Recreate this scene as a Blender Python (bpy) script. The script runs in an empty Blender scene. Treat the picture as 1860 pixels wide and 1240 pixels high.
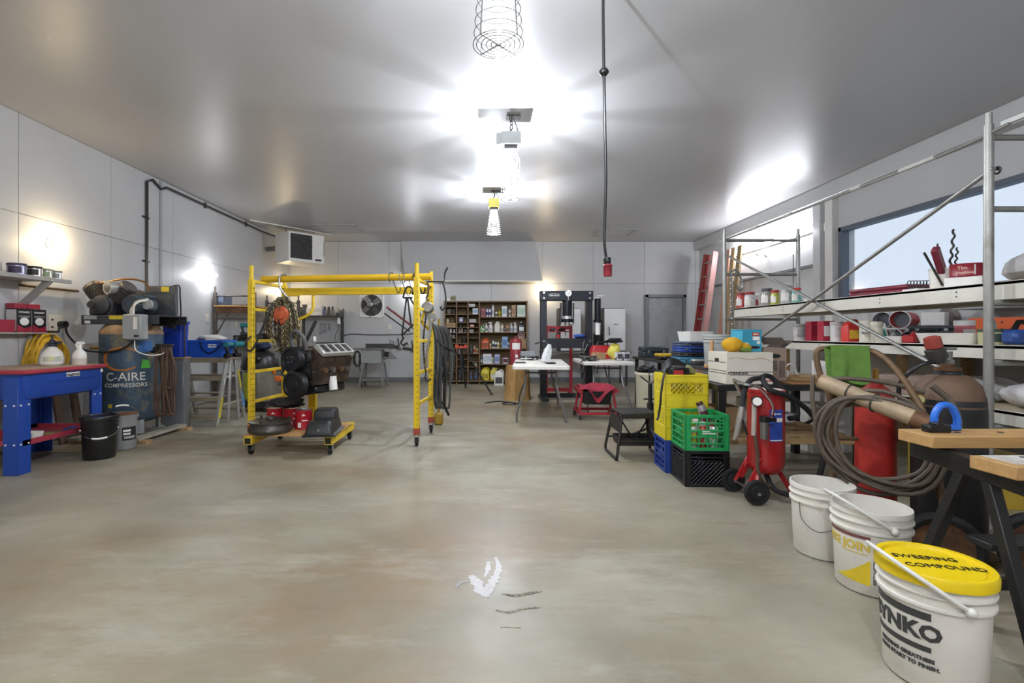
import bpy, bmesh, math, random
from mathutils import Vector, Matrix, Euler
R = math.radians; PI = math.pi
random.seed(7)
scene = bpy.context.scene
COL = scene.collection
# ---------------------------------------------------------------- camera, world, exposure
cd = bpy.data.cameras.new('camera'); cam = bpy.data.objects.new('camera', cd); COL.objects.link(cam)
cd.sensor_fit = 'HORIZONTAL'; cd.sensor_width = 36.0; cd.lens = 900 * 36 / 1860
cd.shift_x = 49.5 / 1860; cd.shift_y = -14 / 1860; cd.clip_start = 0.05; cd.clip_end = 300
cam.location = (0, 0, 1.158); cam.rotation_euler = (R(90), 0, 0)
scene.camera = cam
vs = scene.view_settings
vs.view_transform = 'Standard'; vs.look = 'None'; vs.gamma = 1.0; vs.use_curve_mapping = False
vs.exposure = 2.0
w = bpy.data.worlds.new('overcast'); scene.world = w; w.use_nodes = True
bg = w.node_tree.nodes['Background']; bg.inputs[0].default_value = (0.66, 0.76, 0.90, 1); bg.inputs[1].default_value = 0.28
FILL_TUBE_E = 11.0     # added fill: unseen tube lights behind the camera
LAMP_W = 37.0      # pendant lamps
WALL_W = 3.4      # bare wall bulbs
STRIP_W = 2.0      # each bulb of the strip fixture

# ---------------------------------------------------------------- helpers
def px(x, Y): return (x - 880.5) * Y / 900.0
def pz(y, Y): return 1.158 + (606.0 - y) * Y / 900.0
def fy(y): return 1042.2 / (y - 606.0)

def lin(h):
    h = h.lstrip('#'); o = []
    for i in (0, 2, 4):
        c = int(h[i:i + 2], 16) / 255
        o.append(c / 12.92 if c <= .04045 else ((c + .055) / 1.055) ** 2.4)
    return (o[0], o[1], o[2], 1)
MATS = {}
def mat(name, hx, rough=.5, metal=0.0, var=.12, scale=6.0, bump=0.0, hx2=None, mix=.5, sharp=.12, spec=.5, alpha=None, stretch=None, coat=0.0):
    """procedural principled material: base colour broken up by noise; hx2 = wear / rust / dirt colour in noise patches"""
    if name in MATS: return MATS[name]
    m = bpy.data.materials.new(name); m.use_nodes = True; MATS[name] = m
    nt = m.node_tree; N = nt.nodes; L = nt.links; b = N['Principled BSDF']
    b.inputs['Roughness'].default_value = rough; b.inputs['Metallic'].default_value = metal
    b.inputs['Specular IOR Level'].default_value = spec
    if coat: b.inputs['Coat Weight'].default_value = coat; b.inputs['Coat Roughness'].default_value = .15
    c = lin(hx)
    tc = N.new('ShaderNodeTexCoord'); mp = N.new('ShaderNodeMapping'); L.new(tc.outputs['Object'], mp.inputs[0])
    if stretch: mp.inputs['Scale'].default_value = stretch
    nz = N.new('ShaderNodeTexNoise'); nz.inputs['Scale'].default_value = scale; nz.inputs['Detail'].default_value = 6; nz.inputs['Roughness'].default_value = .62
    L.new(mp.outputs[0], nz.inputs['Vector'])
    r1 = N.new('ShaderNodeValToRGB'); L.new(nz.outputs[0], r1.inputs[0])
    r1.color_ramp.elements[0].position = .3; r1.color_ramp.elements[1].position = .7
    r1.color_ramp.elements[0].color = (*[x * (1 - var) for x in c[:3]], 1); r1.color_ramp.elements[1].color = (*[min(1, x * (1 + var)) for x in c[:3]], 1)
    out = r1.outputs[0]
    if hx2:
        n2 = N.new('ShaderNodeTexNoise'); n2.inputs['Scale'].default_value = scale * .7; n2.inputs['Detail'].default_value = 9; n2.inputs['Roughness'].default_value = .7
        mp2 = N.new('ShaderNodeMapping'); mp2.inputs['Location'].default_value = (3.1, 7.7, 1.3); L.new(tc.outputs['Object'], mp2.inputs[0])
        if stretch: mp2.inputs['Scale'].default_value = stretch
        L.new(mp2.outputs[0], n2.inputs['Vector'])
        r2 = N.new('ShaderNodeValToRGB'); L.new(n2.outputs[0], r2.inputs[0])
        r2.color_ramp.elements[0].position = max(0, 1 - mix - sharp); r2.color_ramp.elements[1].position = min(1, 1 - mix + sharp)
        mx = N.new('ShaderNodeMix'); mx.data_type = 'RGBA'; L.new(r2.outputs[0], mx.inputs[0]); L.new(out, mx.inputs[6]); mx.inputs[7].default_value = lin(hx2)
        out = mx.outputs[2]
    L.new(out, b.inputs['Base Color'])
    if bump:
        bp = N.new('ShaderNodeBump'); bp.inputs['Strength'].default_value = bump; bp.inputs['Distance'].default_value = .01
        L.new(nz.outputs[0], bp.inputs['Height']); L.new(bp.outputs[0], b.inputs['Normal'])
    if alpha is not None: b.inputs['Alpha'].default_value = alpha
    return m
def glass(name, tint='#ffffff', gloss=.08, alpha=.0, rough=.03):
    """thin clear glass / plastic: mostly transparent with a gloss; alpha adds body colour"""
    if name in MATS: return MATS[name]
    m = bpy.data.materials.new(name); m.use_nodes = True; MATS[name] = m
    nt = m.node_tree; N = nt.nodes; L = nt.links; N.clear()
    o = N.new('ShaderNodeOutputMaterial'); t = N.new('ShaderNodeBsdfTransparent'); g = N.new('ShaderNodeBsdfGlossy'); d = N.new('ShaderNodeBsdfDiffuse')
    g.inputs['Roughness'].default_value = rough; d.inputs[0].default_value = lin(tint); t.inputs[0].default_value = lin(tint)
    m1 = N.new('ShaderNodeMixShader'); m1.inputs[0].default_value = gloss; L.new(t.outputs[0], m1.inputs[1]); L.new(g.outputs[0], m1.inputs[2])
    m2 = N.new('ShaderNodeMixShader'); m2.inputs[0].default_value = alpha; L.new(m1.outputs[0], m2.inputs[1]); L.new(d.outputs[0], m2.inputs[2])
    L.new(m2.outputs[0], o.inputs[0]); return m
def bulb_mat(name, hx, strength):
    if name in MATS: return MATS[name]
    m = bpy.data.materials.new(name); m.use_nodes = True; MATS[name] = m
    nt = m.node_tree; N = nt.nodes; L = nt.links; N.clear()
    o = N.new('ShaderNodeOutputMaterial'); t = N.new('ShaderNodeBsdfTransparent'); e = N.new('ShaderNodeEmission')
    e.inputs[0].default_value = lin(hx); e.inputs[1].default_value = strength
    a = N.new('ShaderNodeAddShader'); L.new(t.outputs[0], a.inputs[0]); L.new(e.outputs[0], a.inputs[1]); L.new(a.outputs[0], o.inputs[0]); return m

class MB:
    def __init__(s): s.v = []; s.f = []
    def add(s, vs, fs, M=None):
        n = len(s.v)
        if M is not None: vs = [M @ Vector(p) for p in vs]
        s.v += [tuple(p) for p in vs]; s.f += [tuple(i + n for i in f) for f in fs]; return s
    def box(s, c, d, b=0.0, rz=0.0, M=None, rot=None):
        hx, hy, hz = d[0] / 2, d[1] / 2, d[2] / 2
        T = Matrix.Translation(c)
        if rot: T = T @ Euler(rot).to_matrix().to_4x4()
        elif rz: T = T @ Matrix.Rotation(rz, 4, 'Z')
        if M is not None: T = M @ T
        if b <= 0:
            vs = [(x * hx, y * hy, z * hz) for x in (-1, 1) for y in (-1, 1) for z in (-1, 1)]
            return s.add(vs, [(0, 1, 3, 2), (4, 6, 7, 5), (0, 4, 5, 1), (2, 3, 7, 6), (0, 2, 6, 4), (1, 5, 7, 3)], T)
        b = min(b, hx * .99, hy * .99, hz * .99); vs = []; I = {}
        for x in (-1, 1):
            for y in (-1, 1):
                for z in (-1, 1):
                    I[x, y, z] = len(vs)
                    vs += [(x * hx, y * (hy - b), z * (hz - b)), (x * (hx - b), y * hy, z * (hz - b)), (x * (hx - b), y * (hy - b), z * hz)]
        fs = []
        sg = [(-1, -1), (-1, 1), (1, 1), (1, -1)]
        for q in (-1, 1):
            fs.append([I[q, a, c_] for a, c_ in sg]); fs.append([I[a, q, c_] + 1 for a, c_ in sg]); fs.append([I[a, c_, q] + 2 for a, c_ in sg])
        for a in (-1, 1):
            for c_ in (-1, 1):
                fs.append([I[a, c_, -1], I[a, c_, 1], I[a, c_, 1] + 1, I[a, c_, -1] + 1])
                fs.append([I[a, -1, c_], I[a, 1, c_], I[a, 1, c_] + 2, I[a, -1, c_] + 2])
                fs.append([I[-1, a, c_] + 1, I[1, a, c_] + 1, I[1, a, c_] + 2, I[-1, a, c_] + 2])
        for k in I.values(): fs.append([k, k + 1, k + 2])
        out = []
        for f in fs:
            p = [Vector(vs[i]) for i in f]; n = (p[1] - p[0]).cross(p[2] - p[0])
            out.append(f if n.dot(sum(p, Vector())) > 0 else f[::-1])
        return s.add(vs, out, T)
    def tube(s, pts, r, n=8, closed=False, caps=True, M=None):
        P = [Vector(p) for p in pts]; k = len(P)
        rs = r if isinstance(r, (list, tuple)) else [r] * k
        tg = []
        for i in range(k):
            a = P[i - 1] if (i > 0 or closed) else P[0]; c = P[(i + 1) % k] if (i < k - 1 or closed) else P[-1]
            t = (c - a); tg.append(t.normalized() if t.length > 1e-9 else Vector((0, 0, 1)))
        up = Vector((0, 0, 1)) if abs(tg[0].z) < .9 else Vector((1, 0, 0))
        u = (up - tg[0] * up.dot(tg[0])).normalized(); vs = []
        for i in range(k):
            u = u - tg[i] * u.dot(tg[i])
            u = u.normalized() if u.length > 1e-6 else tg[i].orthogonal().normalized()
            w_ = tg[i].cross(u)
            sc = 1.0
            for j in range(n):
                a = 2 * PI * j / n; vs.append(P[i] + (u * math.cos(a) + w_ * math.sin(a)) * rs[i])
        fs = []
        for i in range(k if closed else k - 1):
            a = i * n; c = ((i + 1) % k) * n
            for j in range(n): fs.append((a + j, a + (j + 1) % n, c + (j + 1) % n, c + j))
        if caps and not closed: fs.append(tuple(range(n))[::-1]); fs.append(tuple((k - 1) * n + j for j in range(n)))
        return s.add(vs, fs, M)
    def cyl(s, p0, p1, r0, r1=None, n=16, caps=True, M=None): return s.tube([p0, p1], [r0, r0 if r1 is None else r1], n, False, caps, M)
    def lathe(s, prof, n=24, c=(0, 0, 0), M=None, arc=2 * PI):
        vs = []; fs = []; full = abs(arc - 2 * PI) < 1e-6; nn = n if full else n + 1
        for r, z in prof:
            for j in range(nn):
                a = arc * j / n; vs.append((c[0] + r * math.cos(a), c[1] + r * math.sin(a), c[2] + z))
        for i in range(len(prof) - 1):
            for j in range(n):
                a = i * nn + j; b = i * nn + (j + 1) % nn; fs.append((a, b, b + nn, a + nn))
        return s.add(vs, fs, M)
    def prism(s, poly, d, M=None):
        """polygon in local XY extruded +Z by d"""
        n = len(poly); vs = [(x, y, 0) for x, y in poly] + [(x, y, d) for x, y in poly]
        fs = [tuple(range(n))[::-1], tuple(range(n, 2 * n))] + [(i, (i + 1) % n, n + (i + 1) % n, n + i) for i in range(n)]
        return s.add(vs, fs, M)
    def ell(s, c, r, n=14, m=9, wob=0.0, seed=0, M=None):
        rd = random.Random(seed); ph = [rd.uniform(0, 6.28) for _ in range(8)]
        vs = []; fs = []
        for i in range(m + 1):
            th = PI * i / m
            for j in range(n):
                a = 2 * PI * j / n
                k = 1 + wob * (math.sin(3 * a + ph[0] + 2 * th) * .5 + math.sin(5 * a + ph[1] - 3 * th) * .3 + math.sin(4 * th + ph[2] + 2 * a) * .5 + math.sin(9 * a + 6 * th + ph[3]) * .2) * (math.sin(th) if i not in (0, m) else 0)
                vs.append((c[0] + r[0] * k * math.sin(th) * math.cos(a), c[1] + r[1] * k * math.sin(th) * math.sin(a), c[2] + r[2] * k * math.cos(th)))
        for i in range(m):
            for j in range(n): fs.append((i * n + j, i * n + (j + 1) % n, (i + 1) * n + (j + 1) % n, (i + 1) * n + j))
        return s.add(vs, fs, M)
    def torus(s, c, R_, r, n=24, m=8, M=None, ax='z'):
        P = []
        for i in range(n):
            a = 2 * PI * i / n; q = (R_ * math.cos(a), R_ * math.sin(a))
            P.append({'z': (c[0] + q[0], c[1] + q[1], c[2]), 'y': (c[0] + q[0], c[1], c[2] + q[1]), 'x': (c[0], c[1] + q[0], c[2] + q[1])}[ax])
        return s.tube(P, r, m, closed=True, M=M)
    def sheet(s, fn, nu, nv, t=.003, M=None):
        """fn(u,v)->(x,y,z); a cloth with thickness t"""
        g = [[Vector(fn(i / nu, j / nv)) for j in range(nv + 1)] for i in range(nu + 1)]
        vs = []
        for sd in (0, 1):
            for i in range(nu + 1):
                for j in range(nv + 1):
                    a = g[min(i + 1, nu)][j] - g[max(i - 1, 0)][j]; b = g[i][min(j + 1, nv)] - g[i][max(j - 1, 0)]
                    nn = a.cross(b); nn = nn.normalized() if nn.length > 1e-9 else Vector((0, 0, 1))
                    vs.append(g[i][j] + nn * t * sd)
        k = (nu + 1) * (nv + 1); fs = []; W = nv + 1
        for i in range(nu):
            for j in range(nv):
                a = i * W + j; q = (a, a + 1, a + W + 1, a + W); fs.append(q); fs.append(tuple(x + k for x in q[::-1]))
        edge = [(i * W, (i + 1) * W) for i in range(nu)] + [((i + 1) * W + nv, i * W + nv) for i in range(nu)] + [(j + 1, j) for j in range(nv)] + [(nu * W + j, nu * W + j + 1) for j in range(nv)]
        for a, b in edge: fs.append((a, b, b + k, a + k))
        return s.add(vs, fs, M)
    def mesh(s, name, m, ang=38):
        me = bpy.data.meshes.new(name); me.from_pydata(s.v, [], s.f); me.update()
        bm = bmesh.new(); bm.from_mesh(me); bmesh.ops.recalc_face_normals(bm, faces=bm.faces); bm.to_mesh(me); bm.free()
        if m is not None: me.materials.append(m)
        me.polygons.foreach_set('use_smooth', [True] * len(me.polygons)); me.set_sharp_from_angle(angle=R(ang))
        return me
    def part(s, name, m, parent=None, loc=None, rot=None, label=None):
        o = bpy.data.objects.new(name, s.mesh(name, m)); COL.objects.link(o); o.parent = parent
        if loc: o.location = loc
        if rot: o.rotation_euler = rot
        if label: o['label'] = label
        return o
def tag(o, label, cat, group=None, kind=None):
    o['label'] = label; o['category'] = cat
    if group: o['group'] = group
    if kind: o['kind'] = kind
    return o
def thing(name, label, cat, loc=(0, 0, 0), rz=0.0, group=None):
    o = bpy.data.objects.new(name, None); COL.objects.link(o); o.empty_display_size = .1
    o.location = loc; o.rotation_euler = (0, 0, rz); return tag(o, label, cat, group)
def solo(mb, name, m, label, cat, loc=(0, 0, 0), rz=0.0, group=None, rot=None):
    o = mb.part(name, m); o.location = loc; o.rotation_euler = rot if rot else (0, 0, rz); return tag(o, label, cat, group)
def struct(mb, name, m, loc=(0, 0, 0)):
    o = mb.part(name, m); o.location = loc; o['kind'] = 'structure'; return o
def linkcopy(o, parent, loc=None, rot=None):
    c = o.copy(); COL.objects.link(c); c.parent = parent
    if loc is not None: c.location = loc
    if rot is not None: c.rotation_euler = rot
    return c
def copy_thing(root, loc, rz, label):
    r = root.copy(); COL.objects.link(r); r.location = loc; r.rotation_euler = (0, 0, rz); r['label'] = label
    for ch in list(root.children):
        c = linkcopy(ch, r)
        for g in list(ch.children): linkcopy(g, c)
    return r
def textmesh(s, size, depth=.0008, align='CENTER', bold=0.0, shear=0.0, sx=1.0):
    cu = bpy.data.curves.new('t', 'FONT'); cu.body = s; cu.size = size; cu.extrude = depth; cu.align_x = align; cu.align_y = 'CENTER'; cu.offset = bold; cu.shear = shear; cu.resolution_u = 2
    ob = bpy.data.objects.new('t', cu); COL.objects.link(ob)
    dg = bpy.context.evaluated_depsgraph_get(); dg.update()
    me = bpy.data.meshes.new_from_object(ob.evaluated_get(dg)); bpy.data.objects.remove(ob); bpy.data.curves.remove(cu)
    if sx != 1.0:
        for v in me.vertices: v.co.x *= sx
    return me
def text(s, size, m, parent, loc, rot=(R(90), 0, 0), name='lettering', cyl=None, depth=.0008, bold=0.0, align='CENTER', sx=1.0):
    """flat lettering (local XY); cyl=(radius,z,angle) wraps it round a vertical cylinder of the parent"""
    me = textmesh(s, size, depth, align, bold, sx=sx)
    if cyl:
        r, z, a0 = cyl; rf = r if callable(r) else (lambda q, k=r: k); r = rf(z)
        bm = bmesh.new(); bm.from_mesh(me); xs = [v.co.x for v in bm.verts]; q = min(xs) + .006 * max(1, r / .14)
        while q < max(xs):
            bmesh.ops.bisect_plane(bm, geom=bm.verts[:] + bm.edges[:] + bm.faces[:], plane_co=(q, 0, 0), plane_no=(1, 0, 0)); q += .006 * max(1, r / .14)
        bm.to_mesh(me); bm.free()
        for v in me.vertices:
            a = a0 + v.co.x / r; rr = rf(z + v.co.y) + .0008 + v.co.z; v.co = Vector((rr * math.cos(a), rr * math.sin(a), z + v.co.y))
    me.materials.append(m); o = bpy.data.objects.new(name, me); COL.objects.link(o); o.parent = parent
    if not cyl: o.location = loc; o.rotation_euler = rot
    return o
def cylpatch(mb, r, a0, a1, z0, z1, t=.0012, n=10, c=(0, 0)):
    """curved label patch on a vertical cylinder"""
    vs = []; fs = []
    rf = r if callable(r) else (lambda q: r)
    for k in range(n + 1):
        a = a0 + (a1 - a0) * k / n
        for dr in (-.003, t):
            for z in (z0, z1): rr = rf(z) + dr; vs.append((c[0] + rr * math.cos(a), c[1] + rr * math.sin(a), z))
    for k in range(n):
        a = k * 4; b = a + 4
        fs += [(a + 2, a + 3, b + 3, b + 2), (a, b, b + 1, a + 1), (a + 1, b + 1, b + 3, a + 3), (a, a + 2, b + 2, b)]
    fs += [(0, 1, 3, 2), (n * 4, n * 4 + 2, n * 4 + 3, n * 4 + 1)]
    return mb.add(vs, fs)
def bars(rows, m, parent, w=.001, name='illegible_print'):
    """blurred, unreadable lines of print: thin bars (x, y, z, length, height)"""
    mb = MB(); rd = random.Random(int(abs(rows[0][3]) * 1e5))
    for x, y, z, L_, h_ in rows:
        a = x - L_ / 2
        while a < x + L_ / 2 - 1e-4:
            s_ = min(h_ * rd.uniform(1.2, 4), x + L_ / 2 - a); mb.box((a + s_ / 2, y, z), (s_ * .88, w, h_ * rd.uniform(.8, 1))); a += s_
    return mb.part(name, m, parent)
def spline(pts, n=8):
    """catmull-rom through pts"""
    P = [Vector(p) for p in pts]; P = [P[0] * 2 - P[1]] + P + [P[-1] * 2 - P[-2]]; out = []
    for i in range(1, len(P) - 2):
        for k in range(n):
            t = k / n; a, b, c, d = P[i - 1], P[i], P[i + 1], P[i + 2]
            out.append(.5 * ((2 * b) + (c - a) * t + (2 * a - 5 * b + 4 * c - d) * t * t + (3 * b - a - 3 * c + d) * t ** 3))
    out.append(P[-2]); return out
def chain_mb(pts, link=.03, r=.004, mb=None):
    """chain of real links along a polyline"""
    mb = mb or MB(); P = [Vector(p) for p in pts]; seg = [(P[i + 1] - P[i]).length for i in range(len(P) - 1)]; tot = sum(seg); n = max(1, int(tot / (link * .72)))
    for k in range(n):
        d = (k + .5) / n * tot; i = 0
        while i < len(seg) - 1 and d > seg[i]: d -= seg[i]; i += 1
        p = P[i].lerp(P[i + 1], min(1, d / max(seg[i], 1e-6))); t = (P[i + 1] - P[i]).normalized()
        u = t.orthogonal().normalized(); u = Matrix.Rotation(PI / 2 * (k % 2) + .3, 4, t) @ u
        h = link / 2; w_ = link * .3
        q = [p + t * h * .75 + u * w_ * .8, p + t * h, p + t * h * .75 - u * w_ * .8, p - t * h * .75 - u * w_ * .8, p - t * h, p - t * h * .75 + u * w_ * .8]
        mb.tube(q, r, 4, closed=True)
    return mb

# ---------------------------------------------------------------- common materials
M_wall = mat('wall_paint', '#bdbebe', .42, var=.035, scale=1.2, bump=.03)
M_wallL = M_wall
M_ceil = mat('ceiling_semi_gloss_paint', '#b4b4b4', .36, var=.04, scale=.8, bump=.06, stretch=(1, .25, 1))
M_white = mat('white_paint', '#e6e4de', .45, var=.04)
M_plastic_w = mat('white_plastic', '#e2dfd6', .4, var=.05, scale=10, hx2='#b8b09c', mix=.3)
M_black = mat('black_paint', '#1b1b1d', .45, var=.2, scale=12)
M_blackpl = mat('black_plastic', '#151516', .35, var=.2, scale=10)
M_rubber = mat('rubber', '#19191a', .75, var=.2)
M_steel = mat('bare_steel', '#8f8f8d', .38, .85, var=.12, scale=10)
M_dsteel = mat('dark_steel', '#4c4b49', .48, .6, var=.25, scale=12)
M_chrome = mat('chrome', '#c9c9c9', .16, 1.0, var=.03)
M_alu = mat('aluminium', '#c2c2be', .38, .75, var=.08, scale=12)
M_galv = mat('galvanised_tube', '#9b9b96', .42, .6, var=.12, scale=9, hx2='#7b7768', mix=.35)
M_yel = mat('yellow_steel_paint', '#e0bd22', .42, var=.06, scale=9, hx2='#8a6a1c', mix=.2, sharp=.06)
M_red = mat('red_paint', '#a8262b', .4, var=.08, scale=8)
M_cast = mat('cast_iron', '#3c3b3a', .6, .4, var=.25, scale=14, bump=.2)
M_wood = mat('raw_lumber', '#a98b62', .7, var=.22, scale=5, stretch=(1, 8, 8), bump=.1)
M_ply = mat('plywood', '#b98f5a', .65, var=.18, scale=5, stretch=(1.5, 9, 9))
M_card = mat('cardboard', '#a98a63', .8, var=.06)
M_rust = mat('rusty_steel', '#7a563a', .65, .3, var=.3, scale=14, hx2='#47362a', mix=.45)
M_grey = mat('grey_paint', '#6d7070', .5, var=.1, scale=10)
M_lgrey = mat('light_grey_paint', '#9ea1a0', .45, var=.06, scale=10)
M_ink = mat('black_ink', '#1c1c1c', .5, var=0)
M_inkw = mat('white_ink', '#eceae4', .5, var=0)
M_inkr = mat('red_ink', '#b02a2c', .5, var=0)
M_inkb = mat('blue_ink', '#2348a0', .5, var=0)
M_blue = mat('blue_plastic', '#2353b4', .4, var=.06)
M_brass = mat('brass', '#b48d45', .3, .9, var=.1)

# ---------------------------------------------------------------- room shell
XL, XR, YB, YR, ZC = -4.65, 5.13, 11.84, -3.2, 3.36
WX0, WX1, WZ0, WZ1 = 3.55, 7.14, 1.62, 2.68     # window opening in the right wall: Y range, Z range
def floor_mat():
    m = bpy.data.materials.new('stained_concrete'); m.use_nodes = True; nt = m.node_tree; N = nt.nodes; L = nt.links; b = N['Principled BSDF']
    tc = N.new('ShaderNodeTexCoord')
    def noise(sc, det, loc=(0, 0, 0), st=(1, 1, 1), rg=.6):
        mp = N.new('ShaderNodeMapping'); mp.inputs['Location'].default_value = loc; mp.inputs['Scale'].default_value = st; L.new(tc.outputs['Object'], mp.inputs[0])
        n = N.new('ShaderNodeTexNoise'); n.inputs['Scale'].default_value = sc; n.inputs['Detail'].default_value = det; n.inputs['Roughness'].default_value = rg; L.new(mp.outputs[0], n.inputs['Vector']); return n
    def ramp(src, p0, p1, c0, c1):
        r = N.new('ShaderNodeValToRGB'); L.new(src.outputs[0], r.inputs[0]); e = r.color_ramp.elements
        e[0].position = p0; e[1].position = p1; e[0].color = c0; e[1].color = c1; return r
    def mix(fac, a, bcol):
        x = N.new('ShaderNodeMix'); x.data_type = 'RGBA'; L.new(fac.outputs[0], x.inputs[0]); L.new(a, x.inputs[6])
        if isinstance(bcol, tuple): x.inputs[7].default_value = bcol
        else: L.new(bcol, x.inputs[7])
        return x.outputs[2]
    W1 = (1, 1, 1, 1); K = (0, 0, 0, 1)
    base = ramp(noise(.9, 8, st=(.8, 1.1, 1)), .34, .66, lin('#857f6c'), lin('#a49f8c'))
    c = mix(ramp(noise(.42, 8, (4, 2, 0), (1, 1.5, 1), .68), .47, .66, K, (.85, .85, .85, 1)), base.outputs[0], lin('#8c785f'))
    c = mix(ramp(noise(1.1, 10, (9, 5, 0), (.8, 2.0, 1), .75), .52, .70, K, (.7, .7, .7, 1)), c, lin('#afac9d'))
    c = mix(ramp(noise(1.7, 10, (3, 9, 0), (.6, 2.6, 1), .78), .56, .70, K, (.6, .6, .6, 1)), c, lin('#7d6b55'))
    c = mix(ramp(noise(4.2, 10, (1, 8, 0), (.7, 2.0, 1), .8), .60, .72, K, (.6, .6, .6, 1)), c, lin('#6e6655'))
    c = mix(ramp(noise(34, 5, (2, 2, 0), (1, 1, 1), .7), .66, .74, K, (.4, .4, .4, 1)), c, lin('#5c5546'))
    L.new(c, b.inputs['Base Color'])
    rr = N.new('ShaderNodeMapRange'); rn = noise(1.3, 6, (6, 1, 0)); L.new(rn.outputs[0], rr.inputs[0]); rr.inputs[1].default_value = .3; rr.inputs[2].default_value = .7; rr.inputs[3].default_value = .33; rr.inputs[4].default_value = .56
    L.new(rr.outputs[0], b.inputs['Roughness']); b.inputs['Specular IOR Level'].default_value = .45
    bp = N.new('ShaderNodeBump'); bp.inputs['Strength'].default_value = .06; bp.inputs['Distance'].default_value = .01; bn = noise(22, 8); L.new(bn.outputs[0], bp.inputs['Height']); L.new(bp.outputs[0], b.inputs['Normal'])
    return m
W_, L_ = XR - XL, YB - YR; CX, CY = (XL + XR) / 2, (YB + YR) / 2
struct(MB().box((0, 0, -.05), (W_ + .4, L_ + .4, .1)), 'floor', floor_mat(), (CX, CY, 0))
struct(MB().box((CX, CY, ZC + .05), (W_ + .4, L_ + .4, .1)), 'ceiling', M_ceil)
SEAM = 2.36
def panels(wall, axis, pos, a0, a1, start, out, z0=0.02, skip=None, m=M_wall):
    """4 ft sheets, lower row to SEAM and an upper row; pos = wall face, out = direction into the room"""
    cache = {}
    a = start
    while a > a0: a -= 1.22
    while a < a1 - .01:
        lo, hi = max(a, a0), min(a + 1.22, a1)
        if hi - lo > .05:
            for zb, zt in ((z0, SEAM), (SEAM, ZC)):
                for (l2, h2, zb2, zt2) in (skip(lo, hi, zb, zt) if skip else [(lo, hi, zb, zt)]):
                    g = .0022; wd = h2 - l2 - 2 * g; ht = zt2 - zb2 - 2 * g; key = (round(wd, 3), round(ht, 3))
                    d = (wd, .008, ht) if axis == 'x' else (.008, wd, ht)
                    cm = (l2 + h2) / 2; cz = (zb2 + zt2) / 2
                    loc = (cm, pos + out * .003, cz) if axis == 'x' else (pos + out * .003, cm, cz)
                    if key not in cache: cache[key] = MB().box((0, 0, 0), d, .0015).part('panel', m, wall, loc)
                    else: linkcopy(cache[key], wall, loc)
        a += 1.22
wb = struct(MB().box((CX, YB + .1, ZC / 2), (W_ + .4, .18, ZC)), 'wall_back', mat('seam_shadow_gap', '#8b8886', .7))
DX0, DX1, DZ = px(1170.5, YB), px(1244, YB), 2.09
def door_skip(lo, hi, zb, zt):
    if zb > 1 or hi <= DX0 or lo >= DX1: return [(lo, hi, zb, zt)]
    o = []
    if lo < DX0: o.append((lo, DX0, zb, zt))
    if hi > DX1: o.append((DX1, hi, zb, zt))
    o.append((max(lo, DX0), min(hi, DX1), DZ, zt)); return o
panels(wb, 'x', YB, XL, XR, px(985, YB), -1, skip=door_skip)
wl = struct(MB().box((XL - .1, CY, ZC / 2), (.18, L_ + .4, ZC)), 'wall_left', MATS['seam_shadow_gap'])
panels(wl, 'y', XL, YR, YB, 4185 / (880.5 - 313), 1)
# right wall in pieces round the window, header beam and pilasters
mr = MB(); xw = XR + .1
mr.box((xw, (YR + WX0) / 2, ZC / 2), (.2, WX0 - YR, ZC)).box((xw, (WX1 + YB) / 2, ZC / 2), (.2, YB - WX1, ZC))
mr.box((xw, (WX0 + WX1) / 2, WZ0 / 2), (.2, WX1 - WX0, WZ0)).box((xw, (WX0 + WX1) / 2, (WZ1 + ZC) / 2), (.2, WX1 - WX0, ZC - WZ1))
struct(mr, 'wall_right', M_wall)
struct(MB().box((CX, YR - .09, ZC / 2), (W_ + .4, .18, ZC)), 'wall_rear', M_wall)
struct(MB().box((XR - .06, CY, ZC - .11), (.16, L_ - .02, .22), .006), 'trim_1', M_wall)
struct(MB().box((XR - .03, 7.55, 1.56), (.1, .16, 3.12), .004), 'trim_2', M_wall)
struct(MB().box((XR - .03, 7.27, 1.56), (.12, .16, 3.12), .004), 'trim_3', mat('pilaster_pale', '#cfcdc8', .45, var=.04))
struct(MB().box((XR - .012, (7.7 + YB) / 2, 2.22), (.035, YB - 7.72, .05), .004), 'trim_4', M_grey)
# left wall batten and bottom boards
struct(MB().box((XL + .012, 7.09, 1.68), (.02, .05, 3.32), .003), 'trim_5', M_lgrey)
struct(MB().box((CX, YB - .012, .06), (W_ - .04, .014, .12), .002), 'baseboard_back', M_grey)
# window
wn = struct(MB().box((XR + .02, (WX0 + WX1) / 2, WZ1 - .03), (.12, WX1 - WX0, .06), .004).box((XR + .02, (WX0 + WX1) / 2, WZ0 + .03), (.12, WX1 - WX0, .06), .004)
    .box((XR + .02, WX0 + .03, (WZ0 + WZ1) / 2), (.12, .06, WZ1 - WZ0), .004).box((XR + .02, WX1 - .03, (WZ0 + WZ1) / 2), (.12, .06, WZ1 - WZ0), .004), 'window_1', mat('window_frame_grey', '#59616b', .5, var=.05))
MB().box((XR + .04, (WX0 + WX1) / 2, (WZ0 + WZ1) / 2), (.008, WX1 - WX0 - .1, WZ1 - WZ0 - .1)).part('pane', glass('window_glass', gloss=.05), wn)
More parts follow.
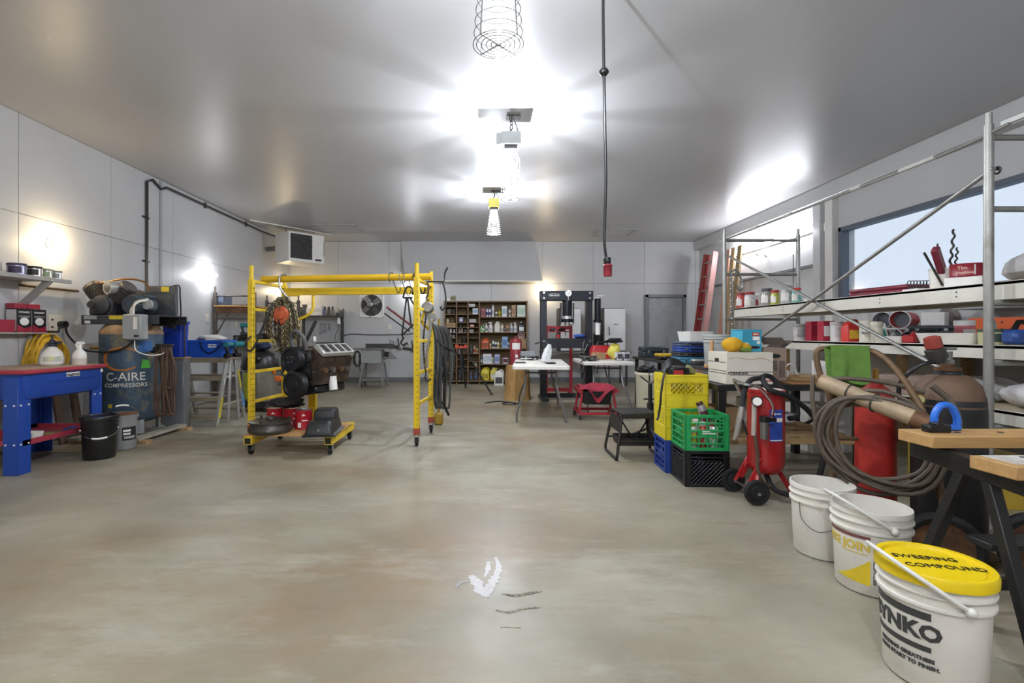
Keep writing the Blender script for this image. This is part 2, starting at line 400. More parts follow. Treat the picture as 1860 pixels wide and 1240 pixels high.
# door
dr = struct(MB().box((px(1207, YB), YB - .005, DZ / 2 - .02), (DX1 - DX0 - .14, .05, DZ - .08), .004), 'door_1', mat('door_grey', '#a3a7a9', .4, var=.06, scale=5, hx2='#75797b', mix=.35))
fm = MB(); 
fm.box((DX0 + .035, YB - .03, DZ / 2), (.07, .12, DZ), .004).box((DX1 - .035, YB - .03, DZ / 2), (.07, .12, DZ), .004).box(((DX0 + DX1) / 2, YB - .03, DZ - .035), (DX1 - DX0, .12, .07), .004)
fm.part('door_frame', mat('door_frame_grey', '#7e8183', .45, var=.06), dr)
h = MB().cyl((DX1 - .14, YB - .03, .98), (DX1 - .14, YB - .09, .98), .028).tube([(DX1 - .14, YB - .085, .98), (DX1 - .25, YB - .085, .98)], .011).part('door_handle', M_chrome, dr)
# bulkhead on the back wall
bk = MB(); x0, x1 = px(728, 11.8), px(971, 11.8); u0, u1 = px(735, 11.5), px(985, 11.5)
bk.add([(x0, 11.80, ZC - .002), (x1, 11.80, ZC - .002), (u1, 11.52, 2.40), (u0, 11.52, 2.40), (x0, 11.835, ZC - .002), (x1, 11.835, ZC - .002), (u1, 11.835, 2.40), (u0, 11.835, 2.40)],
       [(0, 1, 2, 3), (4, 7, 6, 5), (0, 4, 5, 1), (3, 2, 6, 7), (1, 5, 6, 2), (0, 3, 7, 4)])
bo = struct(bk, 'trim_6', M_wall)
MB().box(((u0 + u1) / 2, 11.515, 2.385), (u1 - u0, .04, .03), .004).part('lip', M_white, bo)
# ground and snow berm outside the window
struct(MB().box((45, 5, -.15), (79, 120, .1)), 'ground_outside', mat('snow', '#dfe8f2', .8, var=.03, scale=.4))
sn = MB(); sn.sheet(lambda u, v: (12 + 12 * v, -25 + 70 * u, 2.35 * math.sin(PI * v) ** .6 + .12 * math.sin(9 * u + 3 * v)), 30, 10, .05)
solo(sn, 'snow_bank', mat('snow_bank_white', '#cfdcea', .8, var=.04, scale=.5), 'long low snow bank beyond the large window', 'snow bank')
# ---------------------------------------------------------------- pendant lamps, wall bulbs, strip fixture
M_cage = mat('cage_wire', '#8c8c88', .4, .3, var=.05)
M_bulb = bulb_mat('lit_bulb_cool', '#f4f8ff', 1.2)
M_bulbw = bulb_mat('lit_bulb_warm', '#ffe9c4', 1.6)
M_porc = mat('porcelain', '#e9e6de', .25, var=.02)
def point(parent, loc, watts, hx, r=.014):
    l = bpy.data.lights.new('filament', 'POINT'); l.energy = watts; l.color = lin(hx)[:3]; l.shadow_soft_size = r
    o = bpy.data.objects.new('filament', l); COL.objects.link(o); o.parent = parent; o.location = loc; return o
BULB = [(.0, -.155), (.022, -.15), (.042, -.13), (.05, -.1), (.046, -.07), (.03, -.035), (.018, -.012), (.018, 0)]
def pendant(label, x, y, kind, zb, boxm):
    """zb = bottom of the cage; origin of the thing is on the ceiling"""
    t = thing('pendant_lamp', label, 'ceiling lamp', (x, y, ZC), 0, 'caged pendant lamps in a row along the ceiling')
    d = zb - ZC
    top = d + (.62 if kind == 'tall' else .50 if kind == 'round' else .36)     # top of the cage
    hb = MB(); hb.box((0, 0, top + .10), (.20 if kind != 'small' else .16, .15, .13), .006); hb.part('ballast_box', boxm, t)
    MB().box((.0, -.0, top + .015), (.12, .12, .04), .004).part('vented_collar', M_dsteel, t)
    if kind != 'small': MB().box((-.12, -.02, top + .09), (.05, .1, .12), .004).part('side_box', boxm, t)
    ch = chain_mb([(0, 0, -.01), (.012, 0, (top + .165) / 2), (0, 0, top + .165)], .05, .006); ch.part('chain', M_dsteel, t)
    MB().tube(spline([(.02, 0, -.01), (.06, .02, (top + .16) * .5), (.07, 0, top + .2), (.04, 0, top + .15)]), .007, 6).part('power_cord', M_grey, t)
    MB().box((.03, .03, -.006), (.14, .1, .012), .002).part('ceiling_plate', M_dsteel, t)
    MB().cyl((0, 0, top), (0, 0, top - .07), .03, .026).part('socket', M_porc, t)
    g = 1.12 if kind != 'small' else .85
    MB().lathe([(r * g, z * g * 1.15) for r, z in BULB], 20, (0, 0, top - .06)).part('bulb', M_bulb, t)
    c = MB(); H = top - d
    if kind == 'round':
        rt = rb = .094
        for k in range(5): c.torus((0, 0, d + H * .80 * k / 4), rb, .003, 28, 5)
        for k in range(8):
            a = 2 * PI * k / 8; c.tube([(.05 * math.cos(a), .05 * math.sin(a), top), (rb * math.cos(a), rb * math.sin(a), d + H * .82), (rb * math.cos(a), rb * math.sin(a), d)], .003, 5)
        for k in range(4):
            a = PI * k / 4; c.tube([(rb * math.cos(a), rb * math.sin(a), d), (-rb * math.cos(a), -rb * math.sin(a), d)], .003, 5)
    else:
        rt, rb = (.06, .112) if kind == 'tall' else (.05, .115)
        nr = 12
        for k in range(nr + 1): c.torus((0, 0, d + H * k / nr), rb + (rt - rb) * k / nr, .0022, 28, 4)
        for k in range(5): c.torus((0, 0, d), rb * (k + .5) / 5.2, .0022, 24, 4)
        for k in range(4):
            a = PI / 4 + PI * k / 2; c.tube([(rt * math.cos(a), rt * math.sin(a), top), (rb * math.cos(a), rb * math.sin(a), d), (0, 0, d)], .0032, 5)
    c.part('wire_cage', M_cage, t)
    point(t, (0, 0, top - .06 - .11 * g * 1.15), LAMP_W, '#eef4ff')
    return t
pendant('nearest pendant lamp with a tapered wire cage at the top edge of the picture', px(905, 2.2), 2.2, 'tall', 2.44, M_lgrey)
pendant('middle pendant lamp with a straight round wire cage under a grey box', .26, 5.0, 'round', 2.51, M_lgrey)
pendant('farthest small pendant lamp with a tapered cage under a yellow bracket', px(897, 7.6), 7.6, 'small', 2.69, mat('pale_yellow_bracket', '#cdc25a', .5, var=.08))
pendant('added caged pendant lamp hanging unseen behind the photographer', .05, -.6, 'tall', 2.44, M_lgrey)  # extra lamp added out of view, carries the row on to brighten the foreground
for sx, lb in ((-1, 'left'), (1, 'right')):  # unseen pair of tubes added as frontal fill light
    t = thing('added_tube_light', 'added white ceiling tube light, unseen behind the photographer, ' + lb + ' one', 'tube light', (sx * 2.4 + .2, -1.7, ZC), 0, 'added fill tube lights behind the photographer')
    MB().box((0, 0, -.03), (1.3, .26, .06), .01).part('housing', M_white, t)
    for yy in (-.07, .07): MB().cyl((-.6, yy, -.085), (.6, yy, -.085), .019, n=12).part('tube', bulb_mat('lit_fill_tube', '#f3f6ff', FILL_TUBE_E), t)
    for xx in (-.62, .62): MB().box((xx, 0, -.085), (.03, .22, .05), .004).part('tube_holder', M_white, t)
def wallbulb(label, loc, rz, on=True, warm=True):
    t = thing('wall_bulb_holder', label, 'wall lamp', loc, rz, 'bare bulbs on the walls')      # local +X points into the room
    Mx = Matrix.Rotation(R(90), 4, 'Y')
    MB().lathe([(0, 0), (.058, 0), (.058, .012), (.05, .022), (.03, .03), (.026, .06), (.0, .06)], 20, M=Mx).part('porcelain_base', M_porc, t)
    prof = [(r * .62, .20 + z * .95) for r, z in BULB][::-1]
    MB().lathe([(r * .78, .062 + (-z) * .9) for r, z in BULB[::-1]], 18, M=Mx).part('bulb', (M_bulbw if warm else M_bulb) if on else M_porc, t)
    if on: point(t, (.16, 0, 0), WALL_W, '#ffe3b5' if warm else '#f6f8ff', .02)
wallbulb('lit bare bulb on the left wall above the parts washer', (XL + .008, 5.29, 2.12), 0)
wallbulb('lit bare bulb on the left wall past the compressor', (XL + .008, 8.24, 2.13), 0, True, False)
wallbulb('lit bare bulb on the left wall glowing behind the chain hoist', (XL + .008, 11.2, 2.12), 0)
wallbulb('lit bare bulb on the back wall behind the yellow scaffold post', (px(752, YB), YB - .008, 2.17), R(-90), True, False)
wallbulb('lit bare bulb on the back wall behind the shop press', (px(989, YB), YB - .008, 2.17), R(-90))
wallbulb('unlit bare bulb on the right wall below the strip fixture', (XR, 9.03, 2.62), R(180), False)
wallbulb('added lit bare bulb on the left wall, unseen beside the photographer', (XL + .008, 2.34, 2.12), 0)  # bulb added outside the view to help light the foreground
# vanity style strip of bulbs on the right wall
t = thing('strip_light', 'long strip light with a row of round lit bulbs on the right wall', 'strip light', (XR, 8.9, 2.78))
MB().box((-.03, 0, 0), (.05, 2.75, .1), .006).part('housing', M_white, t)
MB().box((-.01, -1.5, -.02), (.04, .12, .12), .004).part('junction_box', M_white, t)
b0 = None
for k in range(8):
    y = 1.15 - k * .31
    if b0 is None: b0 = MB().ell((0, 0, 0), (.055, .055, .055), 14, 8).part('bulb', M_bulb, t, (-.11, y, 0))
    else: linkcopy(b0, t, (-.11, y, 0))
    point(t, (-.11, y, 0), STRIP_W, '#f2f6ff', .04)
# ================================================================ LEFT SIDE
def caster(parent, loc, r=.05, mw=None, stem=.06, rz=0.0):
    """swivel caster, loc = top plate centre; returns part with a wheel sub-part"""
    f = MB(); h = stem + r
    f.box((0, 0, -.004), (.07, .07, .008), .002).box((-.022, .01, -h * .5), (.005, .05, h), .001).box((.022, .01, -h * .5), (.005, .05, h), .001).cyl((-.03, .015, -h), (.03, .015, -h), .008, n=8)
    o = f.part('caster', M_steel, parent, loc, (0, 0, rz))
    w = MB().lathe([(0, -.016), (r * .55, -.016), (r * .6, -.011), (r * .78, -.013), (r, -.012), (r, .012), (r * .78, .013), (r * .6, .011), (r * .55, .016), (0, .016)], 20, M=Matrix.Translation((0, .015, -h)) @ Matrix.Rotation(R(90), 4, 'Y'))
    w.part('wheel', mw or M_rubber, o); return o
def pail(name, label, cat, loc, rz, r=.145, h=.37, m=M_plastic_w, lid=None, handle='front', hm=None, group=None, tilt=.35, ribs=True):
    t = thing(name, label, cat, loc, rz, group)
    rb = r * .885
    prof = [(0, .004), (rb * .96, .004), (rb, .012), (r * .955, h * .74)]
    if ribs: prof += [(r * 1.02, h * .745), (r * 1.02, h * .77), (r * .965, h * .775), (r * .968, h * .85), (r * 1.03, h * .853), (r * 1.03, h * .868), (r * .972, h * .872), (r * .975, h * .93), (r * 1.01, h * .935), (r * 1.01, h * .985), (r, h)]
    else: prof += [(r * .99, h * .97), (r * 1.01, h * .985), (r, h)]
    prof += [(r * .955, h), (r * .94, h * .9), (rb * .95, .02), (0, .02)]
    MB().lathe(prof, 40).part('body', m, t)
    if lid:
        MB().lathe([(r * 1.055, h - .024), (r * 1.06, h + .004), (r * 1.03, h + .013), (r * .93, h + .012), (r * .9, h + .001), (r * .86, h + .001), (r * .84, h + .005), (0, h + .005)], 40).part('lid', lid, t)
    return t
def bail(t, r, zh, drop, hm, grip=True, gm=None):
    """wire handle between ears at +-X of the pail, apex at height zh+drop towards -Y"""
    pts = []
    for k in range(17):
        a = PI * k / 16; pts.append((-r * 1.02 * math.cos(a), -r * 1.06 * math.sin(a) * math.cos(drop), zh + r * 1.05 * math.sin(a) * math.sin(drop)))
    o = MB().tube(pts, .0028, 6).part('handle', hm, t)
    if grip: MB().tube(pts[6:11], .009, 8).part('grip', gm or M_inkw, o)
    MB().cyl((-r * 1.03, 0, zh), (-r * .96, 0, zh), .014, n=10).part('ear', hm, t)
    MB().cyl((r * 1.03, 0, zh), (r * .96, 0, zh), .014, n=10).part('ear', hm, t)

# ---- parts washer
M_wblue = mat('washer_blue', '#1f479e', .35, var=.05, scale=6)
M_wred = mat('washer_red', '#a83a48', .4, var=.06)
t = thing('parts_washer', 'blue parts washer with a red lid on four legs by the left wall', 'parts washer', (-4.11, 4.48, 0))
def rrect(hx, hy, r, n=5):
    o = []
    for cx, cy, a0 in ((hx - r, hy - r, 0), (-hx + r, hy - r, 90), (-hx + r, -hy + r, 180), (hx - r, -hy + r, 270)):
        for k in range(n + 1):
            a = R(a0 + 90 * k / n); o.append((cx + r * math.cos(a), cy + r * math.sin(a)))
    return o
def loft(mb, sects):
    """sects: list of (poly, z)"""
    n = len(sects[0][0]); vs = []; fs = []
    for p, z in sects: vs += [(x, y, z) for x, y in p]
    for i in range(len(sects) - 1):
        for j in range(n): fs.append((i * n + j, i * n + (j + 1) % n, (i + 1) * n + (j + 1) % n, (i + 1) * n + j))
    fs += [tuple(range(n))[::-1], tuple((len(sects) - 1) * n + j for j in range(n))]
    return mb.add(vs, fs)
loft(MB(), [(rrect(.28, .36, .08), .60), (rrect(.32, .405, .07), .615), (rrect(.335, .42, .06), .66), (rrect(.345, .425, .05), .835)]).part('tub', M_wblue, t)
lid = loft(MB(), [(rrect(.37, .445, .05), .825), (rrect(.378, .452, .055), .835), (rrect(.378, .452, .055), .852), (rrect(.37, .445, .05), .860)]).part('lid', M_wred, t)
loft(MB(), [(rrect(.33, .405, .04), .858), (rrect(.33, .405, .04), .8625)]).part('work_mat', mat('dusty_mat', '#a08a74', .8, var=.12), lid)
for sx in (-1, 1):
    for sy in (-1, 1):
        l = MB().box((sx * .30, sy * .385, .40), (.012, .12, .80), .002).box((sx * .245, sy * .44, .40), (.12, .012, .80), .002).box((sx * .283, sy * .425, .40), (.03, .03, .80), .002).part('leg', M_wblue, t)
        for zz in (.57, .25):
            for q in (.35, .42): MB().cyl((sx * .304, sy * q, zz), (sx * .312, sy * q, zz), .008, n=6).part('bolt', M_inkw, l)
            for q in (.21, .28): MB().cyl((sx * q, sy * .444, zz), (sx * q, sy * .452, zz), .008, n=6).part('bolt', M_inkw, l)
s = MB().box((.30, 0, .255), (.012, .8, .045)).box((-.30, 0, .255), (.012, .8, .045)).box((0, .40, .255), (.6, .012, .045)).box((0, -.40, .255), (.6, .012, .045)).box((0, 0, .238), (.6, .8, .008)).part('shelf', M_wred, t)
MB().box((.3475, .05, .79), (.004, .15, .038), .001).part('name_plate', M_white, t)
text('magnum', .045, M_ink, t, (.351, .05, .79), (R(90), 0, R(90)), bold=.0006)
MB().box((.348, .385, .80), (.003, .03, .03)).part('sticker', M_white, t)
MB().tube([(.347, -.2, .745), (.347, .3, .745)], .003, 6).part('rim_bead', M_wblue, t)
# things on the shelf under the tub
solo(MB().box((0, 0, .012), (.10, .05, .024), .005).box((.02, 0, .03), (.05, .04, .014), .004), 'scrub_brush', mat('purple_plastic', '#4c3d77', .5), 'dark purple scrub brush on the red lower shelf of the parts washer', 'brush', (-3.95, 4.72, .243), .4)
solo(loft(MB(), [(rrect(.05, .05, .02), 0), (rrect(.06, .06, .02), .07), (rrect(.055, .055, .02), .07), (rrect(.045, .045, .02), .01)]), 'plastic_tray', M_plastic_w, 'small white tray on the red lower shelf of the parts washer', 'tray', (-3.90, 4.27, .243))
solo(MB().box((0, 0, .01), (.14, .09, .02), .004), 'notepad', mat('olive_cover', '#8c8a52', .6), 'olive booklet on the red lower shelf of the parts washer', 'booklet', (-3.93, 4.52, .243), .3)

# ---- bottles on the washer lid
M_bott = mat('milky_plastic', '#e4e0d8', .3, var=.05)
t = thing('pump_sprayer', 'round white pump sprayer bottle with a dark nozzle on the parts washer lid', 'sprayer', (-4.05, 4.64, .863))
MB().lathe([(0, 0), (.075, 0), (.088, .015), (.09, .07), (.075, .12), (.045, .155), (.03, .17), (.03, .18), (0, .18)], 24).part('bottle', M_bott, t)
MB().lathe([(.034, .175), (.034, .205), (.02, .21), (.02, .24), (.008, .245), (.008, .275), (.022, .278), (.022, .285), (0, .286)], 16).box((.045, .0, .215), (.09, .022, .022), .005).part('pump_head', mat('navy_plastic', '#262b38', .4), t)
cylpatch(MB(), .0905, R(-95), R(-5), .04, .085).part('label_patch', mat('label_blue_white', '#9fb4c8', .5, hx2='#d8d39a', mix=.5, scale=14), t)
t = thing('trigger_sprayer', 'clear white trigger spray bottle on the corner of the parts washer lid', 'spray bottle', (-3.86, 4.72, .863))
MB().lathe([(0, 0), (.052, 0), (.056, .01), (.056, .085), (.052, .11), (.022, .15), (.016, .165), (0, .165)], 20).part('bottle', M_bott, t)
MB().lathe([(.06 - .003, .004), (.0565, .01), (.0565, .062)], 20).part('liquid', mat('pale_liquid', '#c9c0b2', .3), t)
MB().cyl((0, 0, .163), (0, 0, .19), .018, n=12).box((.0, .012, .205), (.03, .085, .03), .008).box((.0, -.035, .18), (.014, .012, .05), .004, rot=(R(20), 0, 0)).part('trigger_head', M_inkw, t)
# ---- yellow hose coil on a hook on the wall behind the washer
t = thing('hose_coil', 'coiled yellow air hose hanging on the left wall behind the spray bottles', 'hose', (XL + .02, 5.16, .98))
M_yh = mat('yellow_hose', '#d2a72b', .5, var=.06)
for k in range(9):
    rd = random.Random(k); a = rd.uniform(.7, 1.1); xx = .02 + k * .016
    MB().tube([(xx + .01 * math.sin(3 * q), (.17 + .03 * rd.random()) * math.cos(q) - .02, -.08 + (.24 + .02 * rd.random()) * math.sin(q) * a) for q in [2 * PI * i / 26 for i in range(26)]], .013, 7, closed=True).part('hose_loop', M_yh, t)
MB().tube([(-.05, 0, .2), (.19, 0, .2), (.2, 0, .24)], .012, 8).part('hook', M_dsteel, t)
# ---- dark boards leaning under/behind the washer
for k, (yy, lb) in enumerate(((5.04, 'dark board leaning on the left wall behind the washer, nearer one'), (5.14, 'dark board leaning on the left wall behind the washer, farther one'))):
    solo(MB().box((0, 0, .42), (.03, .09, .84), .003), 'lumber_offcut', mat('weathered_board', '#6c5745', .75, var=.2, stretch=(8, 8, 1)), lb, 'board', (-4.42, yy + .16 + .12 * k, .0), 0, rot=(0, R(-9), 0))

# ---- wall shelf with brackets, spools
M_shelf = mat('grey_shelf_paint', '#a5a29d', .5, var=.08)
t = thing('wall_shelf', 'grey painted wall shelf with diagonal braces above the parts washer', 'shelf', (XL, 4.2, 1.70))
MB().box((.155, -.1, .0), (.30, 1.76, .035), .003).part('board', M_shelf, t)
MB().box((.315, .0, -.002), (.022, 1.98, .04), .002).part('front_rail', M_shelf, t)
for yy in (.74, -.5):
    MB().box((.17, yy, -.135), (.42, .035, .06), .002, rot=(0, R(-42), 0)).part('brace', M_shelf, t)
solo(MB().cyl((0, -.35, 0), (0, .35, 0), .013, n=10), 'wooden_dowel', mat('dark_dowel', '#5b4530', .7), 'dark wooden stick poking out from under the wall shelf', 'stick', (XL + .045, 5.26, 1.64))
sp = [(4.42, .075, .10, '#cfcac0', '#d7d2c8', 'silver topped tin at the left edge of the wall shelf'), (4.67, .075, .10, '#3b2f49', '#8d8aa0', 'purple and black tin on the wall shelf'), (4.85, .065, .095, '#2a2724', '#b9b4ac', 'brown lidded silver tin on the wall shelf'), (4.99, .05, .09, '#93a07e', '#b9bcae', 'greenish silver tin near the end of the wall shelf'), (5.10, .048, .085, '#8a8c88', '#c6c6c0', 'silver tin at the far end of the wall shelf')]
for y, r, hh, c1, c2, lb in sp:
    t = thing('tin_can', lb, 'tin', (XL + .24, y, 1.7185), 0, 'tins on the wall shelf')
    MB().lathe([(0, 0), (r, 0), (r, .004), (r * .985, .008), (r * .985, hh - .02), (0, hh - .02)], 20).part('body', mat('tin_' + c2, c2, .25, .7, var=.25, scale=14, stretch=(6, 6, .3)), t)
    MB().lathe([(r * .99, hh - .02), (r * 1.01, hh - .016), (r * 1.01, hh), (r * .95, hh + .002), (0, hh)], 20).part('lid', mat('tinlid_' + c1, c1, .4), t)
    cylpatch(MB(), r * .985, R(-100), R(-20), .01, hh - .03).part('label_patch', mat('tinlab_' + c1, c1, .5), t)
# ---- mask boxes on a thin ledge
t = thing('wall_ledge', 'narrow grey wall ledge holding black and red boxes', 'ledge', (XL, 4.72, 1.165))
MB().box((.07, 0, 0), (.13, .8, .016), .002).part('board', M_shelf, t)
MB().box((.035, -.3, -.04), (.05, .02, .07), .002).box((.035, .3, -.04), (.05, .02, .07), .002).part('bracket', M_shelf, t)
M_mb = mat('mask_box_black', '#1d1b1f', .4, var=.04); M_mr = mat('mask_box_red', '#a0283c', .4, var=.05); M_mw = mat('mask_box_side', '#c9c7c2', .5, var=.05)
def maskbox(label, y):
    t = thing('mask_box', label, 'box', (XL + .075, y, 1.1735), 0, 'dust mask boxes on the wall ledge')
    MB().box((0, 0, .115), (.11, .155, .23), .002).part('carton', M_mb, t)
    MB().prism([(-.077, .0), (.077, .0), (.077, .06), (.0, .035), (-.077, .075)], .001, Matrix.Translation((.0552, 0, .002)) @ Matrix.Rotation(R(90), 4, 'Z') @ Matrix.Rotation(R(90), 4, 'X')).part('red_band', M_mr, t)
    MB().ell((.056, 0, .105), (.003, .05, .038), 14, 8).part('mask_picture', M_inkw, t)
    MB().box((.0556, 0, .158), (.001, .12, .008)).box((.0556, 0, .145), (.001, .10, .006)).part('print', M_lgrey, t)
    text('DYNAMIC', .026, M_inkw, t, (.0563, 0, .195), (R(90), 0, R(90)), bold=.0004)
    MB().box((0, -.0782, .115), (.1, .001, .21)).part('side_print', M_mw, t)
    return t
maskbox('black dust mask box on the ledge, nearest the wall brace', 5.03)
maskbox('black dust mask box on the ledge, second from the wall brace', 4.865)
for y, lb in ((4.70, 'flat red carton lying on the ledge at the picture edge'),):
    solo(MB().box((0, 0, .06), (.10, .15, .12), .002), 'carton', M_mr, lb, 'box', (XL + .075, y, 1.1735))
for y, lb in ((5.0, 'red carton on top of the dust mask box nearest the brace'), (4.86, 'red carton on top of the dust mask box second from the brace')):
    solo(MB().box((0, 0, .025), (.09, .135, .05), .002), 'carton', M_mr, lb, 'box', (XL + .06, y, 1.405))
# ---- outlet with plug and cable to compressor
t = thing('wall_outlet', 'cream double outlet plate on the left wall with a black plug', 'outlet', (XL + .008, 5.36, 1.27))
MB().box((.004, 0, 0), (.008, .18, .17), .002).part('plate', mat('cream_plate', '#d9d4c4', .4, var=.02), t)
MB().box((.009, -.05, .04), (.003, .03, .018)).box((.009, -.05, -.04), (.003, .03, .018)).part('socket_slots', M_dsteel, t)
pg = MB().cyl((.008, .045, -.01), (.075, .045, -.01), .038, n=14).part('plug', M_blackpl, t)
cb = spline([(XL + .08, 5.40, 1.25), (XL + .10, 5.40, 1.16), (-4.45, 5.38, 1.06), (-4.28, 5.30, .985), (-4.02, 5.27, .965), (-3.86, 5.28, 1.00), (-3.74, 5.30, 1.09), (-3.70, 5.31, 1.15)])
solo(MB().tube(cb, .011, 8), 'power_cable', M_blackpl, 'black power cable sagging from the wall outlet across the compressor tank', 'cable')

# ---- compressor
M_tank = mat('tank_worn_paint', '#43586a', .45, .2, var=.35, scale=5, hx2='#7d765f', mix=.43, sharp=.05)
M_tdome = mat('tank_dusty_dome', '#a5845f', .6, .1, var=.15, scale=6, hx2='#5c5a58', mix=.4)
M_cgrey = mat('compressor_grey', '#3f4346', .5, .2, var=.15, scale=9)
t = thing('air_compressor', 'large upright air compressor with a scuffed blue tank and a motor on top', 'air compressor', (-4.0, 5.62, 0))
r = .302
MB().lathe([(0, .155), (.12, .158), (.22, .18), (.285, .23), (r, .29), (r, 1.15)], 40).part('tank', M_tank, t)
MB().lathe([(r, 1.15), (r * 1.004, 1.152), (r * 1.004, 1.162), (r * .985, 1.19), (.255, 1.255), (.17, 1.285), (0, 1.295)], 40).part('tank_dome', M_tdome, t)
for k in range(4):
    a = R(45 + 90 * k); MB().prism([(-.07, .065), (.07, .065), (.07, .26), (-.07, .30)], .012, Matrix.Translation((.24 * math.cos(a), .24 * math.sin(a), 0)) @ Matrix.Rotation(a + PI / 2, 4, 'Z') @ Matrix.Rotation(R(90), 4, 'X')).box((.26 * math.cos(a), .26 * math.sin(a), .072), (.11, .11, .012), .002, rz=a).part('foot', M_lgrey, t)
pl = MB().box((.05, 0, 1.355), (.84, .50, .012), .002).box((.05, -.25, 1.31), (.84, .012, .10), .002).box((.05, .25, 1.31), (.84, .012, .10), .002).box((0, 0, 1.30), (.05, .45, .09)).part('deck', M_cgrey, t)
for k, (x0, wd, hh, zz, mm) in enumerate(((-.27, .14, .04, 1.335, M_lgrey), (-.30, .06, .03, 1.285, M_white), (-.02, .09, .04, 1.335, mat('caution_yellow', '#d9c233', .45)), (.075, .09, .04, 1.335, None), (.17, .09, .04, 1.335, None))):
    MB().box((x0, -.2575, zz), (wd, .003, hh)).part('sticker', mm or MATS['caution_yellow'], pl)
# pump: crankcase, two finned cylinders in V, intake filter, copper lines
MB().box((-.22, -.06, 1.45), (.26, .26, .18), .02).lathe([(0, 0), (.105, 0), (.1, .03), (.06, .05), (0, .05)], 20, M=Matrix.Translation((-.20, -.185, 1.47)) @ Matrix.Rotation(R(90), 4, 'X')).cyl((-.27, -.18, 1.47), (-.27, -.26, 1.475), .042, .038, n=14).ell((-.22, -.06, 1.54), (.14, .14, .06)).part('crankcase', mat('pump_dark_paint', '#46474a', .45, .3, var=.25, scale=10, hx2='#7c5e40', mix=.3), t)
MB().torus((-.155, -.195, 1.42), .025, .006, 14, 6, ax='y').part('sight_glass', MATS['caution_yellow'], t)
for sgn, cx in ((-1, -.33), (1, -.02)):
    Mv = Matrix.Translation((-.2 + sgn * .06, -.06, 1.52)) @ Matrix.Rotation(R(42 * sgn), 4, 'Y')
    fn = MB().lathe([(.055, 0), (.055, .2)], 16, M=Mv)
    for k in range(9): fn.lathe([(.054, .03 + k * .018), (.098, .03 + k * .018), (.098, .035 + k * .018), (.054, .036 + k * .018)], 18, M=Mv)
    fn.lathe([(0, .2), (.09, .2), (.09, .235), (.07, .25), (0, .25)], 12, M=Mv); fn.part('cylinder', mat('fin_metal', '#6f6b66', .45, .5, var=.2, scale=12), t)
MB().cyl((-.14, -.19, 1.665), (-.06, .0, 1.67), .075, n=24).part('intake_filter', mat('filter_canister', '#aaa9a4', .4, .3, var=.05), t)
MB().cyl((-.141, -.193, 1.665), (-.143, -.198, 1.665), .05, .02, n=18).part('filter_wing_nut', M_steel, t)
MB().tube(spline([(-.42, -.06, 1.68), (-.3, -.05, 1.73), (-.05, 0, 1.78), (.14, .02, 1.74), (.16, .04, 1.66)]), .011, 8).part('copper_line', mat('old_copper', '#8a6238', .45, .7, var=.2), t)
MB().box((-.38, -.05, 1.715), (.13, .1, .03), .008, rot=(0, R(-20), 0)).part('oily_rag', mat('rag_tan', '#a98862', .9, bump=.3), t)
# belt guard, motor, switch box
MB().box((.22, .18, 1.535), (.36, .06, .36), .008).box((.0, .18, 1.53), (.46, .05, .24), .008, rot=(0, R(18), 0)).part('belt_guard', mat('belt_guard_paint', '#54575a', .5, .2, var=.2, scale=8), t)
MB().box((.28, .147, 1.675), (.09, .004, .06)).part('sticker', MATS['caution_yellow'], t)
mo = MB().lathe([(0, -.16), (.05, -.165), (.098, -.15), (.11, -.12), (.11, .13), (.09, .16), (0, .165)], 24, M=Matrix.Translation((.14, -.06, 1.475)) @ Matrix.Rotation(R(90), 4, 'X')).box((.27, -.09, 1.475), (.09, .13, .13), .02).box((.19, .0, 1.575), (.13, .09, .05), .015).part('motor', mat('motor_blue_grey', '#4a5560', .45, .3, var=.2, scale=12), t)
for k in range(4): MB().torus((.14, -.222, 1.475), .022 + k * .024, .004, 20, 5, ax='y').part('fan_cover_ring', M_cgrey, mo)
MB().lathe([(0, 0), (.06, 0), (.055, .03), (.0, .035)], 12, M=Matrix.Translation((.29, -.155, 1.48)) @ Matrix.Rotation(R(90), 4, 'X')).part('terminal_cover', M_lgrey, mo)
sw = MB().box((.27, -.33, 1.23), (.20, .13, .27), .012).part('switch_box', M_lgrey, t)
MB().box((.315, -.397, 1.27), (.04, .003, .13)).part('white_strip', M_white, sw); MB().box((.325, -.397, 1.135), (.05, .004, .02)).part('dark_slot', M_ink, sw)
for k in range(3): MB().tube(spline([(.30, -.17, 1.52 + .01 * k), (.25 - .01 * k, -.26, 1.50), (.22 + .012 * k, -.32, 1.42), (.22 + .015 * k, -.33, 1.36)]), .012, 7).part('flex_conduit', mat('pale_conduit', '#c9c6bd', .4, .2), t)
MB().tube(spline([(.26, -.33, 1.10), (.30, -.36, .98), (.42, -.33, .93), (.5, -.24, .94), (.44, -.12, .98)]), .006, 6).part('white_line', M_inkw, t)
MB().tube(spline([(.30, .2, 1.71), (.42, .18, 1.72), (.47, .12, 1.6), (.52, .05, 1.36), (.5, 0, 1.28)]), .008, 6).part('discharge_hose', M_blackpl, t)
MB().tube([(.26, -.02, 1.28), (.42, -.06, 1.27), (.53, -.08, 1.23)], [.03, .035, .022], 10).part('air_dryer', M_blackpl, t)
rg = MB().cyl((.30, -.12, .96), (.47, -.16, .96), .016, n=8).cyl((.42, -.15, .86), (.42, -.15, 1.0), .032, n=12).cyl((.42, -.15, 1.0), (.42, -.15, 1.035), .02, n=10).cyl((.40, -.18, .99), (.40, -.21, .99), .028, n=14).part('regulator', M_blackpl, t)
MB().cyl((-.31, -.06, 1.0), (-.40, -.1, 1.0), .016, n=8).box((-.43, -.11, 1.035), (.10, .012, .008), rz=.1).part('ball_valve', M_brass, t)
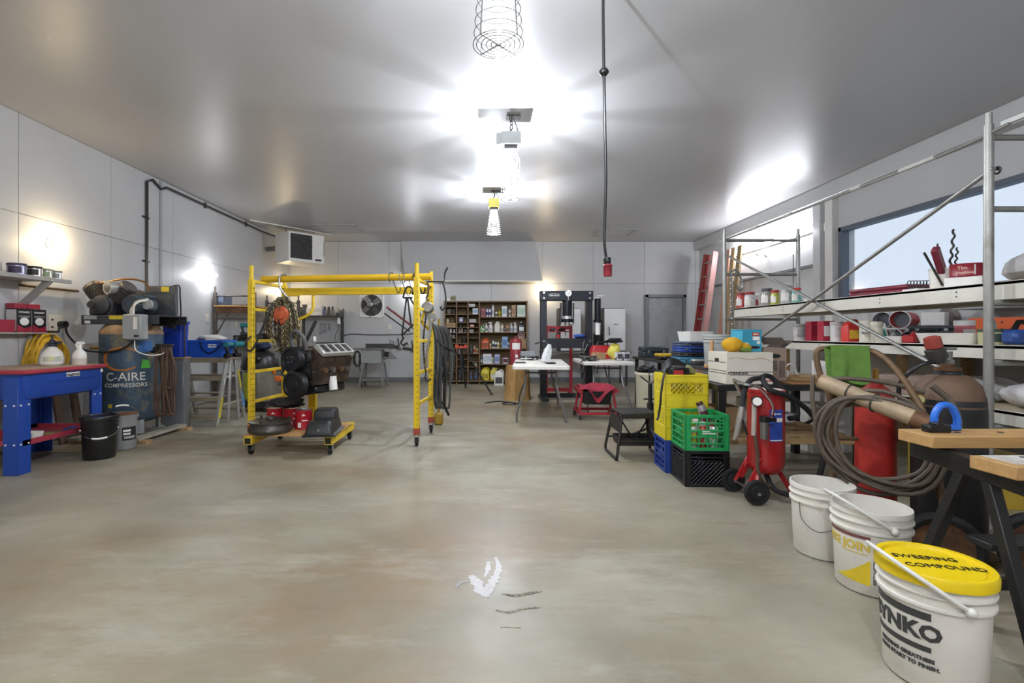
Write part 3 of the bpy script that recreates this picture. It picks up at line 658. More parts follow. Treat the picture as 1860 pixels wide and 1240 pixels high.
MB().prism([(-.05, .0), (.05, .0), (.04, .08), (-.03, .1)], .001, Matrix.Translation((.262, -.16, .78)) @ Matrix.Rotation(R(62), 4, 'Z') @ Matrix.Rotation(R(90), 4, 'X')).part('green_tag', mat('green_tag', '#4fae3c', .5), t)
a0 = R(-52)
og = mat('faded_orange_print', '#b8702c', .6, var=.2, scale=20, hx2='#7f5a35', mix=.3)
ring = textmesh('C', .01)
# big orange C ring as curved strip
vsr = []; fsr = []
for k in range(33):
    a = R(45 + 270 * k / 32); 
    for q in (.155, .195 - .02 * abs(k - 16) / 16):
        uu = q * 1.05 * math.cos(a) - .03; zz = .885 + q * .72 * math.sin(a); ang = R(-66) + uu / r
        for rr in (r - .002, r + .0022): vsr.append((rr * math.cos(ang), rr * math.sin(ang), zz))
for k in range(32):
    i = k * 4; j = i + 4; fsr += [(i + 1, i + 3, j + 3, j + 1), (i, j, j + 2, i + 2), (i, i + 1, j + 1, j), (i + 2, j + 2, j + 3, i + 3)]
MB().add(vsr, fsr).part('orange_ring_logo', og, t)
bpy.data.meshes.remove(ring)
M_fw = mat('faded_white_print', '#d5d2c8', .6, var=.1, scale=25, hx2='#8b8a84', mix=.25)
text('C-AIRE', .125, M_fw, t, None, cyl=(r + .001, .69, R(-67)), bold=.001)
text('COMPRESSORS', .062, M_fw, t, None, cyl=(r + .001, .60, R(-67)), bold=.0006)
cylpatch(MB(), r, R(-98), R(-90), .36, .40).part('warning_sticker', MATS['caution_yellow'], t)
cylpatch(MB(), r, R(-44), R(-16), .96, 1.08).part('blue_label', mat('tank_blue_label', '#2f5f9a', .5, hx2='#b9b03e', mix=.3, scale=9), t)
# wooden skid under the compressor
t = thing('wooden_skid', 'small wooden skid of boards under the air compressor', 'skid', (-4.0, 5.60, 0))
for k, (x, y) in enumerate(((-.30, -.36), (.30, -.36), (-.30, .36), (.30, .36))): MB().box((x + .05, y, .017), (.22, .09, .034), .002).part('block', M_wood, t)
for x in (-.3, .02, .32): MB().box((x, 0, .05), (.12, .84, .031), .002).part('plank', mat('grey_skid_board', '#a39d8e', .7, var=.15, stretch=(8, 1, 8)), t)
# brown hoses hanging by the regulator
t = thing('hose_bundle', 'brown rubber hoses hanging in long loops beside the compressor regulator', 'hose', (-3.55, 5.44, 0))
for k in range(6):
    rd = random.Random(50 + k); x = -.05 + k * .026; 
    MB().tube(spline([(x, 0, 1.02 - .02 * (k % 2)), (x + .03 * rd.uniform(-1, 1), -.03, .7), (x + rd.uniform(-.03, .03), -.02, .30 + .05 * rd.random()), (x + .03, .01, .24 + .05 * rd.random()), (x + .045, .03, .32), (x + .03, .03, .7), (x + .015, .02, 1.02)]), .011, 7).part('hose_loop', mat('brown_hose', '#5a4334', .6, var=.15), t)
MB().tube(spline([(.09, 0, 1.0), (.16, -.02, .8), (.17, -.02, .62), (.12, -.02, .56), (.08, -.02, .58)]), .012, 7).part('hose_end', MATS['brown_hose'], t)
MB().tube([(-.06, .0, 1.035), (.13, 0, 1.035)], .014, 8).part('hanger_bar', M_dsteel, t)
# grey steel cabinet beyond, with the blue tote on it
t = thing('steel_cabinet', 'narrow grey sheet metal cabinet between compressor and step platform', 'cabinet', (-3.82, 6.125, 0))
MB().box((0, 0, .43), (.28, .14, .85), .005).part('body', mat('sheet_metal', '#8b8d8e', .4, .5, var=.12, scale=5), t)
MB().box((.0, -.072, .43), (.25, .006, .80), .002).part('door', mat('sheet_metal_door', '#94989b', .38, .5, var=.12, scale=5), t)
MB().box((0, 0, .863), (.3, .155, .018), .003).part('top', M_wood, t)
t = thing('blue_tote', 'deep blue plastic tote standing on the narrow grey cabinet', 'tote', (-3.82, 6.125, .8725))
loft(MB(), [(rrect(.11, .07, .03), 0), (rrect(.125, .08, .03), .40), (rrect(.135, .09, .03), .40), (rrect(.135, .09, .03), .44), (rrect(.12, .075, .03), .44), (rrect(.10, .06, .03), .02)]).part('tub', mat('deep_blue_plastic', '#1b3ba6', .35, var=.05), t)
MB().box((.14, -.05, .22), (.012, .02, .46), .002).part('metal_strap', M_dsteel, t)
# ---- pails in front
p = pail('black_pail', 'black lidded pail with a wire handle beside the parts washer leg', 'pail', (-3.60, 4.63, 0), R(38), .142, .385, M_blackpl, M_blackpl)
bail(p, .142, .27, R(-28), M_chrome)
p = pail('steel_pail', 'grey metal pail with a printed label and raised handle behind the black pail', 'pail', (-3.66, 5.0, 0), R(38), .135, .355, mat('grey_tin', '#a2a4a4', .4, .4, var=.08), None, ribs=False)
bail(p, .135, .32, R(62), M_chrome)
MB().lathe([(0, .35), (.13, .352), (.138, .358), (.138, .35)], 30).part('rusty_lid', M_rust, p)
cylpatch(MB(), .127, R(-92), R(-30), .10, .23).part('label_patch', M_ink, p)
cylpatch(MB(), .1285, R(-88), R(-58), .185, .205).part('illegible_print', M_inkw, p)
cylpatch(MB(), .1285, R(-88), R(-60), .155, .172).part('illegible_print', M_inkw, p)
cylpatch(MB(), .1285, R(-85), R(-40), .115, .14).part('label_stripe', M_lgrey, p)

# ---- pipes on the left wall, heater
t = thing('wall_conduit', 'dark conduit running up the left wall and along under the ceiling', 'conduit', (XL, 0, 0))
yv = 4185 / (880.5 - 263)
MB().tube([(.03, yv, 1.2), (.03, yv, 3.24), (.03, yv + .12, 3.30), (.03, yv + .3, 3.22), (.03, yv + .42, 3.28), (.03, 10.2, 3.28), (.1, 10.75, 3.27), (.35, 10.6, 3.2), (.42, 10.5, 3.05)], .018, 8).part('pipe', mat('black_conduit', '#2b2b2c', .4, .3), t)
for z in (2.15, 2.75): MB().box((.012, yv, z), (.024, .14, .025), .003).part('clamp', M_dsteel, t)
for y in (8.2, 9.6): MB().box((.02, y, 3.28), (.04, .03, .09), .003).part('clamp', M_dsteel, t)
solo(MB().tube([(-4.52, 9.52, 0), (-3.39, 10.94, 0)], .012, 8), 'ceiling_conduit', M_white, 'thin white conduit crossing the ceiling corner above the heater', 'conduit', (0, 0, ZC - .014))
t = thing('unit_heater', 'white louvred unit heater hanging in the far left corner', 'heater', (-3.88, 10.42, 2.63), R(47))
# local: front face towards -Y
M_htr = mat('heater_enamel', '#dcdad4', .4, var=.02)
MB().box((0, .02, .30), (.78, .62, .60), .01).part('casing', M_htr, t)
MB().box((-.12, -.293, .31), (.46, .01, .50)).part('louvre_opening', M_ink, t)
for k in range(8): MB().box((-.12, -.305, .09 + k * .062), (.46, .05, .006), .001, rot=(R(35), 0, 0)).part('louvre', mat('louvre_metal', '#77736e', .35, .6), t)
MB().box((.25, -.295, .07), (.14, .004, .035)).part('name_plate', M_ink, t)
for k in range(8): MB().box((.375, -.294, .18 + k * .04), (.012, .006, .025)).part('vent_slot', M_dsteel, t)
for x in (-.3, .3): MB().tube([(x, 0, .6), (x, 0, ZC - 2.63)], .008, 6).part('hanger_rod', M_dsteel, t)
MB().cyl((-.30, .25, .32), (-.42, .62, .32), .055, n=14).part('flue_pipe', M_steel, t)
for sgn in (1,):
    pass
def hatch(label, x0, x1, y0, y1):
    t = thing('ceiling_hatch', label, 'hatch', ((x0 + x1) / 2, (y0 + y1) / 2, ZC), 0, 'attic hatches in the ceiling')
    w_, d_ = x1 - x0, y1 - y0
    MB().box((0, 0, -.004), (w_ - .1, d_ - .1, .008), .002).part('panel', M_ceil, t)
    for a in (((0, -d_ / 2 + .03, -.010), (w_, .06, .02)), ((0, d_ / 2 - .03, -.010), (w_, .06, .02)), ((-w_ / 2 + .03, 0, -.010), (.06, d_ - .12, .02)), ((w_ / 2 - .03, 0, -.010), (.06, d_ - .12, .02))): MB().box(*a, .003).part('frame_trim', M_lgrey, t)
hatch('framed ceiling hatch near the heater', -3.47, -2.61, 9.92, 10.76)
hatch('framed ceiling hatch near the grey door', 2.385, 3.22, 10.37, 11.12)

# ---- aluminium step platform
t = thing('step_platform', 'wide aluminium folding step platform with wooden treads', 'step ladder', (-3.40, 6.58, 0))
treads = [(.845, -.0, .26, .0), (.60, -.14, .14, 0), (.36, -.22, .14, 0), (.12, -.28, .14, 0)]
M_tread = mat('worn_tread', '#8f8470', .6, .1, var=.2, stretch=(1, 8, 8))
MB().box((-.30, 0, .835), (.74, .30, .03), .004).box((-.30, -.15, .815), (.74, .015, .06), .002).part('top_plank', M_tread, t)
for z, y in ((.60, -.17), (.345, -.25), (.13, -.31)): MB().box((-.30, y, z), (.64, .13, .02), .003).box((-.30, y - .06, z - .02), (.64, .012, .05), .002).part('tread', M_tread, t)
for z, y in ((.60, .17), (.345, .25), (.13, .31)): MB().box((-.30, y, z), (.64, .10, .02), .003).part('tread', M_tread, t)
for x in (0.03, -.63):
    MB().tube([(x, -.1, .84), (x, -.36, .0)], .02, 4).box((x, -.23, .42), (.03, .07, .86), .003, rot=(R(-17), 0, 0)).part('side_rail', M_alu, t)
    MB().box((x, .23, .42), (.03, .07, .87), .003, rot=(R(17), 0, 0)).part('side_rail', M_alu, t)
    MB().box((x + .02, -.02, .60), (.012, .32, .03), .002).part('spreader', M_alu, t); MB().box((x + .02, -.0, .25), (.012, .45, .025), .002).part('spreader', M_alu, t)
    MB().box((x + .03, -.10, .42), (.02, .05, .80), .003, rot=(R(-6), 0, 0)).part('inner_rail', M_alu, t); MB().box((x + .03, .1, .42), (.02, .05, .80), .003, rot=(R(6), 0, 0)).part('inner_rail', M_alu, t)
lab = mat('ladder_label_yellow', '#d4c545', .5, hx2='#4a4a3a', mix=.3, scale=20)
MB().box((.049, -.285, .22), (.004, .045, .26), rot=(R(-17), 0, 0)).part('warning_label', lab, t)
MB().box((.049, .19, .55), (.004, .045, .26), rot=(R(17), 0, 0)).part('warning_label', lab, t)
MB().box((.049, .29, .25), (.004, .05, .2), rot=(R(17), 0, 0)).part('blue_tape', mat('blue_tape', '#5b93c9', .6, hx2='#b9bdc0', mix=.4, scale=14), t)
t = thing('recycling_box', 'bright blue recycling box heaped with white rags on the step platform', 'box', (-3.66, 6.60, .851))
M_rb = mat('recycle_blue', '#1f58c4', .4, var=.05)
loft(MB(), [(rrect(.22, .15, .03), 0), (rrect(.26, .18, .03), .19), (rrect(.275, .195, .03), .195), (rrect(.275, .195, .03), .225), (rrect(.255, .175, .03), .225), (rrect(.21, .14, .03), .02)]).part('tub', M_rb, t)
bars([(.13, -.181, .165, .11, .018), (.125, -.176, .138, .11, .018)], M_inkw, t, .012)
MB().tube(spline([(-.02, -.2, .21), (.02, -.2, .1), (.12, -.2, .06), (.24, -.19, .16), (.27, -.15, .22)]), .008, 6).part('strap', M_blackpl, t)
solo(MB().ell((0, 0, 0), (.17, .12, .06), 20, 10, .35, 3), 'white_rags', mat('white_rag', '#dcdad6', .9, bump=.3), 'crumpled white rags in the blue recycling box', 'rags', (-3.62, 6.6, 1.085))
# power tools at the end of the platform
def tool(label, loc, rz, body, cat='power tool', name='cordless_drill'):
    t = thing(name, label, cat, loc, rz)
    MB().cyl((-.09, 0, .17), (.08, 0, .17), .032, .036, n=12).part('motor_housing', body, t)
    MB().cyl((.08, 0, .17), (.13, 0, .17), .024, .014, n=10).part('chuck', M_dsteel, t)
    MB().box((-.05, 0, .09), (.04, .032, .13), .012, rot=(0, R(-12), 0)).part('grip', M_blackpl, t)
    MB().box((-.035, 0, .025), (.11, .065, .05), .008).part('battery', M_blackpl, t)
M_mak = mat('teal_tool', '#1f7c86', .45, var=.05)

# ---- shop vacuum
t = thing('shop_vacuum', 'wet and dry vacuum with a stainless drum and black head behind the yellow scaffold', 'vacuum', (-3.42, 7.55, 0))
MB().lathe([(0, .14), (.23, .14), (.245, .16), (.25, .60), (.26, .61), (.26, .63), (0, .63)], 32).part('drum', mat('stainless_drum', '#a9aba6', .25, .9, var=.06), t)
MB().lathe([(.27, .62), (.275, .66), (.26, .72), (.25, .80), (.2, .87), (.1, .91), (0, .92)], 32).box((.0, -.20, .78), (.22, .16, .12), .03).part('motor_head', M_blackpl, t)
MB().lathe([(.2, .06), (.27, .07), (.27, .14), (.2, .15), (0, .15)], 28).part('base_ring', M_blackpl, t)
for k in range(4):
    a = R(45 + 90 * k); MB().cyl((.27 * math.cos(a) - .02, .27 * math.sin(a), .06), (.27 * math.cos(a) + .02, .27 * math.sin(a), .06), .06, n=16).part('wheel', M_dsteel, t)
MB().box((.245, -.08, .6), (.03, .05, .10), .006).part('orange_latch', mat('orange_plastic', '#d9681f', .45), t)
cylpatch(MB(), .252, R(-130), R(-85), .2, .58).part('yellow_reflection_patch', mat('lime_reflection', '#b8c23c', .5), t)  # yellowish reflection on the steel drum, painted on as a lime patch
solo(MB().ell((0, 0, .02), (.14, .10, .06), 18, 9, .3, 8), 'tarp_bundle', mat('navy_cloth', '#24304a', .9, bump=.2), 'dark blue and yellow cloth bundle on top of the vacuum', 'cloth', (-3.38, 7.5, .955))
tool('teal cordless drill beside the recycling box, nearer one', (-3.335, 6.455, .851), R(95), M_mak)
tool('teal cordless drill beside the recycling box, farther one', (-3.335, 6.71, .851), R(80), M_mak)

# ---- steel pipe rack along the left wall
M_rack = mat('rack_brown_grey', '#5d5650', .55, .4, var=.25, scale=10, hx2='#7b5a42', mix=.3)
t = thing('steel_rack', 'tall steel storage rack made of frames standing along the left wall', 'rack', (-4.24, 9.4, 0))
for y in (-1.0, 1.0):
    for x in (-.33, .33): MB().box((x, y, .93), (.055, .055, 1.86), .003).cyl((x, y, 1.86), (x, y, 1.96), .016, n=8).part('upright', M_rack, t)
    for z, hh in ((1.80, .03), (1.42, .03)): MB().cyl((-.33, y, z), (.33, y, z), hh / 2, n=8).part('rung', M_rack, t)
    MB().box((0, y, 1.56), (.64, .045, .10), .003).part('beam', M_rust, t)
    MB().tube([(-.30, y, 1.16), (-.1, y, 1.52)], .014, 6).part('knee_brace', M_rack, t)
for z, mm in ((1.625, M_ply), (1.02, M_rack), (.45, M_rack)): MB().box((0, 0, z), (.66, 2.1, .025), .003).part('shelf', mm, t)
for k in range(5):
    rd = random.Random(k + 9); solo(MB().tube([(0, -.9, 0), (0, .9, .02 * rd.uniform(-1, 1))], .012, 7), 'metal_rod', M_dsteel, ['thin steel rod on the left wall rack, nearest the wall', 'thin steel rod on the left wall rack, second from the wall', 'thin steel rod on the left wall rack, middle one', 'thin steel rod on the left wall rack, fourth from the wall', 'thin steel rod on the left wall rack, farthest from the wall'][k], 'rod', (-4.42 + k * .075, 9.42, 1.651), .05 * rd.uniform(-1, 1))
solo(MB().box((0, 0, .09), (.12, .3, .18), .004).box((0, 0, .185), (.13, .31, .012), .003), 'file_box', mat('slate_blue_box', '#6a7890', .5), 'slate blue box on the top shelf of the left wall rack', 'box', (-4.53, 8.62, 1.640))
def toolcase(name, label, loc, rz, dim, m, m2=None, cat='tool case', hl=True, group=None):
    t = thing(name, label, cat, loc, rz, group); w_, d_, h_ = dim
    MB().box((0, 0, h_ * .27), (w_, d_, h_ * .52), .01).part('base', m, t)
    MB().box((0, 0, h_ * .77), (w_, d_, h_ * .44), .01).part('lid', m2 or m, t)
    if hl:
        MB().tube([(-w_ * .16, -d_ / 2, h_ * .5), (-w_ * .15, -d_ / 2 - .03, h_ * .5), (w_ * .15, -d_ / 2 - .03, h_ * .5), (w_ * .16, -d_ / 2, h_ * .5)], .009, 6).part('handle', M_blackpl, t)
        for s_ in (-1, 1): MB().box((s_ * w_ * .3, -d_ / 2 - .006, h_ * .52), (.035, .014, h_ * .3), .003).part('latch', M_steel, t)
    return t
toolcase('tool_case', 'flat dark tool case on the lower shelf of the left wall rack', (-4.15, 8.7, 1.033), 0, (.4, .3, .1), M_dsteel)
tool('teal angle drill lying on the left wall rack lower shelf', (-4.12, 8.55, 1.134), .5, M_mak)
solo(MB().ell((0, 0, .06), (.2, .16, .07), 18, 9, .3, 12), 'cable_heap', mat('dark_cable', '#2f2f33', .6, var=.3, scale=25, bump=.4), 'heap of dark cables on the left wall rack behind the scaffold', 'cables', (-4.1, 9.3, 1.033))
for (x, y, z, lb) in ((708, 594, 11.83, 'cream outlet plate on the back wall below the fan'),):
    solo(MB().box((0, 0, 0), (.075, .01, .12), .002).box((0, -.006, .025), (.03, .004, .03)).box((0, -.006, -.025), (.03, .004, .03)), 'wall_outlet', MATS['cream_plate'], lb, 'outlet', (px(708, YB), YB - .013, pz(594, YB)))
solo(MB().box((0, 0, 0), (.01, .075, .13), .002).box((.006, 0, .0), (.004, .02, .04)), 'wall_switch', MATS['cream_plate'], 'cream switch plate on the left wall between compressor and rack', 'switch', (XL + .013, 8.28, 1.42))
solo(MB().box((0, 0, 0), (.01, .075, .12), .002).box((.006, 0, .025), (.004, .03, .03)).box((.006, 0, -.025), (.004, .03, .03)), 'wall_outlet', MATS['cream_plate'], 'cream outlet plate on the left wall inside the rack', 'outlet', (XL + .013, 9.24, 1.34))
# ================================================================ MIDDLE: yellow scaffold, engine stand
SA = R(-6)
t = thing('rolling_scaffold', 'yellow steel rolling scaffold with ladder frames at both ends', 'scaffold', (-.70, 5.10, 0), SA)
# local: near right post at origin, +Y to the far posts, -X to the left frame
SW, SD = 1.80, .70
def spost(x, y, near):
    MB().box((x, y, .93), (.055, .055, 1.62), .003).part('post', M_yel, t)
    MB().cyl((x, y, 1.74), (x, y, 1.885), .022, n=12).part('coupling_pin', M_yel, t)
    h = MB()
    for k in range(26): h.cyl((x + (.0278 if x < -1 else -.0278), y, .22 + k * .057), (x + (.0285 if x < -1 else -.0285), y, .22 + k * .057), .0075, n=8)
    for k in range(26): h.cyl((x + .012, y - .0278, .22 + k * .057), (x + .012, y - .0285, .22 + k * .057), .006, n=6)
    o = h.part('punched_holes', M_ink, t); o['kind'] = 'stuff'
    MB().box((x, y, .155), (.06, .06, .07), .003).part('red_stem_clip', mat('red_oxide', '#a4432f', .5, var=.2), t)
    caster(t, (x, y, .125), .045, M_rubber, .035, R(20))
for x in (0, -SW):
    for y in (0, SD): spost(x, y, y == 0)
    for z in (.43, .75, 1.08, 1.42, 1.72): MB().box((x, SD / 2, z), (.028, SD - .05, .032), .003).part('rung', M_yel, t)
MB().box((-SW / 2, SD, 1.665), (SW - .05, .03, .085), .003).part('side_rail', M_yel, t)
MB().tube([(-SW - .07, .33, 1.775), (.10, .27, 1.775)], .037, 16).part('round_beam', mat('yellow_beam', '#d9ae1c', .45, var=.08, scale=6, hx2='#9a7420', mix=.25), t)
MB().tube(spline([(-SW + .36, SD, 1.62), (-SW + .36, SD - .01, 1.46), (-SW + .3, SD - .02, 1.38), (-SW + .12, SD - .03, 1.30), (-SW + .03, SD, 1.26)]), .017, 10).part('brace_tube', M_yel, t)
MB().tube(spline([(-.03, SD, 1.62), (-.08, SD, 1.42), (-.1, SD - .04, 1.3), (-.02, SD, 1.2)]), .017, 10).part('brace_tube', M_yel, t)
MB().tube([(-SW + .0, SD - .02, 1.62), (-SW + .2, SD - .02, 1.62)], .012, 6).part('cross_pin', M_yel, t)
def W(lx, ly, z):
    c, s_ = math.cos(SA), math.sin(SA); return (-.70 + lx * c - ly * s_, 5.10 + lx * s_ + ly * c, z)
# S hooks on the round beam
def shook(label, x, zt, L, rz=0, m=M_dsteel, r=.005):
    w = W(x, .28, zt)
    pts = [(-.02, -.035, -.06), (-.03, -.045, .0), (-.02, -.03, .04), (0, 0, .05), (.0, .04, .03), (.005, .043, -.05), (.02, .03, -L * .5), (.04, .0, -L + .05), (.06, -.01, -L), (.085, -.01, -L + .02), (.09, -.01, -L + .06)]
    solo(MB().tube(spline(pts, 5), r, 7), 's_hook', m, label, 'hook', w, rz, 'S hooks on the scaffold beam')
shook('thin steel hook on the round yellow beam, farthest left of the group', -.34, 1.775, .17)
shook('long steel hook on the round yellow beam, second from left', -.23, 1.775, .20, .2, M_steel)
shook('long steel hook on the round yellow beam, third from left', -.17, 1.775, .16, -.2, M_steel)
shook('thick dark hook on the round yellow beam, beside the right post', -.07, 1.775, .18, .1, M_black, .009)
# black spreader frame hanging from the hooks
t = thing('lifting_frame', 'black triangular steel lifting frame hanging from the scaffold beam', 'lifting frame', W(-.20, .27, 0))
MB().tube(spline([(-.02, 0, 1.55), (.02, 0, 1.66), (.07, 0, 1.66), (.09, 0, 1.58)], 5), .010, 7).part('loop', M_black, t)
MB().tube([(.02, 0, 1.56), (-.03, 0, 1.14), (-.01, 0, 1.10)], .010, 6).part('bar', M_black, t)
MB().tube([(.05, 0, 1.56), (.17, 0, 1.36), (.14, 0, 1.30), (-.03, 0, 1.14)], .010, 6).part('bar', M_black, t)
MB().tube([(.03, 0, 1.56), (.07, 0, 1.24)], .010, 6).part('bar', M_black, t)
MB().tube([(.10, 0, 1.6), (.17, 0, 1.36)], .008, 6).part('bar', M_black, t)
MB().box((.035, 0, 1.55), (.10, .03, .02), .003).part('clamp', M_black, t)
MB().tube(spline([(-.01, 0, 1.12), (-.04, 0, 1.06), (-.01, 0, 1.035), (.03, 0, 1.06)], 5), .010, 7).part('bottom_hook', M_black, t)
MB().tube([(-.20, .02, 1.45), (.08, 0, 1.24)], .012, 6).part('red_bar', mat('dark_red_bar', '#6c2a2c', .5), t)
MB().tube([(-.22, -.01, 1.38), (.06, -.02, 1.18)], .008, 6).part('bar', M_black, t)
MB().tube(spline([(.07, 0, 1.24), (.12, -.02, 1.18), (.14, -.02, 1.21)], 5), .006, 6).part('small_hook', M_black, t)
# orange chain hoist with a bundle of chain on the left
HX = W(-SW + .22, .31, 0)
t = thing('chain_hoist', 'orange chain hoist with a thick bundle of hanging chain', 'chain hoist', (HX[0], HX[1], 0))
MB().tube(spline([(.03, .03, 1.80), (-.01, .0, 1.825), (-.05, -.04, 1.79), (-.045, -.05, 1.68), (.0, -.03, 1.60), (.03, -.02, 1.57)], 6), .012, 8).part('top_hook', M_steel, t)
Mo = mat('hoist_orange', '#b4512a', .5, var=.15, scale=10)
MB().lathe([(0, -.05), (.07, -.05), (.085, -.03), (.085, .03), (.07, .05), (0, .05)], 24, M=Matrix.Translation((.0, -.10, 1.36)) @ Matrix.Rotation(R(90), 4, 'X') @ Matrix.Diagonal((1, 1.25, 1, 1))).lathe([(0, 0), (.05, 0), (.045, .02), (0, .025)], 20, M=Matrix.Translation((0, -.15, 1.36)) @ Matrix.Rotation(R(90), 4, 'X')).part('gear_housing', Mo, t)
MB().box((0, -.06, 1.50), (.07, .05, .12), .01, rot=(0, R(25), 0)).part('neck', M_rust, t)
Mc = mat('chain_steel', '#8d8264', .4, .75, var=.3, scale=30); Mc2 = mat('chain_dark', '#514a3e', .45, .7, var=.3, scale=30)
for k in range(20):
    rd = random.Random(200 + k); x0 = -.17 + .34 * k / 19; lo = 1.14 - .22 * rd.random() if 3 < k < 17 else 1.2
    y0 = -.10 + .05 * rd.uniform(-1, 1)
    pts = spline([(x0 * .25, -.08, 1.56), (x0 * .8, y0, 1.42), (x0, y0 - .02, 1.2), (x0 * .7 + .02, y0, lo - .08), (x0 * .5 + .05, y0 + .02, lo), (x0 * .6 + .07, y0 + .03, 1.2), (x0 * .5 + .03, y0 + .03, 1.5)], 6)
    chain_mb(pts, .04, .0062).part('chain_loop', Mc if k % 3 else Mc2, t)
chain_mb(spline([(.06, -.1, 1.3), (.08, -.1, 1.0), (.04, -.09, .85), (.02, -.1, .80)], 6), .04, .0065).part('load_chain', Mc2, t)
MB().box((.02, -.1, .795), (.05, .04, .07), .01).tube(spline([(.02, -.1, .76), (.0, -.1, .72), (.03, -.1, .69), (.07, -.1, .71), (.07, -.1, .74)], 5), [.012] * 20 + [.007], 8).part('bottom_hook', M_cast, t)
MB().box((-.06, -.06, .66), (.07, .03, .06), .005).part('orange_latch', mat('orange_plastic', '#d9681f', .45), t)
# hooks and black strap on near left post
solo(MB().tube(spline([(0, 0, 0), (-.03, -.03, -.05), (-.04, -.03, -.12), (0, -.03, -.15), (.05, -.02, -.1), (.16, 0, .18), (.22, .02, .34)], 6), .011, 7), 'steel_bar_hook', M_black, 'black bent bar hook hung on the left scaffold post', 'hook', W(-SW + .02, -.045, 1.13), 0)
# ---- engine stand
MG = (-1.86, 4.72)
t = thing('engine_stand', 'yellow engine stand on casters with an upright post', 'engine stand', (MG[0], MG[1], 0))
for x in (-.38, .38):
    MB().box((x, .36, .145), (.075, .80, .075), .003).part('base_rail', M_yel, t)
    MB().box((x, -.0405, .145), (.055, .002, .055)).part('open_tube_end', M_ink, t)
    caster(t, (x, .02, .107), .042, M_rubber, .02); caster(t, (x, .70, .107), .042, M_rubber, .02)
MB().box((0, .70, .145), (.70, .07, .07), .003).part('cross_rail', M_yel, t)
MB().box((-.02, .70, .48), (.075, .075, .60), .003).part('upright', M_yel, t)
MB().box((.02, .66, .80), (.09, .10, .10), .005).part('mount_head', M_yel, t)
MB().box((0, .30, .190), (.86, .62, .014), .002).part('plywood_deck', M_ply, t)
# ---- V8 engine hanging on the stand (local front towards -Y,-X)
M_blk = mat('engine_block', '#5d4a3c', .55, .4, var=.3, scale=16, hx2='#292625', mix=.5, bump=.2)
M_blkk = mat('engine_black', '#202022', .4, .3, var=.2, scale=14)
t = thing('v8_engine', 'greasy V8 engine block with black pulleys mounted on the yellow stand', 'engine', (-1.72, 5.16, .80), R(-24))
t.rotation_euler = (0, R(-8), R(-24))
# block prism in XZ extruded along Y
MB().prism([(-.16, -.17), (.16, -.17), (.19, -.06), (.26, .08), (.16, .20), (.04, .08), (-.04, .08), (-.16, .20), (-.26, .08), (-.19, -.06)], .46, Matrix.Translation((0, .23, 0)) @ Matrix.Rotation(R(90), 4, 'X')).part('block', M_blk, t)
MB().box((0, .0, -.21), (.26, .44, .09), .02).part('crank_web', M_blkk, t)
for sg in (-1, 1):
    Mh = Matrix.Translation((sg * .225, 0, .165)) @ Matrix.Rotation(R(45 * sg), 4, 'Y')
    MB().box((0, 0, .0), (.16, .46, .05), .008, M=Mh).part('deck_face', M_alu if sg > 0 else M_blk, t)
    if sg > 0:
        for k in range(4): MB().box((0, -.16 + k * .107, .027), (.115, .065, .006), .02, M=Mh).part('cylinder_bore', M_ink, t)
    for k in range(4): MB().cyl((sg * .2, -.17 + k * .11, -.03), (sg * .245, -.17 + k * .11, -.04), .026, n=12).part('freeze_plug', M_steel if k % 2 else M_rust, t)
MB().lathe([(0, 0), (.09, 0), (.12, .01), (.12, .03), (.07, .05), (0, .05)], 24, M=Matrix.Translation((0, -.225, -.02)) @ Matrix.Rotation(R(90), 4, 'X')).part('timing_cover', M_blkk, t)
def pulley(x, z, r, yy, nm):
    MB().lathe([(0, .0), (r * .35, .0), (r * .4, .012), (r * .75, .012), (r * .8, .0), (r * .96, 0), (r, .004), (r * .9, .02), (r, .036), (r, .04), (r * .9, .055), (r, .07), (r * .9, .075), (0, .075)], 32, M=Matrix.Translation((x, yy, z)) @ Matrix.Rotation(R(-90), 4, 'X')).part(nm, M_blkk, t)
pulley(-.03, .11, .125, -.36, 'water_pump_pulley'); pulley(-.02, -.14, .135, -.37, 'crank_pulley')
for k in range(4):
    a = PI / 4 + k * PI / 2; MB().cyl((-.03 + .035 * math.cos(a), -.362, .11 + .035 * math.sin(a)), (-.03 + .035 * math.cos(a), -.352, .11 + .035 * math.sin(a)), .008, n=6).part('pulley_bolt', M_chrome, t)
MB().cyl((0, -.29, .11), (0, -.2, .1), .045, n=12).box((.05, -.22, .12), (.16, .08, .1), .02).part('water_pump', M_cast, t)
MB().tube(spline([(-.16, -.16, .22), (-.16, -.19, .34), (-.06, -.22, .40), (.02, -.2, .32), (.02, -.18, .2)]), .020, 10).part('radiator_hose', mat('grey_hose', '#5a5a5a', .5), t)
MB().tube([(-.12, -.1, .2), (.0, .02, .5)], .018, 8).part('dipstick_bar', M_black, t)
MB().cyl((.17, -.02, -.24), (.17, -.02, -.10), .042, n=18).part('oil_filter', M_inkw, t)
MB().box((-.02, .0, .16), (.20, .40, .06), .02).part('lifter_valley', M_blkk, t)
MB().cyl((.16, -.2, .26), (.16, -.2, .31), .022, n=12).part('thermostat_neck', M_alu, t)
for k in range(6): MB().cyl((-.12 + .05 * k, -.235, -.06 + .02 * (k % 2)), (-.12 + .05 * k, -.246, -.06 + .02 * (k % 2)), .009, n=6).part('cover_bolt', M_steel, t)
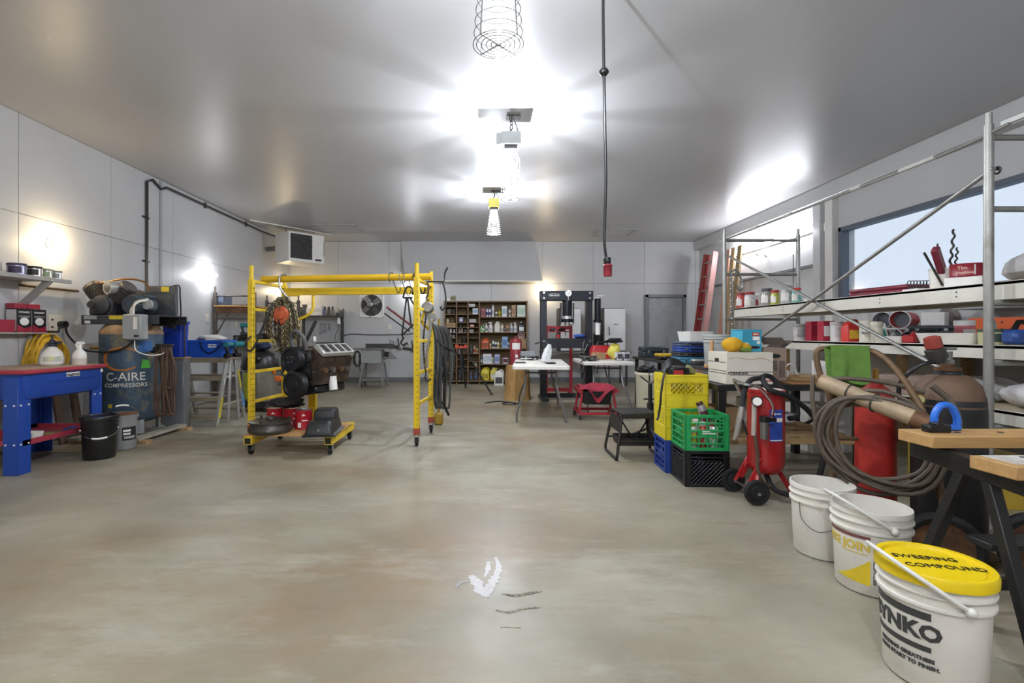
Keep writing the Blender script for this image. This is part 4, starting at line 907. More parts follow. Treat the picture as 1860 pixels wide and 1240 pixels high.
# ---- things on the engine stand deck
t = thing('torque_converter', 'dirty round torque converter lying on the engine stand deck', 'torque converter', (-2.10, 4.86, .198))
MB().lathe([(0, .02), (.12, .02), (.19, .0), (.205, .02), (.205, .04), (.19, .06), (.185, .09), (.2, .095), (.2, .11), (.17, .12), (.14, .115), (.05, .13), (.045, .15), (0, .15)], 36).part('shell', mat('greasy_metal', '#48443f', .4, .5, var=.3, scale=9, hx2='#8d887c', mix=.35), t)
for k in range(3): a = k * 2.1 + .4; MB().cyl((.17 * math.cos(a), .17 * math.sin(a), .11), (.17 * math.cos(a), .17 * math.sin(a), .14), .014, n=8).part('stud', M_dsteel, t)
M_rc = mat('red_paint_can', '#b01f2b', .35, var=.06)
def paintcan(label, loc, rz, r=.083, h=.19, m=M_rc, lm=M_steel, grp='red cans on the engine stand'):
    t = thing('paint_can', label, 'can', loc, rz, grp)
    MB().lathe([(0, 0), (r, 0), (r * 1.02, .004), (r, .009), (r, h - .012), (r * 1.02, h - .008), (r * 1.02, h), (r * .95, h), (r * .93, h - .006), (0, h - .006)], 28).part('tin', m, t)
    MB().lathe([(0, h - .005), (r * .88, h - .004), (r * .9, h + .001), (r * .93, h - .001)], 24).part('lid', lm, t)
    cylpatch(MB(), r, R(-125), R(-100), .02, .07).part('white_label', M_inkw, t)
    cylpatch(MB(), r, R(-95), R(-72), h * .72, h * .76).part('white_emblem', M_inkw, t)
    cylpatch(MB(), r, R(-88), R(-80), h * .76, h * .82).part('white_emblem', M_inkw, t)
    cylpatch(MB(), r, R(-95), R(-55), h * .45, h * .5).part('print_line', M_inkw, t)
paintcan('red can standing at the front of the engine stand deck beside the oil pan', (-1.84, 5.04, .198), .2)
paintcan('red can just behind the torque converter on the engine stand', (-2.00, 5.15, .198), .5)
paintcan('red can at the left rear of the engine stand deck', (-2.18, 5.16, .198), 0)
paintcan('smaller red can between the front red can and the oil pan', (-1.66, 5.215, .198), .9, .065, .16)
t = thing('oil_pan', 'black engine oil pan upside down on the right of the engine stand', 'oil pan', (-1.575, 4.86, .198), R(6))
loft(MB(), [(rrect(.155, .27, .03), 0), (rrect(.155, .27, .03), .008), (rrect(.13, .245, .03), .02), (rrect(.115, .23, .04), .10), (rrect(.10, .20, .04), .135)]).part('flange_and_sump', mat('pan_black', '#2a2b2b', .4, .3, var=.15), t)
loft(MB(), [(rrect(.112, .10, .03), .10), (rrect(.105, .095, .03), .19), (rrect(.09, .08, .03), .215)]).part('deep_sump', MATS['pan_black'], t).location = (0, .11, 0)
MB().cyl((0, -.232, .06), (0, -.25, .06), .015, n=6).part('drain_plug', M_steel, t)
solo(MB().ell((0, 0, 0), (.17, .10, .055), 20, 10, .3, 21), 'black_bag', mat('black_nylon', '#1d1e22', .6, bump=.3), 'crumpled black cloth lying on top of the rear red cans', 'cloth', (-2.04, 5.13, .447))
# ---- right end of the scaffold: come-along, cables, hoses
RX = W(0.02, .38, 0)
t = thing('lever_hoist', 'worn grey lever chain hoist hanging on the right scaffold frame', 'chain hoist', (RX[0], RX[1], 0))
MB().tube(spline([(0, 0, 1.72), (.02, -.04, 1.7), (.02, -.05, 1.6), (.0, -.04, 1.55), (.03, -.05, 1.52)], 5), .009, 7).part('top_hook', M_dsteel, t)
MB().lathe([(0, -.05), (.05, -.05), (.065, -.02), (.065, .03), (.05, .05), (0, .05)], 18, M=Matrix.Translation((.02, -.06, 1.44)) @ Matrix.Rotation(R(80), 4, 'X')).lathe([(0, -.04), (.05, -.04), (.05, .04), (0, .04)], 14, M=Matrix.Translation((.06, -.05, 1.34)) @ Matrix.Rotation(R(90), 4, 'X')).part('gear_case', mat('grey_hoist', '#77756e', .5, .4, var=.25, scale=14), t)
MB().box((.03, -.1, 1.06), (.03, .012, .52), .004, rot=(R(4), R(7), 0)).part('lever', M_chrome, t)
chain_mb(spline([(.0, -.06, 1.38), (-.03, -.06, 1.1), (-.02, -.06, .85), (.0, -.06, .72)], 8), .03, .005).part('load_chain', Mc2, t)
MB().tube(spline([(0, -.06, .73), (-.01, -.06, .67), (.02, -.06, .64), (.05, -.06, .67)], 5), .009, 7).part('bottom_hook', M_cast, t)
t = thing('cable_bundle', 'thick bundle of grey welding cables draped on the right scaffold frame', 'cables', W(.06, .52, 0))
for k in range(12):
    rd = random.Random(70 + k); dx = .02 + .012 * k; lo = .45 + .5 * rd.random() if k % 3 else .32
    MB().tube(spline([(.0, .0, 1.28 - .006 * k), (dx, -.06 - .004 * k, 1.22), (dx * 1.3 + .03, -.07, 1.0), (dx * 1.5 + .02 * rd.random(), -.06, lo + .12), (dx * 1.1 + .02, -.03, lo), (dx * .6, .0, lo + .15), (.02 + dx * .3, .03, 1.0), (.0, .02, 1.27)], 6), .0115, 7).part('cable_loop', mat('cable_grey' + str(k % 3), ['#3d3f40', '#52544f', '#2d2e2f'][k % 3], .55, var=.15), t)
MB().tube(spline([(.05, -.08, 1.1), (.14, -.1, 1.02), (.2, -.08, .98), (.25, -.06, .97)]), .014, 7).part('cable_tail', M_blackpl, t)
MB().tube(spline([(.05, -.04, 1.0), (.14, -.08, .8), (.13, -.06, .4), (.18, -.03, .24)]), .014, 7).part('cable_tail', M_blackpl, t)
solo(MB().tube(spline([(0, 0, 0), (.03, 0, -.1), (.04, 0, -.26), (.0, 0, -.32), (-.02, 0, -.28)], 5), .010, 7).tube([(-.28, 0, .0), (.02, 0, .0), (.03, 0, .1), (.06, 0, .16)], .010, 7), 'pry_hook', M_black, 'black crooked bar sticking out of the top of the right scaffold frame', 'hook', W(.17, .5, 1.745), 0)
solo(MB().tube([(0, 0, .12), (0, .05, 1.35)], .016, 8).box((0, 0, .075), (.11, .12, .15), .02), 'floor_jack_handle', mat('dark_red_yellow_jack', '#a8892c', .5, hx2='#4a3a2c', mix=.4), 'yellow handled jack standing on the floor behind the scaffold', 'jack', (W(-.02, 1.25, 0)[0], W(0, 1.25, 0)[1], 0))
# ---- hanging cord with switch
cx = px(1097, 3.0)
t = thing('drop_lead', 'black power cord hanging from the ceiling with a red connector', 'power cord', (cx, 3.0, 0))
MB().tube(spline([(-.006, 0, ZC), (-.004, 0, 3.0), (.0, 0, 2.74), (.006, 0, 2.4), (.012, 0, 2.1), (.006, 0, 1.85), (.004, 0, 1.7), (.018, 0, 1.59)]), .009, 8).part('cable', M_blackpl, t)
MB().ell((0, 0, 2.742), (.028, .028, .026), 14, 8).box((0, 0, 2.742), (.06, .02, .02), .006).part('cord_stop', M_blackpl, t)
MB().lathe([(0, 0), (.018, 0), (.022, .01), (.024, .035), (.018, .045), (0, .045)], 14, (.02, 0, 1.575)).part('boot', M_blackpl, t)
MB().lathe([(0, -.07), (.024, -.07), (.026, -.06), (.026, -.01), (.03, -.005), (.024, .004), (0, .004)], 10, (.023, 0, 1.575)).part('red_connector', mat('dark_red_rubber', '#8a2630', .5, var=.2, scale=30), t)
# ================================================================ BACK WALL
# ---- wall fan
t = thing('wall_fan', 'square white wall fan with a round wire guard on the back wall', 'fan', (px(675.5, YB), YB - .012, pz(554.5, YB)))
MB().box((0, -.012, .275), (.58, .024, .03), .003).box((0, -.012, -.275), (.58, .024, .03), .003).box((-.275, -.012, 0), (.03, .024, .56), .003).box((.275, -.012, 0), (.03, .024, .56), .003).part('frame_edge', M_white, t)
pl = []
n = 32; vs = []; fs = []
for k in range(n):
    a = 2 * PI * k / n; c, s_ = math.cos(a), math.sin(a); q = .285 / max(abs(c), abs(s_))
    for yy in (-.006, -.014): vs += [(.252 * c, yy, .252 * s_), (q * c, yy, q * s_)]
for k in range(n):
    i, j = k * 4, ((k + 1) % n) * 4; fs += [(i + 2, i + 3, j + 3, j + 2), (i, j, j + 1, i + 1), (i, i + 2, j + 2, j)]
MB().add(vs, fs).part('plate', M_white, t)
MB().cyl((0, -.002, 0), (0, .006, 0), .252, n=32).part('dark_shutter', mat('shutter_dark', '#3a3a3a', .6, var=.3, scale=30, stretch=(.3, 1, 6)), t)
for k in range(4):
    a = k * PI / 2 + .9
    MB().prism([(.03, -.03), (.12, -.075), (.235, -.06), (.235, .06), (.1, .06), (.03, .03)], .004, Matrix.Translation((0, -.04, 0)) @ Matrix.Rotation(a, 4, 'Y') @ Matrix.Rotation(R(90), 4, 'X') @ Matrix.Rotation(R(18), 4, 'X')).part('blade', mat('fan_blade_metal', '#8d8d88', .35, .7), t)
MB().lathe([(0, 0), (.075, 0), (.08, .02), (.07, .09), (.03, .1), (0, .1)], 20, M=Matrix.Translation((-.02, -.03, .02)) @ Matrix.Rotation(R(90), 4, 'X')).part('motor', M_steel, t)
for rr in (.25, .17, .09): MB().torus((0, -.075, 0), rr, .004, 32, 5, ax='y').part('guard_ring', M_dsteel, t)
for k in range(3):
    a = k * 2 * PI / 3 + .4; MB().tube([(.05 * math.cos(a), -.1, .05 * math.sin(a)), (.26 * math.cos(a), -.06, .26 * math.sin(a)), (.30 * math.cos(a), -.016, .30 * math.sin(a))], .006, 6).part('guard_arm', M_steel, t)
solo(MB().tube(spline([(px(620, YB), YB - .02, pz(616, YB)), (px(633, YB), YB - .02, pz(607, YB)), (px(680, YB), YB - .02, pz(608, YB)), (px(735, YB), YB - .02, pz(607, YB)), (px(757, YB), YB - .02, pz(604, YB))]), .012, 6), 'wall_cable', M_dsteel, 'dark cable strung along the back wall below the fan', 'cable')
# ---- back left bench with upper shelf
t = thing('steel_workbench', 'dark steel workbench with a raised shelf in the far left corner', 'workbench', (-3.83, 11.35, 0))
Mbk = mat('bench_dark', '#4a4b4b', .5, .3, var=.2, scale=8)
MB().box((0, 0, .855), (1.0, .75, .03), .003).part('top', Mbk, t)
for x in (-.46, .46):
    for y in (-.33,): MB().box((x, y, .42), (.07, .06, .84), .003).part('leg', Mbk, t)
    MB().box((x, .38, .87), (.06, .06, 1.74), .003).part('tall_post', Mbk, t)
MB().box((0, .2, 1.565), (1.0, .40, .03), .003).part('upper_shelf', Mbk, t)
MB().box((0, 0, .35), (.92, .6, .02), .003).part('lower_shelf', Mbk, t)
MB().box((.46, .1, .5), (.03, .5, .03), .002).part('side_brace', Mbk, t)
bx, by = -3.83, 11.35
def boxy(name, label, cat, loc, dim, m, rz=0.0, front=None, fm=None, lid=None, group=None):
    """carton with a printed front panel and a lid flap line"""
    t = thing(name, label, cat, loc, rz, group); w_, d_, h_ = dim
    MB().box((0, 0, h_ / 2), dim, .003).part('carton', m, t)
    if fm: MB().box((0, -d_ / 2 - .0008, h_ * .5), (w_ * .86, .0016, h_ * (front or .55))).part('printed_panel', fm, t)
    MB().box((0, 0, h_ + .0006), (.04, d_ * .98, .0012)).part('tape', lid or mat('packing_tape', '#b79c6e', .3), t)
    return t
boxy('carton', 'black and white printed carton on the corner bench shelf', 'box', (px(552, 11.5), 11.5, 1.581), (.21, .2, .25), mat('bw_carton', '#d3d1cd', .5, hx2='#2b2b2d', mix=.5, scale=9, sharp=.02), fm=mat('carton_dark_print', '#3a3a3c', .5, hx2='#c8c8c8', mix=.35, scale=12, sharp=.02))
boxy('carton', 'white carton in the middle of the corner bench shelf', 'box', (px(574, 11.5), 11.5, 1.581), (.33, .22, .24), M_white, fm=mat('faint_print', '#cfccc6', .5), front=.3)
for x, c, lb in ((590, '#6a6a86', 'purple grey spray can on the corner bench shelf'), (597, '#50443c', 'brown spray can on the corner bench shelf'), (604, '#6f665a', 'tan spray can on the corner bench shelf')):
    t = thing('spray_can', lb, 'spray can', (px(x, 11.45), 11.45, 1.581), 0, 'spray cans on the corner bench shelf')
    MB().lathe([(0, 0), (.033, 0), (.033, .14), (.026, .16), (.0, .165)], 16).part('can', mat('spray_' + c, c, .4, var=.2, scale=20), t); MB().lathe([(.02, .155), (.024, .16), (.024, .2), (0, .205)], 12).part('cap', M_dsteel, t)
t = thing('clamp_light', 'tangled clamp lamp on the end of the corner bench shelf', 'clamp lamp', (px(614, 11.45), 11.45, 1.581))
MB().lathe([(.02, .05), (.045, .09), (.09, .16), (.086, .16), (.04, .092), (.0, .06)], 18, M=Matrix.Rotation(R(35), 4, 'Y')).part('reflector', M_alu, t)
MB().box((0, 0, .03), (.09, .05, .06), .01).part('clamp', M_dsteel, t)
MB().tube(spline([(.04, 0, .05), (.11, -.02, .1), (.13, -.03, .02), (.08, -.03, -.0), (.15, -.02, .08), (.12, -.03, .16)]), .007, 6).part('cord', mat('purple_grey_cord', '#5d4a55', .5), t)
for k, (dx, L_w) in enumerate(((0, .26), (.045, .24), (.09, .22), (.135, .2), (.20, .16), (.235, .14))):
    w_ = MB().box((0, 0, -L_w / 2), (.014, .006, L_w - .05), .002).torus((0, 0, -.01), .014, .005, 12, 5, ax='y').torus((0, 0, -L_w + .01), .018, .0055, 12, 5, ax='y')
    solo(w_, 'wrench', M_chrome, ['longest steel wrench hanging under the corner bench shelf', 'second longest wrench hanging under the corner bench shelf', 'third longest wrench hanging under the corner bench shelf', 'fourth longest wrench hanging under the corner bench shelf', 'second shortest wrench hanging under the corner bench shelf', 'shortest wrench hanging under the corner bench shelf'][k], 'wrench', (px(581, 11.80) + dx, 11.815, pz(587, 11.8)), 0, 'wrenches hanging on the back wall')
toolcase('socket_case', 'open dark green socket case on the corner bench', (px(594, 11.1), 11.12, .871), 0, (.42, .22, .1), mat('case_green_black', '#3f4a45', .5, var=.3, scale=20))
t = thing('desk_lamp', 'small jointed lamp clamped at the right end of the corner bench', 'lamp', (px(612, 11.4), 11.42, .871))
MB().tube([(0, 0, 0), (-.06, .02, .22), (.02, .05, .44), (0, .1, .62)], .007, 6).part('arm', M_dsteel, t); MB().cyl((0, .1, .66), (.02, .06, .5), .03, .045, n=14).part('shade', M_white, t); MB().box((0, 0, .012), (.1, .08, .024), .004).part('base', M_dsteel, t)
solo(MB().ell((0, 0, .08), (.16, .12, .09), 18, 9, .35, 31), 'rag_heap', mat('mixed_rags', '#5a4a48', .9, hx2='#7a3030', mix=.4, bump=.3), 'heap of dark rags on the lower shelf of the corner bench', 'rags', (px(596, 11.2), 11.2, .36))
# ---- jointer / table saw
t = thing('table_saw', 'grey machine saw on a splayed stand below the wall fan', 'saw', (px(677, 10.75), 10.85, 0))
Msaw = mat('saw_grey', '#7f8280', .5, .2, var=.12, scale=8)
MB().box((0, 0, .83), (.78, .42, .03), .004).part('table', M_steel, t)
MB().box((-.02, 0, .67), (.44, .36, .29), .008).part('cabinet', mat('saw_cabinet', '#9a9d9c', .5, .1, var=.08), t)
for sx in (-1, 1):
    for sy in (-1, 1):
        Ml = Matrix.Translation((sx * .20, sy * .17, .52)) @ Euler((sy * R(8), -sx * R(6), 0)).to_matrix().to_4x4(); MB().box((0, 0, -.265), (.045, .045, .53), .003, M=Ml).part('leg', Msaw, t)
MB().box((0, 0, .15), (.5, .44, .02), .003).box((0, -.22, .17), (.5, .012, .05), .002).part('lower_shelf', Msaw, t)
MB().box((.1, .14, .89), (.62, .03, .10), .004).part('fence', M_dsteel, t); MB().box((.3, -.02, .875), (.2, .05, .06), .006).part('fence_clamp', M_dsteel, t)
MB().cyl((.26, -.05, .72), (.34, -.08, .70), .06, n=16).part('motor', M_dsteel, t); MB().torus((.3, -.24, .68), .06, .008, 18, 6, ax='y').part('handwheel', M_dsteel, t)
MB().prism([(.22, -.21), (.42, -.21), (.24, -.02)], .01, Matrix.Translation((.12, -.1, .82)) @ Matrix.Rotation(R(90), 4, 'X')).part('wing_brace', Msaw, t)
t = thing('hose_hank', 'dark hose wound in a hank hanging at the left of the saw', 'hose', (px(650, 10.8), 10.72, 0))
for k in range(7):
    rd = random.Random(k + 300); MB().tube([(.07 * math.cos(q) + .02 * rd.uniform(-1, 1), -.02 + .012 * k, .62 + (.15 + .02 * rd.random()) * math.sin(q)) for q in [2 * PI * i / 20 for i in range(20)]], .011, 6, closed=True).part('hose_loop', M_dsteel, t)
MB().tube(spline([(.04, 0, .5), (.08, .02, .3), (.09, .02, .06), (.12, .02, .012)]), .009, 6).part('hose_tail', M_dsteel, t)
# ---- grinders hanging right of the fan
for k, (x, y, lb) in enumerate(((720, 626, 'angle grinder on the back wall, left one beside the saw'), (745, 630, 'angle grinder on the back wall, right one next to the scaffold post'))):
    t = thing('angle_grinder', lb, 'grinder', (px(x, YB), YB - .06, pz(y, YB)), 0, 'grinders on the back wall'); 
    MB().cyl((-.16, 0, -.02), (.06, 0, -.05), .035, n=12).part('body', M_dsteel, t); MB().cyl((.08, .0, -.09), (.08, .0, -.03), .03, n=10).part('gear_head', M_steel, t)
    MB().cyl((.08, 0, -.10), (.08, 0, -.095), .06, n=18).part('disc', M_cast, t); MB().tube([(.08, 0, -.04), (.06, -.03, .10), (.05, -.03, .16)], .013, 8).part('side_handle', M_blackpl, t)
    MB().cyl((-.04, .06, .05), (-.04, 0, .05), .008, n=6).tube(spline([(-.15, 0, -.02), (-.12, 0, .1), (-.04, 0, .05)], 6), .006, 6).part('hanger', M_dsteel, t)

# ---- pigeonhole shelf with bottles
SY = 11.60; sx0, sx1 = px(808, SY), px(957, SY); SZ0 = .065
Mps = mat('old_shelf_wood', '#7a6248', .65, var=.2, scale=5, stretch=(1, 8, 8)); Mpb = mat('shelf_back_board', '#6f5c3c', .7, var=.15, scale=3)
t = thing('pigeonhole_shelf', 'large wooden pigeonhole shelf full of bottles against the back wall', 'shelf', (0, SY, 0))
ZT = pz(548, SY); SDp = .34
MB().box(((sx0 + sx1) / 2, .155, (SZ0 + ZT) / 2), (sx1 - sx0, .012, ZT - SZ0)).part('back_board', Mpb, t)
xc = [px(v, SY) for v in (809, 830, 850.5, 871, 956)]
for x in xc: MB().box((x, 0, (ZT) / 2), (.028, SDp, ZT), .002).part('divider', Mps, t)
MB().box(((sx0 + sx1) / 2, 0, ZT - .005), (sx1 - sx0 + .03, SDp + .01, .028), .002).part('top_board', Mps, t)
MB().box(((sx0 + sx1) / 2, 0, SZ0), (sx1 - sx0, SDp, .03), .002).part('bottom_board', Mps, t)
RS = [pz(v, SY) for v in (576.5, 604, 633, 661)]
for z in RS: MB().box(((xc[3] + xc[4]) / 2, 0, z), (xc[4] - xc[3] - .03, SDp, .022), .002).part('long_shelf', Mps, t)
CS = [[557.5, 571.6, 595, 604.5, 614, 623.5, 632, 642, 665.5, 675], [557.5, 571.6, 586, 595, 604.5, 623.5, 642, 652, 665.5], [571.6, 586, 595, 604.5, 614, 642, 656, 665.5]]
for c in range(3):
    for v in CS[c]: MB().box(((xc[c] + xc[c + 1]) / 2, 0, pz(v, SY)), (xc[c + 1] - xc[c] - .03, SDp, .016), .002).part('cubby_shelf', Mps, t)
cnt = {}
def bottle(kind, x, z, h, w_, c1, c2, label, y=None, cat=None, grp='bottles and boxes in the pigeonhole shelf'):
    """x in metres; z shelf top; kind: spray, aerosol, jug, box, tub, squeeze"""
    y = SY - .06 if y is None else y; m1 = mat('c_' + c1, c1, .42, var=.08, scale=18); m2 = mat('c_' + c2, c2, .45, var=.1, scale=22)
    if kind == 'box':
        return boxy('carton', label, 'box', (x, y, z), (w_, w_ * .8, h), m1, fm=m2, front=.5, group=grp)
    nm = {'spray': 'spray_bottle', 'aerosol': 'aerosol_can', 'jug': 'jug', 'tub': 'tub', 'squeeze': 'squeeze_bottle', 'can': 'tin_can', 'roll': 'paper_roll'}[kind]
    t = thing(nm, label, cat or {'spray': 'bottle', 'aerosol': 'spray can', 'jug': 'jug', 'tub': 'tub', 'squeeze': 'bottle', 'can': 'can', 'roll': 'roll'}[kind], (x, y, z), 0, grp); r = w_ / 2
    if kind == 'spray':
        MB().lathe([(0, 0), (r, 0), (r, h * .5), (r * .8, h * .62), (r * .35, h * .78), (r * .35, h * .84), (0, h * .84)], 14).part('bottle', m1, t)
        MB().box((-r * .25, 0, h * .92), (r * 1.6, r * .6, h * .13), .006).box((-r * .7, 0, h * .82), (r * .25, r * .3, h * .15), .003).part('trigger', m2, t)
        cylpatch(MB(), r, R(-150), R(-30), h * .12, h * .42).part('label_patch', m2, t)
    elif kind == 'aerosol':
        MB().lathe([(0, 0), (r, 0), (r, h * .8), (r * .75, h * .86), (0, h * .87)], 14).part('can', m1, t)
        MB().lathe([(r * .7, h * .85), (r * .72, h * .98), (r * .6, h), (0, h)], 12).part('cap', m2, t); cylpatch(MB(), r, R(-150), R(-30), h * .2, h * .55).part('label_patch', m2, t)
    elif kind == 'squeeze':
        MB().lathe([(0, 0), (r, 0), (r, h * .65), (r * .7, h * .78), (r * .3, h * .84), (0, h * .84)], 14).part('bottle', m1, t)
        MB().lathe([(r * .35, h * .83), (r * .35, h * .9), (r * .15, h), (0, h)], 10).part('cap', m2, t); cylpatch(MB(), r, R(-150), R(-30), h * .15, h * .5).part('label_patch', m2, t)
    elif kind == 'jug':
        loft(MB(), [(rrect(r, r * .7, r * .25), 0), (rrect(r, r * .7, r * .25), h * .62), (rrect(r * .75, r * .55, r * .25), h * .82), (rrect(r * .3, r * .28, r * .2), h * .92)]).part('body', m1, t)
        MB().cyl((r * -.1, 0, h * .9), (r * -.1, 0, h), r * .3, n=12).part('cap', m2, t)
        MB().tube(spline([(r * .1, 0, h * .92), (r * .65, 0, h * .95), (r * .95, 0, h * .8), (r * .95, 0, h * .6)], 5), r * .13, 7).part('handle', m1, t)
        MB().box((0, -r * .7 - .001, h * .32), (r * 1.5, .002, h * .38)).part('label_patch', m2, t)
    elif kind in ('tub', 'can'):
        MB().lathe([(0, 0), (r * .92, 0), (r * .95, h * .85), (0, h * .85)], 16).part('body', m1, t); MB().lathe([(r, h * .82), (r, h), (r * .9, h), (0, h * .98)], 16).part('lid', m2, t); cylpatch(MB(), r * .95, R(-140), R(-40), h * .2, h * .7).part('label_patch', m2, t)
    elif kind == 'roll':
        MB().lathe([(r * .35, -w_ * .5), (r, -w_ * .5), (r, w_ * .5), (r * .35, w_ * .5), (r * .35, -w_ * .5)], 18, M=Matrix.Translation((0, 0, r)) @ Matrix.Rotation(R(90), 4, 'X')).part('roll', m1, t); MB().lathe([(0, 0), (r * .36, 0)], 12, M=Matrix.Translation((0, -w_ * .49, r)) @ Matrix.Rotation(R(90), 4, 'X')).part('core', m2, t)
    return t
def B(v): return px(v, SY - .06)
rz_ = [RS[0] + .012, RS[1] + .012, RS[2] + .012, RS[3] + .012, SZ0 + .016]
row = lambda z, L: [bottle(k, B(x), z, h, w_, a, b, lb) for (k, x, h, w_, a, b, lb) in L]
row(rz_[0], [('box', 877.5, .19, .11, '#9c3a48', '#6d2530', 'dark red packet on the top long shelf, leftmost'), ('aerosol', 885, .21, .05, '#dfe0ea', '#3b3f7c', 'white and violet aerosol on the top long shelf, left of the pair'), ('aerosol', 890, .21, .05, '#dfe0ea', '#3b3f7c', 'white and violet aerosol on the top long shelf, right of the pair'), ('aerosol', 895.6, .28, .055, '#e9e9ee', '#b9bcc8', 'tallest white aerosol on the top long shelf'),
 ('squeeze', 901.5, .15, .06, '#d6d3cc', '#44423c', 'short white bottle with dark cap on the top long shelf'), ('squeeze', 907.5, .17, .07, '#c4b52c', '#8a7f2a', 'olive yellow bottle on the top long shelf'), ('box', 916, .25, .12, '#d9dcdc', '#9fb0ba', 'white and blue printed carton on the top long shelf'), ('aerosol', 926, .19, .06, '#d8d5cc', '#8b8577', 'white canister in front of the brown carton'), ('box', 933, .27, .10, '#a3835a', '#8f7048', 'tall plain brown carton on the top long shelf'), ('box', 946.5, .27, .19, '#d3dccf', '#b6cdbb', 'large pale green white carton at the right end of the top long shelf')])
row(rz_[1], [('spray', 874.5, .15, .06, '#cfe0c4', '#6fae55', 'pale green bottle, leftmost on the second long shelf'), ('aerosol', 878, .17, .05, '#4e8f4a', '#d8dcd2', 'dark green can on the second long shelf'), ('spray', 883.5, .22, .08, '#d6d9d4', '#7a8a80', 'grey white spray bottle on the second long shelf'), ('squeeze', 888, .16, .06, '#8a4a3a', '#d8d3cc', 'brown bottle on the second long shelf'), ('spray', 891.5, .24, .10, '#e4e4e2', '#c9ccd2', 'tall white spray bottle on the second long shelf, left one'), ('jug', 903, .25, .13, '#dad5c5', '#e2dfd6', 'cream jug without label in the middle of the second long shelf'), ('squeeze', 912, .2, .08, '#ddd6c2', '#b8b6ae', 'cream bottle on the second long shelf'), ('can', 914.6, .1, .08, '#c8c6be', '#4a4a52', 'small white tub in front of the cream bottle'), ('jug', 922, .19, .10, '#a0785a', '#5d4a3c', 'brown jug on the second long shelf'), ('spray', 929, .22, .07, '#e0e0de', '#9aa0a8', 'white spray bottle right of the brown jug'), ('spray', 936, .23, .08, '#e6e6e4', '#b4bcc4', 'white spray bottle next to the last jug'), ('jug', 947, .24, .14, '#2a2b2e', '#e2e2e0', 'black jug with white handle label at the right end of the second long shelf')])
row(rz_[2], [('jug', 881, .24, .17, '#cf5a1e', '#8a3f1c', 'big orange jug on the third long shelf'), ('squeeze', 891, .13, .045, '#d4d0c8', '#c07a3a', 'small bottle right of the orange jug'), ('squeeze', 896, .21, .06, '#e2e2e0', '#39424e', 'white bottle on the third long shelf, left of three'), ('squeeze', 900.5, .18, .055, '#dedcd8', '#2c343e', 'white bottle on the third long shelf, middle of three'), ('squeeze', 905, .17, .055, '#e2e0da', '#b0a030', 'white bottle on the third long shelf, right of three'), ('box', 917, .27, .13, '#8fb0d4', '#5f86b8', 'blue carton on the third long shelf'), ('squeeze', 912.5, .16, .06, '#dcdcda', '#3a3e46', 'dark labelled bottle in front of the blue carton, left one'), ('squeeze', 922.5, .17, .06, '#dcdcda', '#4a505a', 'dark labelled bottle in front of the blue carton, right one'), ('squeeze', 927.5, .16, .05, '#c9d2e0', '#5d6a86', 'pale blue bottle on the third long shelf'), ('jug', 936, .2, .07, '#e2ded4', '#7a7468', 'thin white bottle behind the red canister')])
bottle('box', B(947), RS[2] + .25, .13, .15, '#c9a6a0', '#8a4a4a', 'pinkish carton raised in the right end of the third long shelf')
solo(MB().box((0, 0, .115), (.26, .2, .23), .004), 'wooden_box', M_wood, 'plain wooden box under the pinkish carton', 'box', (B(945), SY - .03, RS[2] + .012))
row(rz_[3], [('box', 885, .23, .20, '#dfe2e4', '#b9c7cf', 'large white carton on the fourth long shelf'), ('can', 894.5, .16, .07, '#dcdad6', '#a09a8e', 'white canister on the fourth long shelf'), ('box', 903, .22, .12, '#b9c3df', '#7f90bf', 'pale violet carton on the fourth long shelf'), ('tub', 918, .17, .15, '#dcd9e0', '#6a3b48', 'white tub with maroon lid on the fourth long shelf'), ('squeeze', 874.6, .2, .05, '#4c4f54', '#d6d3ce', 'dark slim bottle at the left end of the fourth long shelf')])
row(rz_[4], [('jug', 881, .30, .19, '#d8c622', '#a99a1e', 'bright yellow jug on the lowest shelf'), ('jug', 897, .29, .17, '#d9c93a', '#e0ddd0', 'yellow jug with pale label on the lowest shelf')])
# cubbies
def cub(c, v, L):
    z = pz(v, SY) + .009
    for (k, x, h, w_, a, b, lb) in L: bottle(k, B(x), z, h, w_, a, b, lb)
cub(0, 571.6, [('box', 816, .12, .09, '#3a3733', '#57524a', 'dark carton in the top left cubby'), ('can', 824, .11, .08, '#4a4744', '#2e2c2b', 'dark can in the top left cubby')])
cub(0, 595, [('box', 815, .10, .13, '#a98b58', '#8a6d40', 'tan carton in the left cubby column'), ('box', 824, .10, .10, '#b89a66', '#97794c', 'light tan carton beside the tan carton')])
bottle('squeeze', B(813), pz(595, SY) + .11, .11, .06, '#e4ddc8', '#c8b878', 'cream bottle standing on the tan carton')
cub(0, 604.5, [('can', 814, .085, .05, '#51504e', '#3b3a38', 'dark small can in the left cubby column'), ('can', 818.7, .09, .055, '#dcdad4', '#c4c1ba', 'white small can in the left cubby column'), ('can', 825, .075, .06, '#d4d4d2', '#8e949c', 'grey white small can in the left cubby column')])
cub(0, 614, [('box', 816, .08, .10, '#cfcdc4', '#8a958c', 'grey white small carton in the left cubby column'), ('can', 824, .07, .07, '#aeb4b0', '#70767a', 'grey small tub in the left cubby column')])
cub(1, 586, [('tub', 837.5, .11, .12, '#4a4fa0', '#dcdce4', 'blue tub with white lid in the second cubby column')])
cub(1, 595, [('can', 836.5, .07, .09, '#3a3b40', '#26272a', 'black tin under the blue tub')])
cub(1, 604.5, [('can', 834.5, .10, .05, '#d6d2c8', '#8a8478', 'white vial in the second cubby column, left one'), ('can', 839, .10, .05, '#cdc7ba', '#b09a88', 'white vial in the second cubby column, right one'), ('can', 845.5, .07, .07, '#8a8270', '#5e574b', 'olive tin in the second cubby column')])
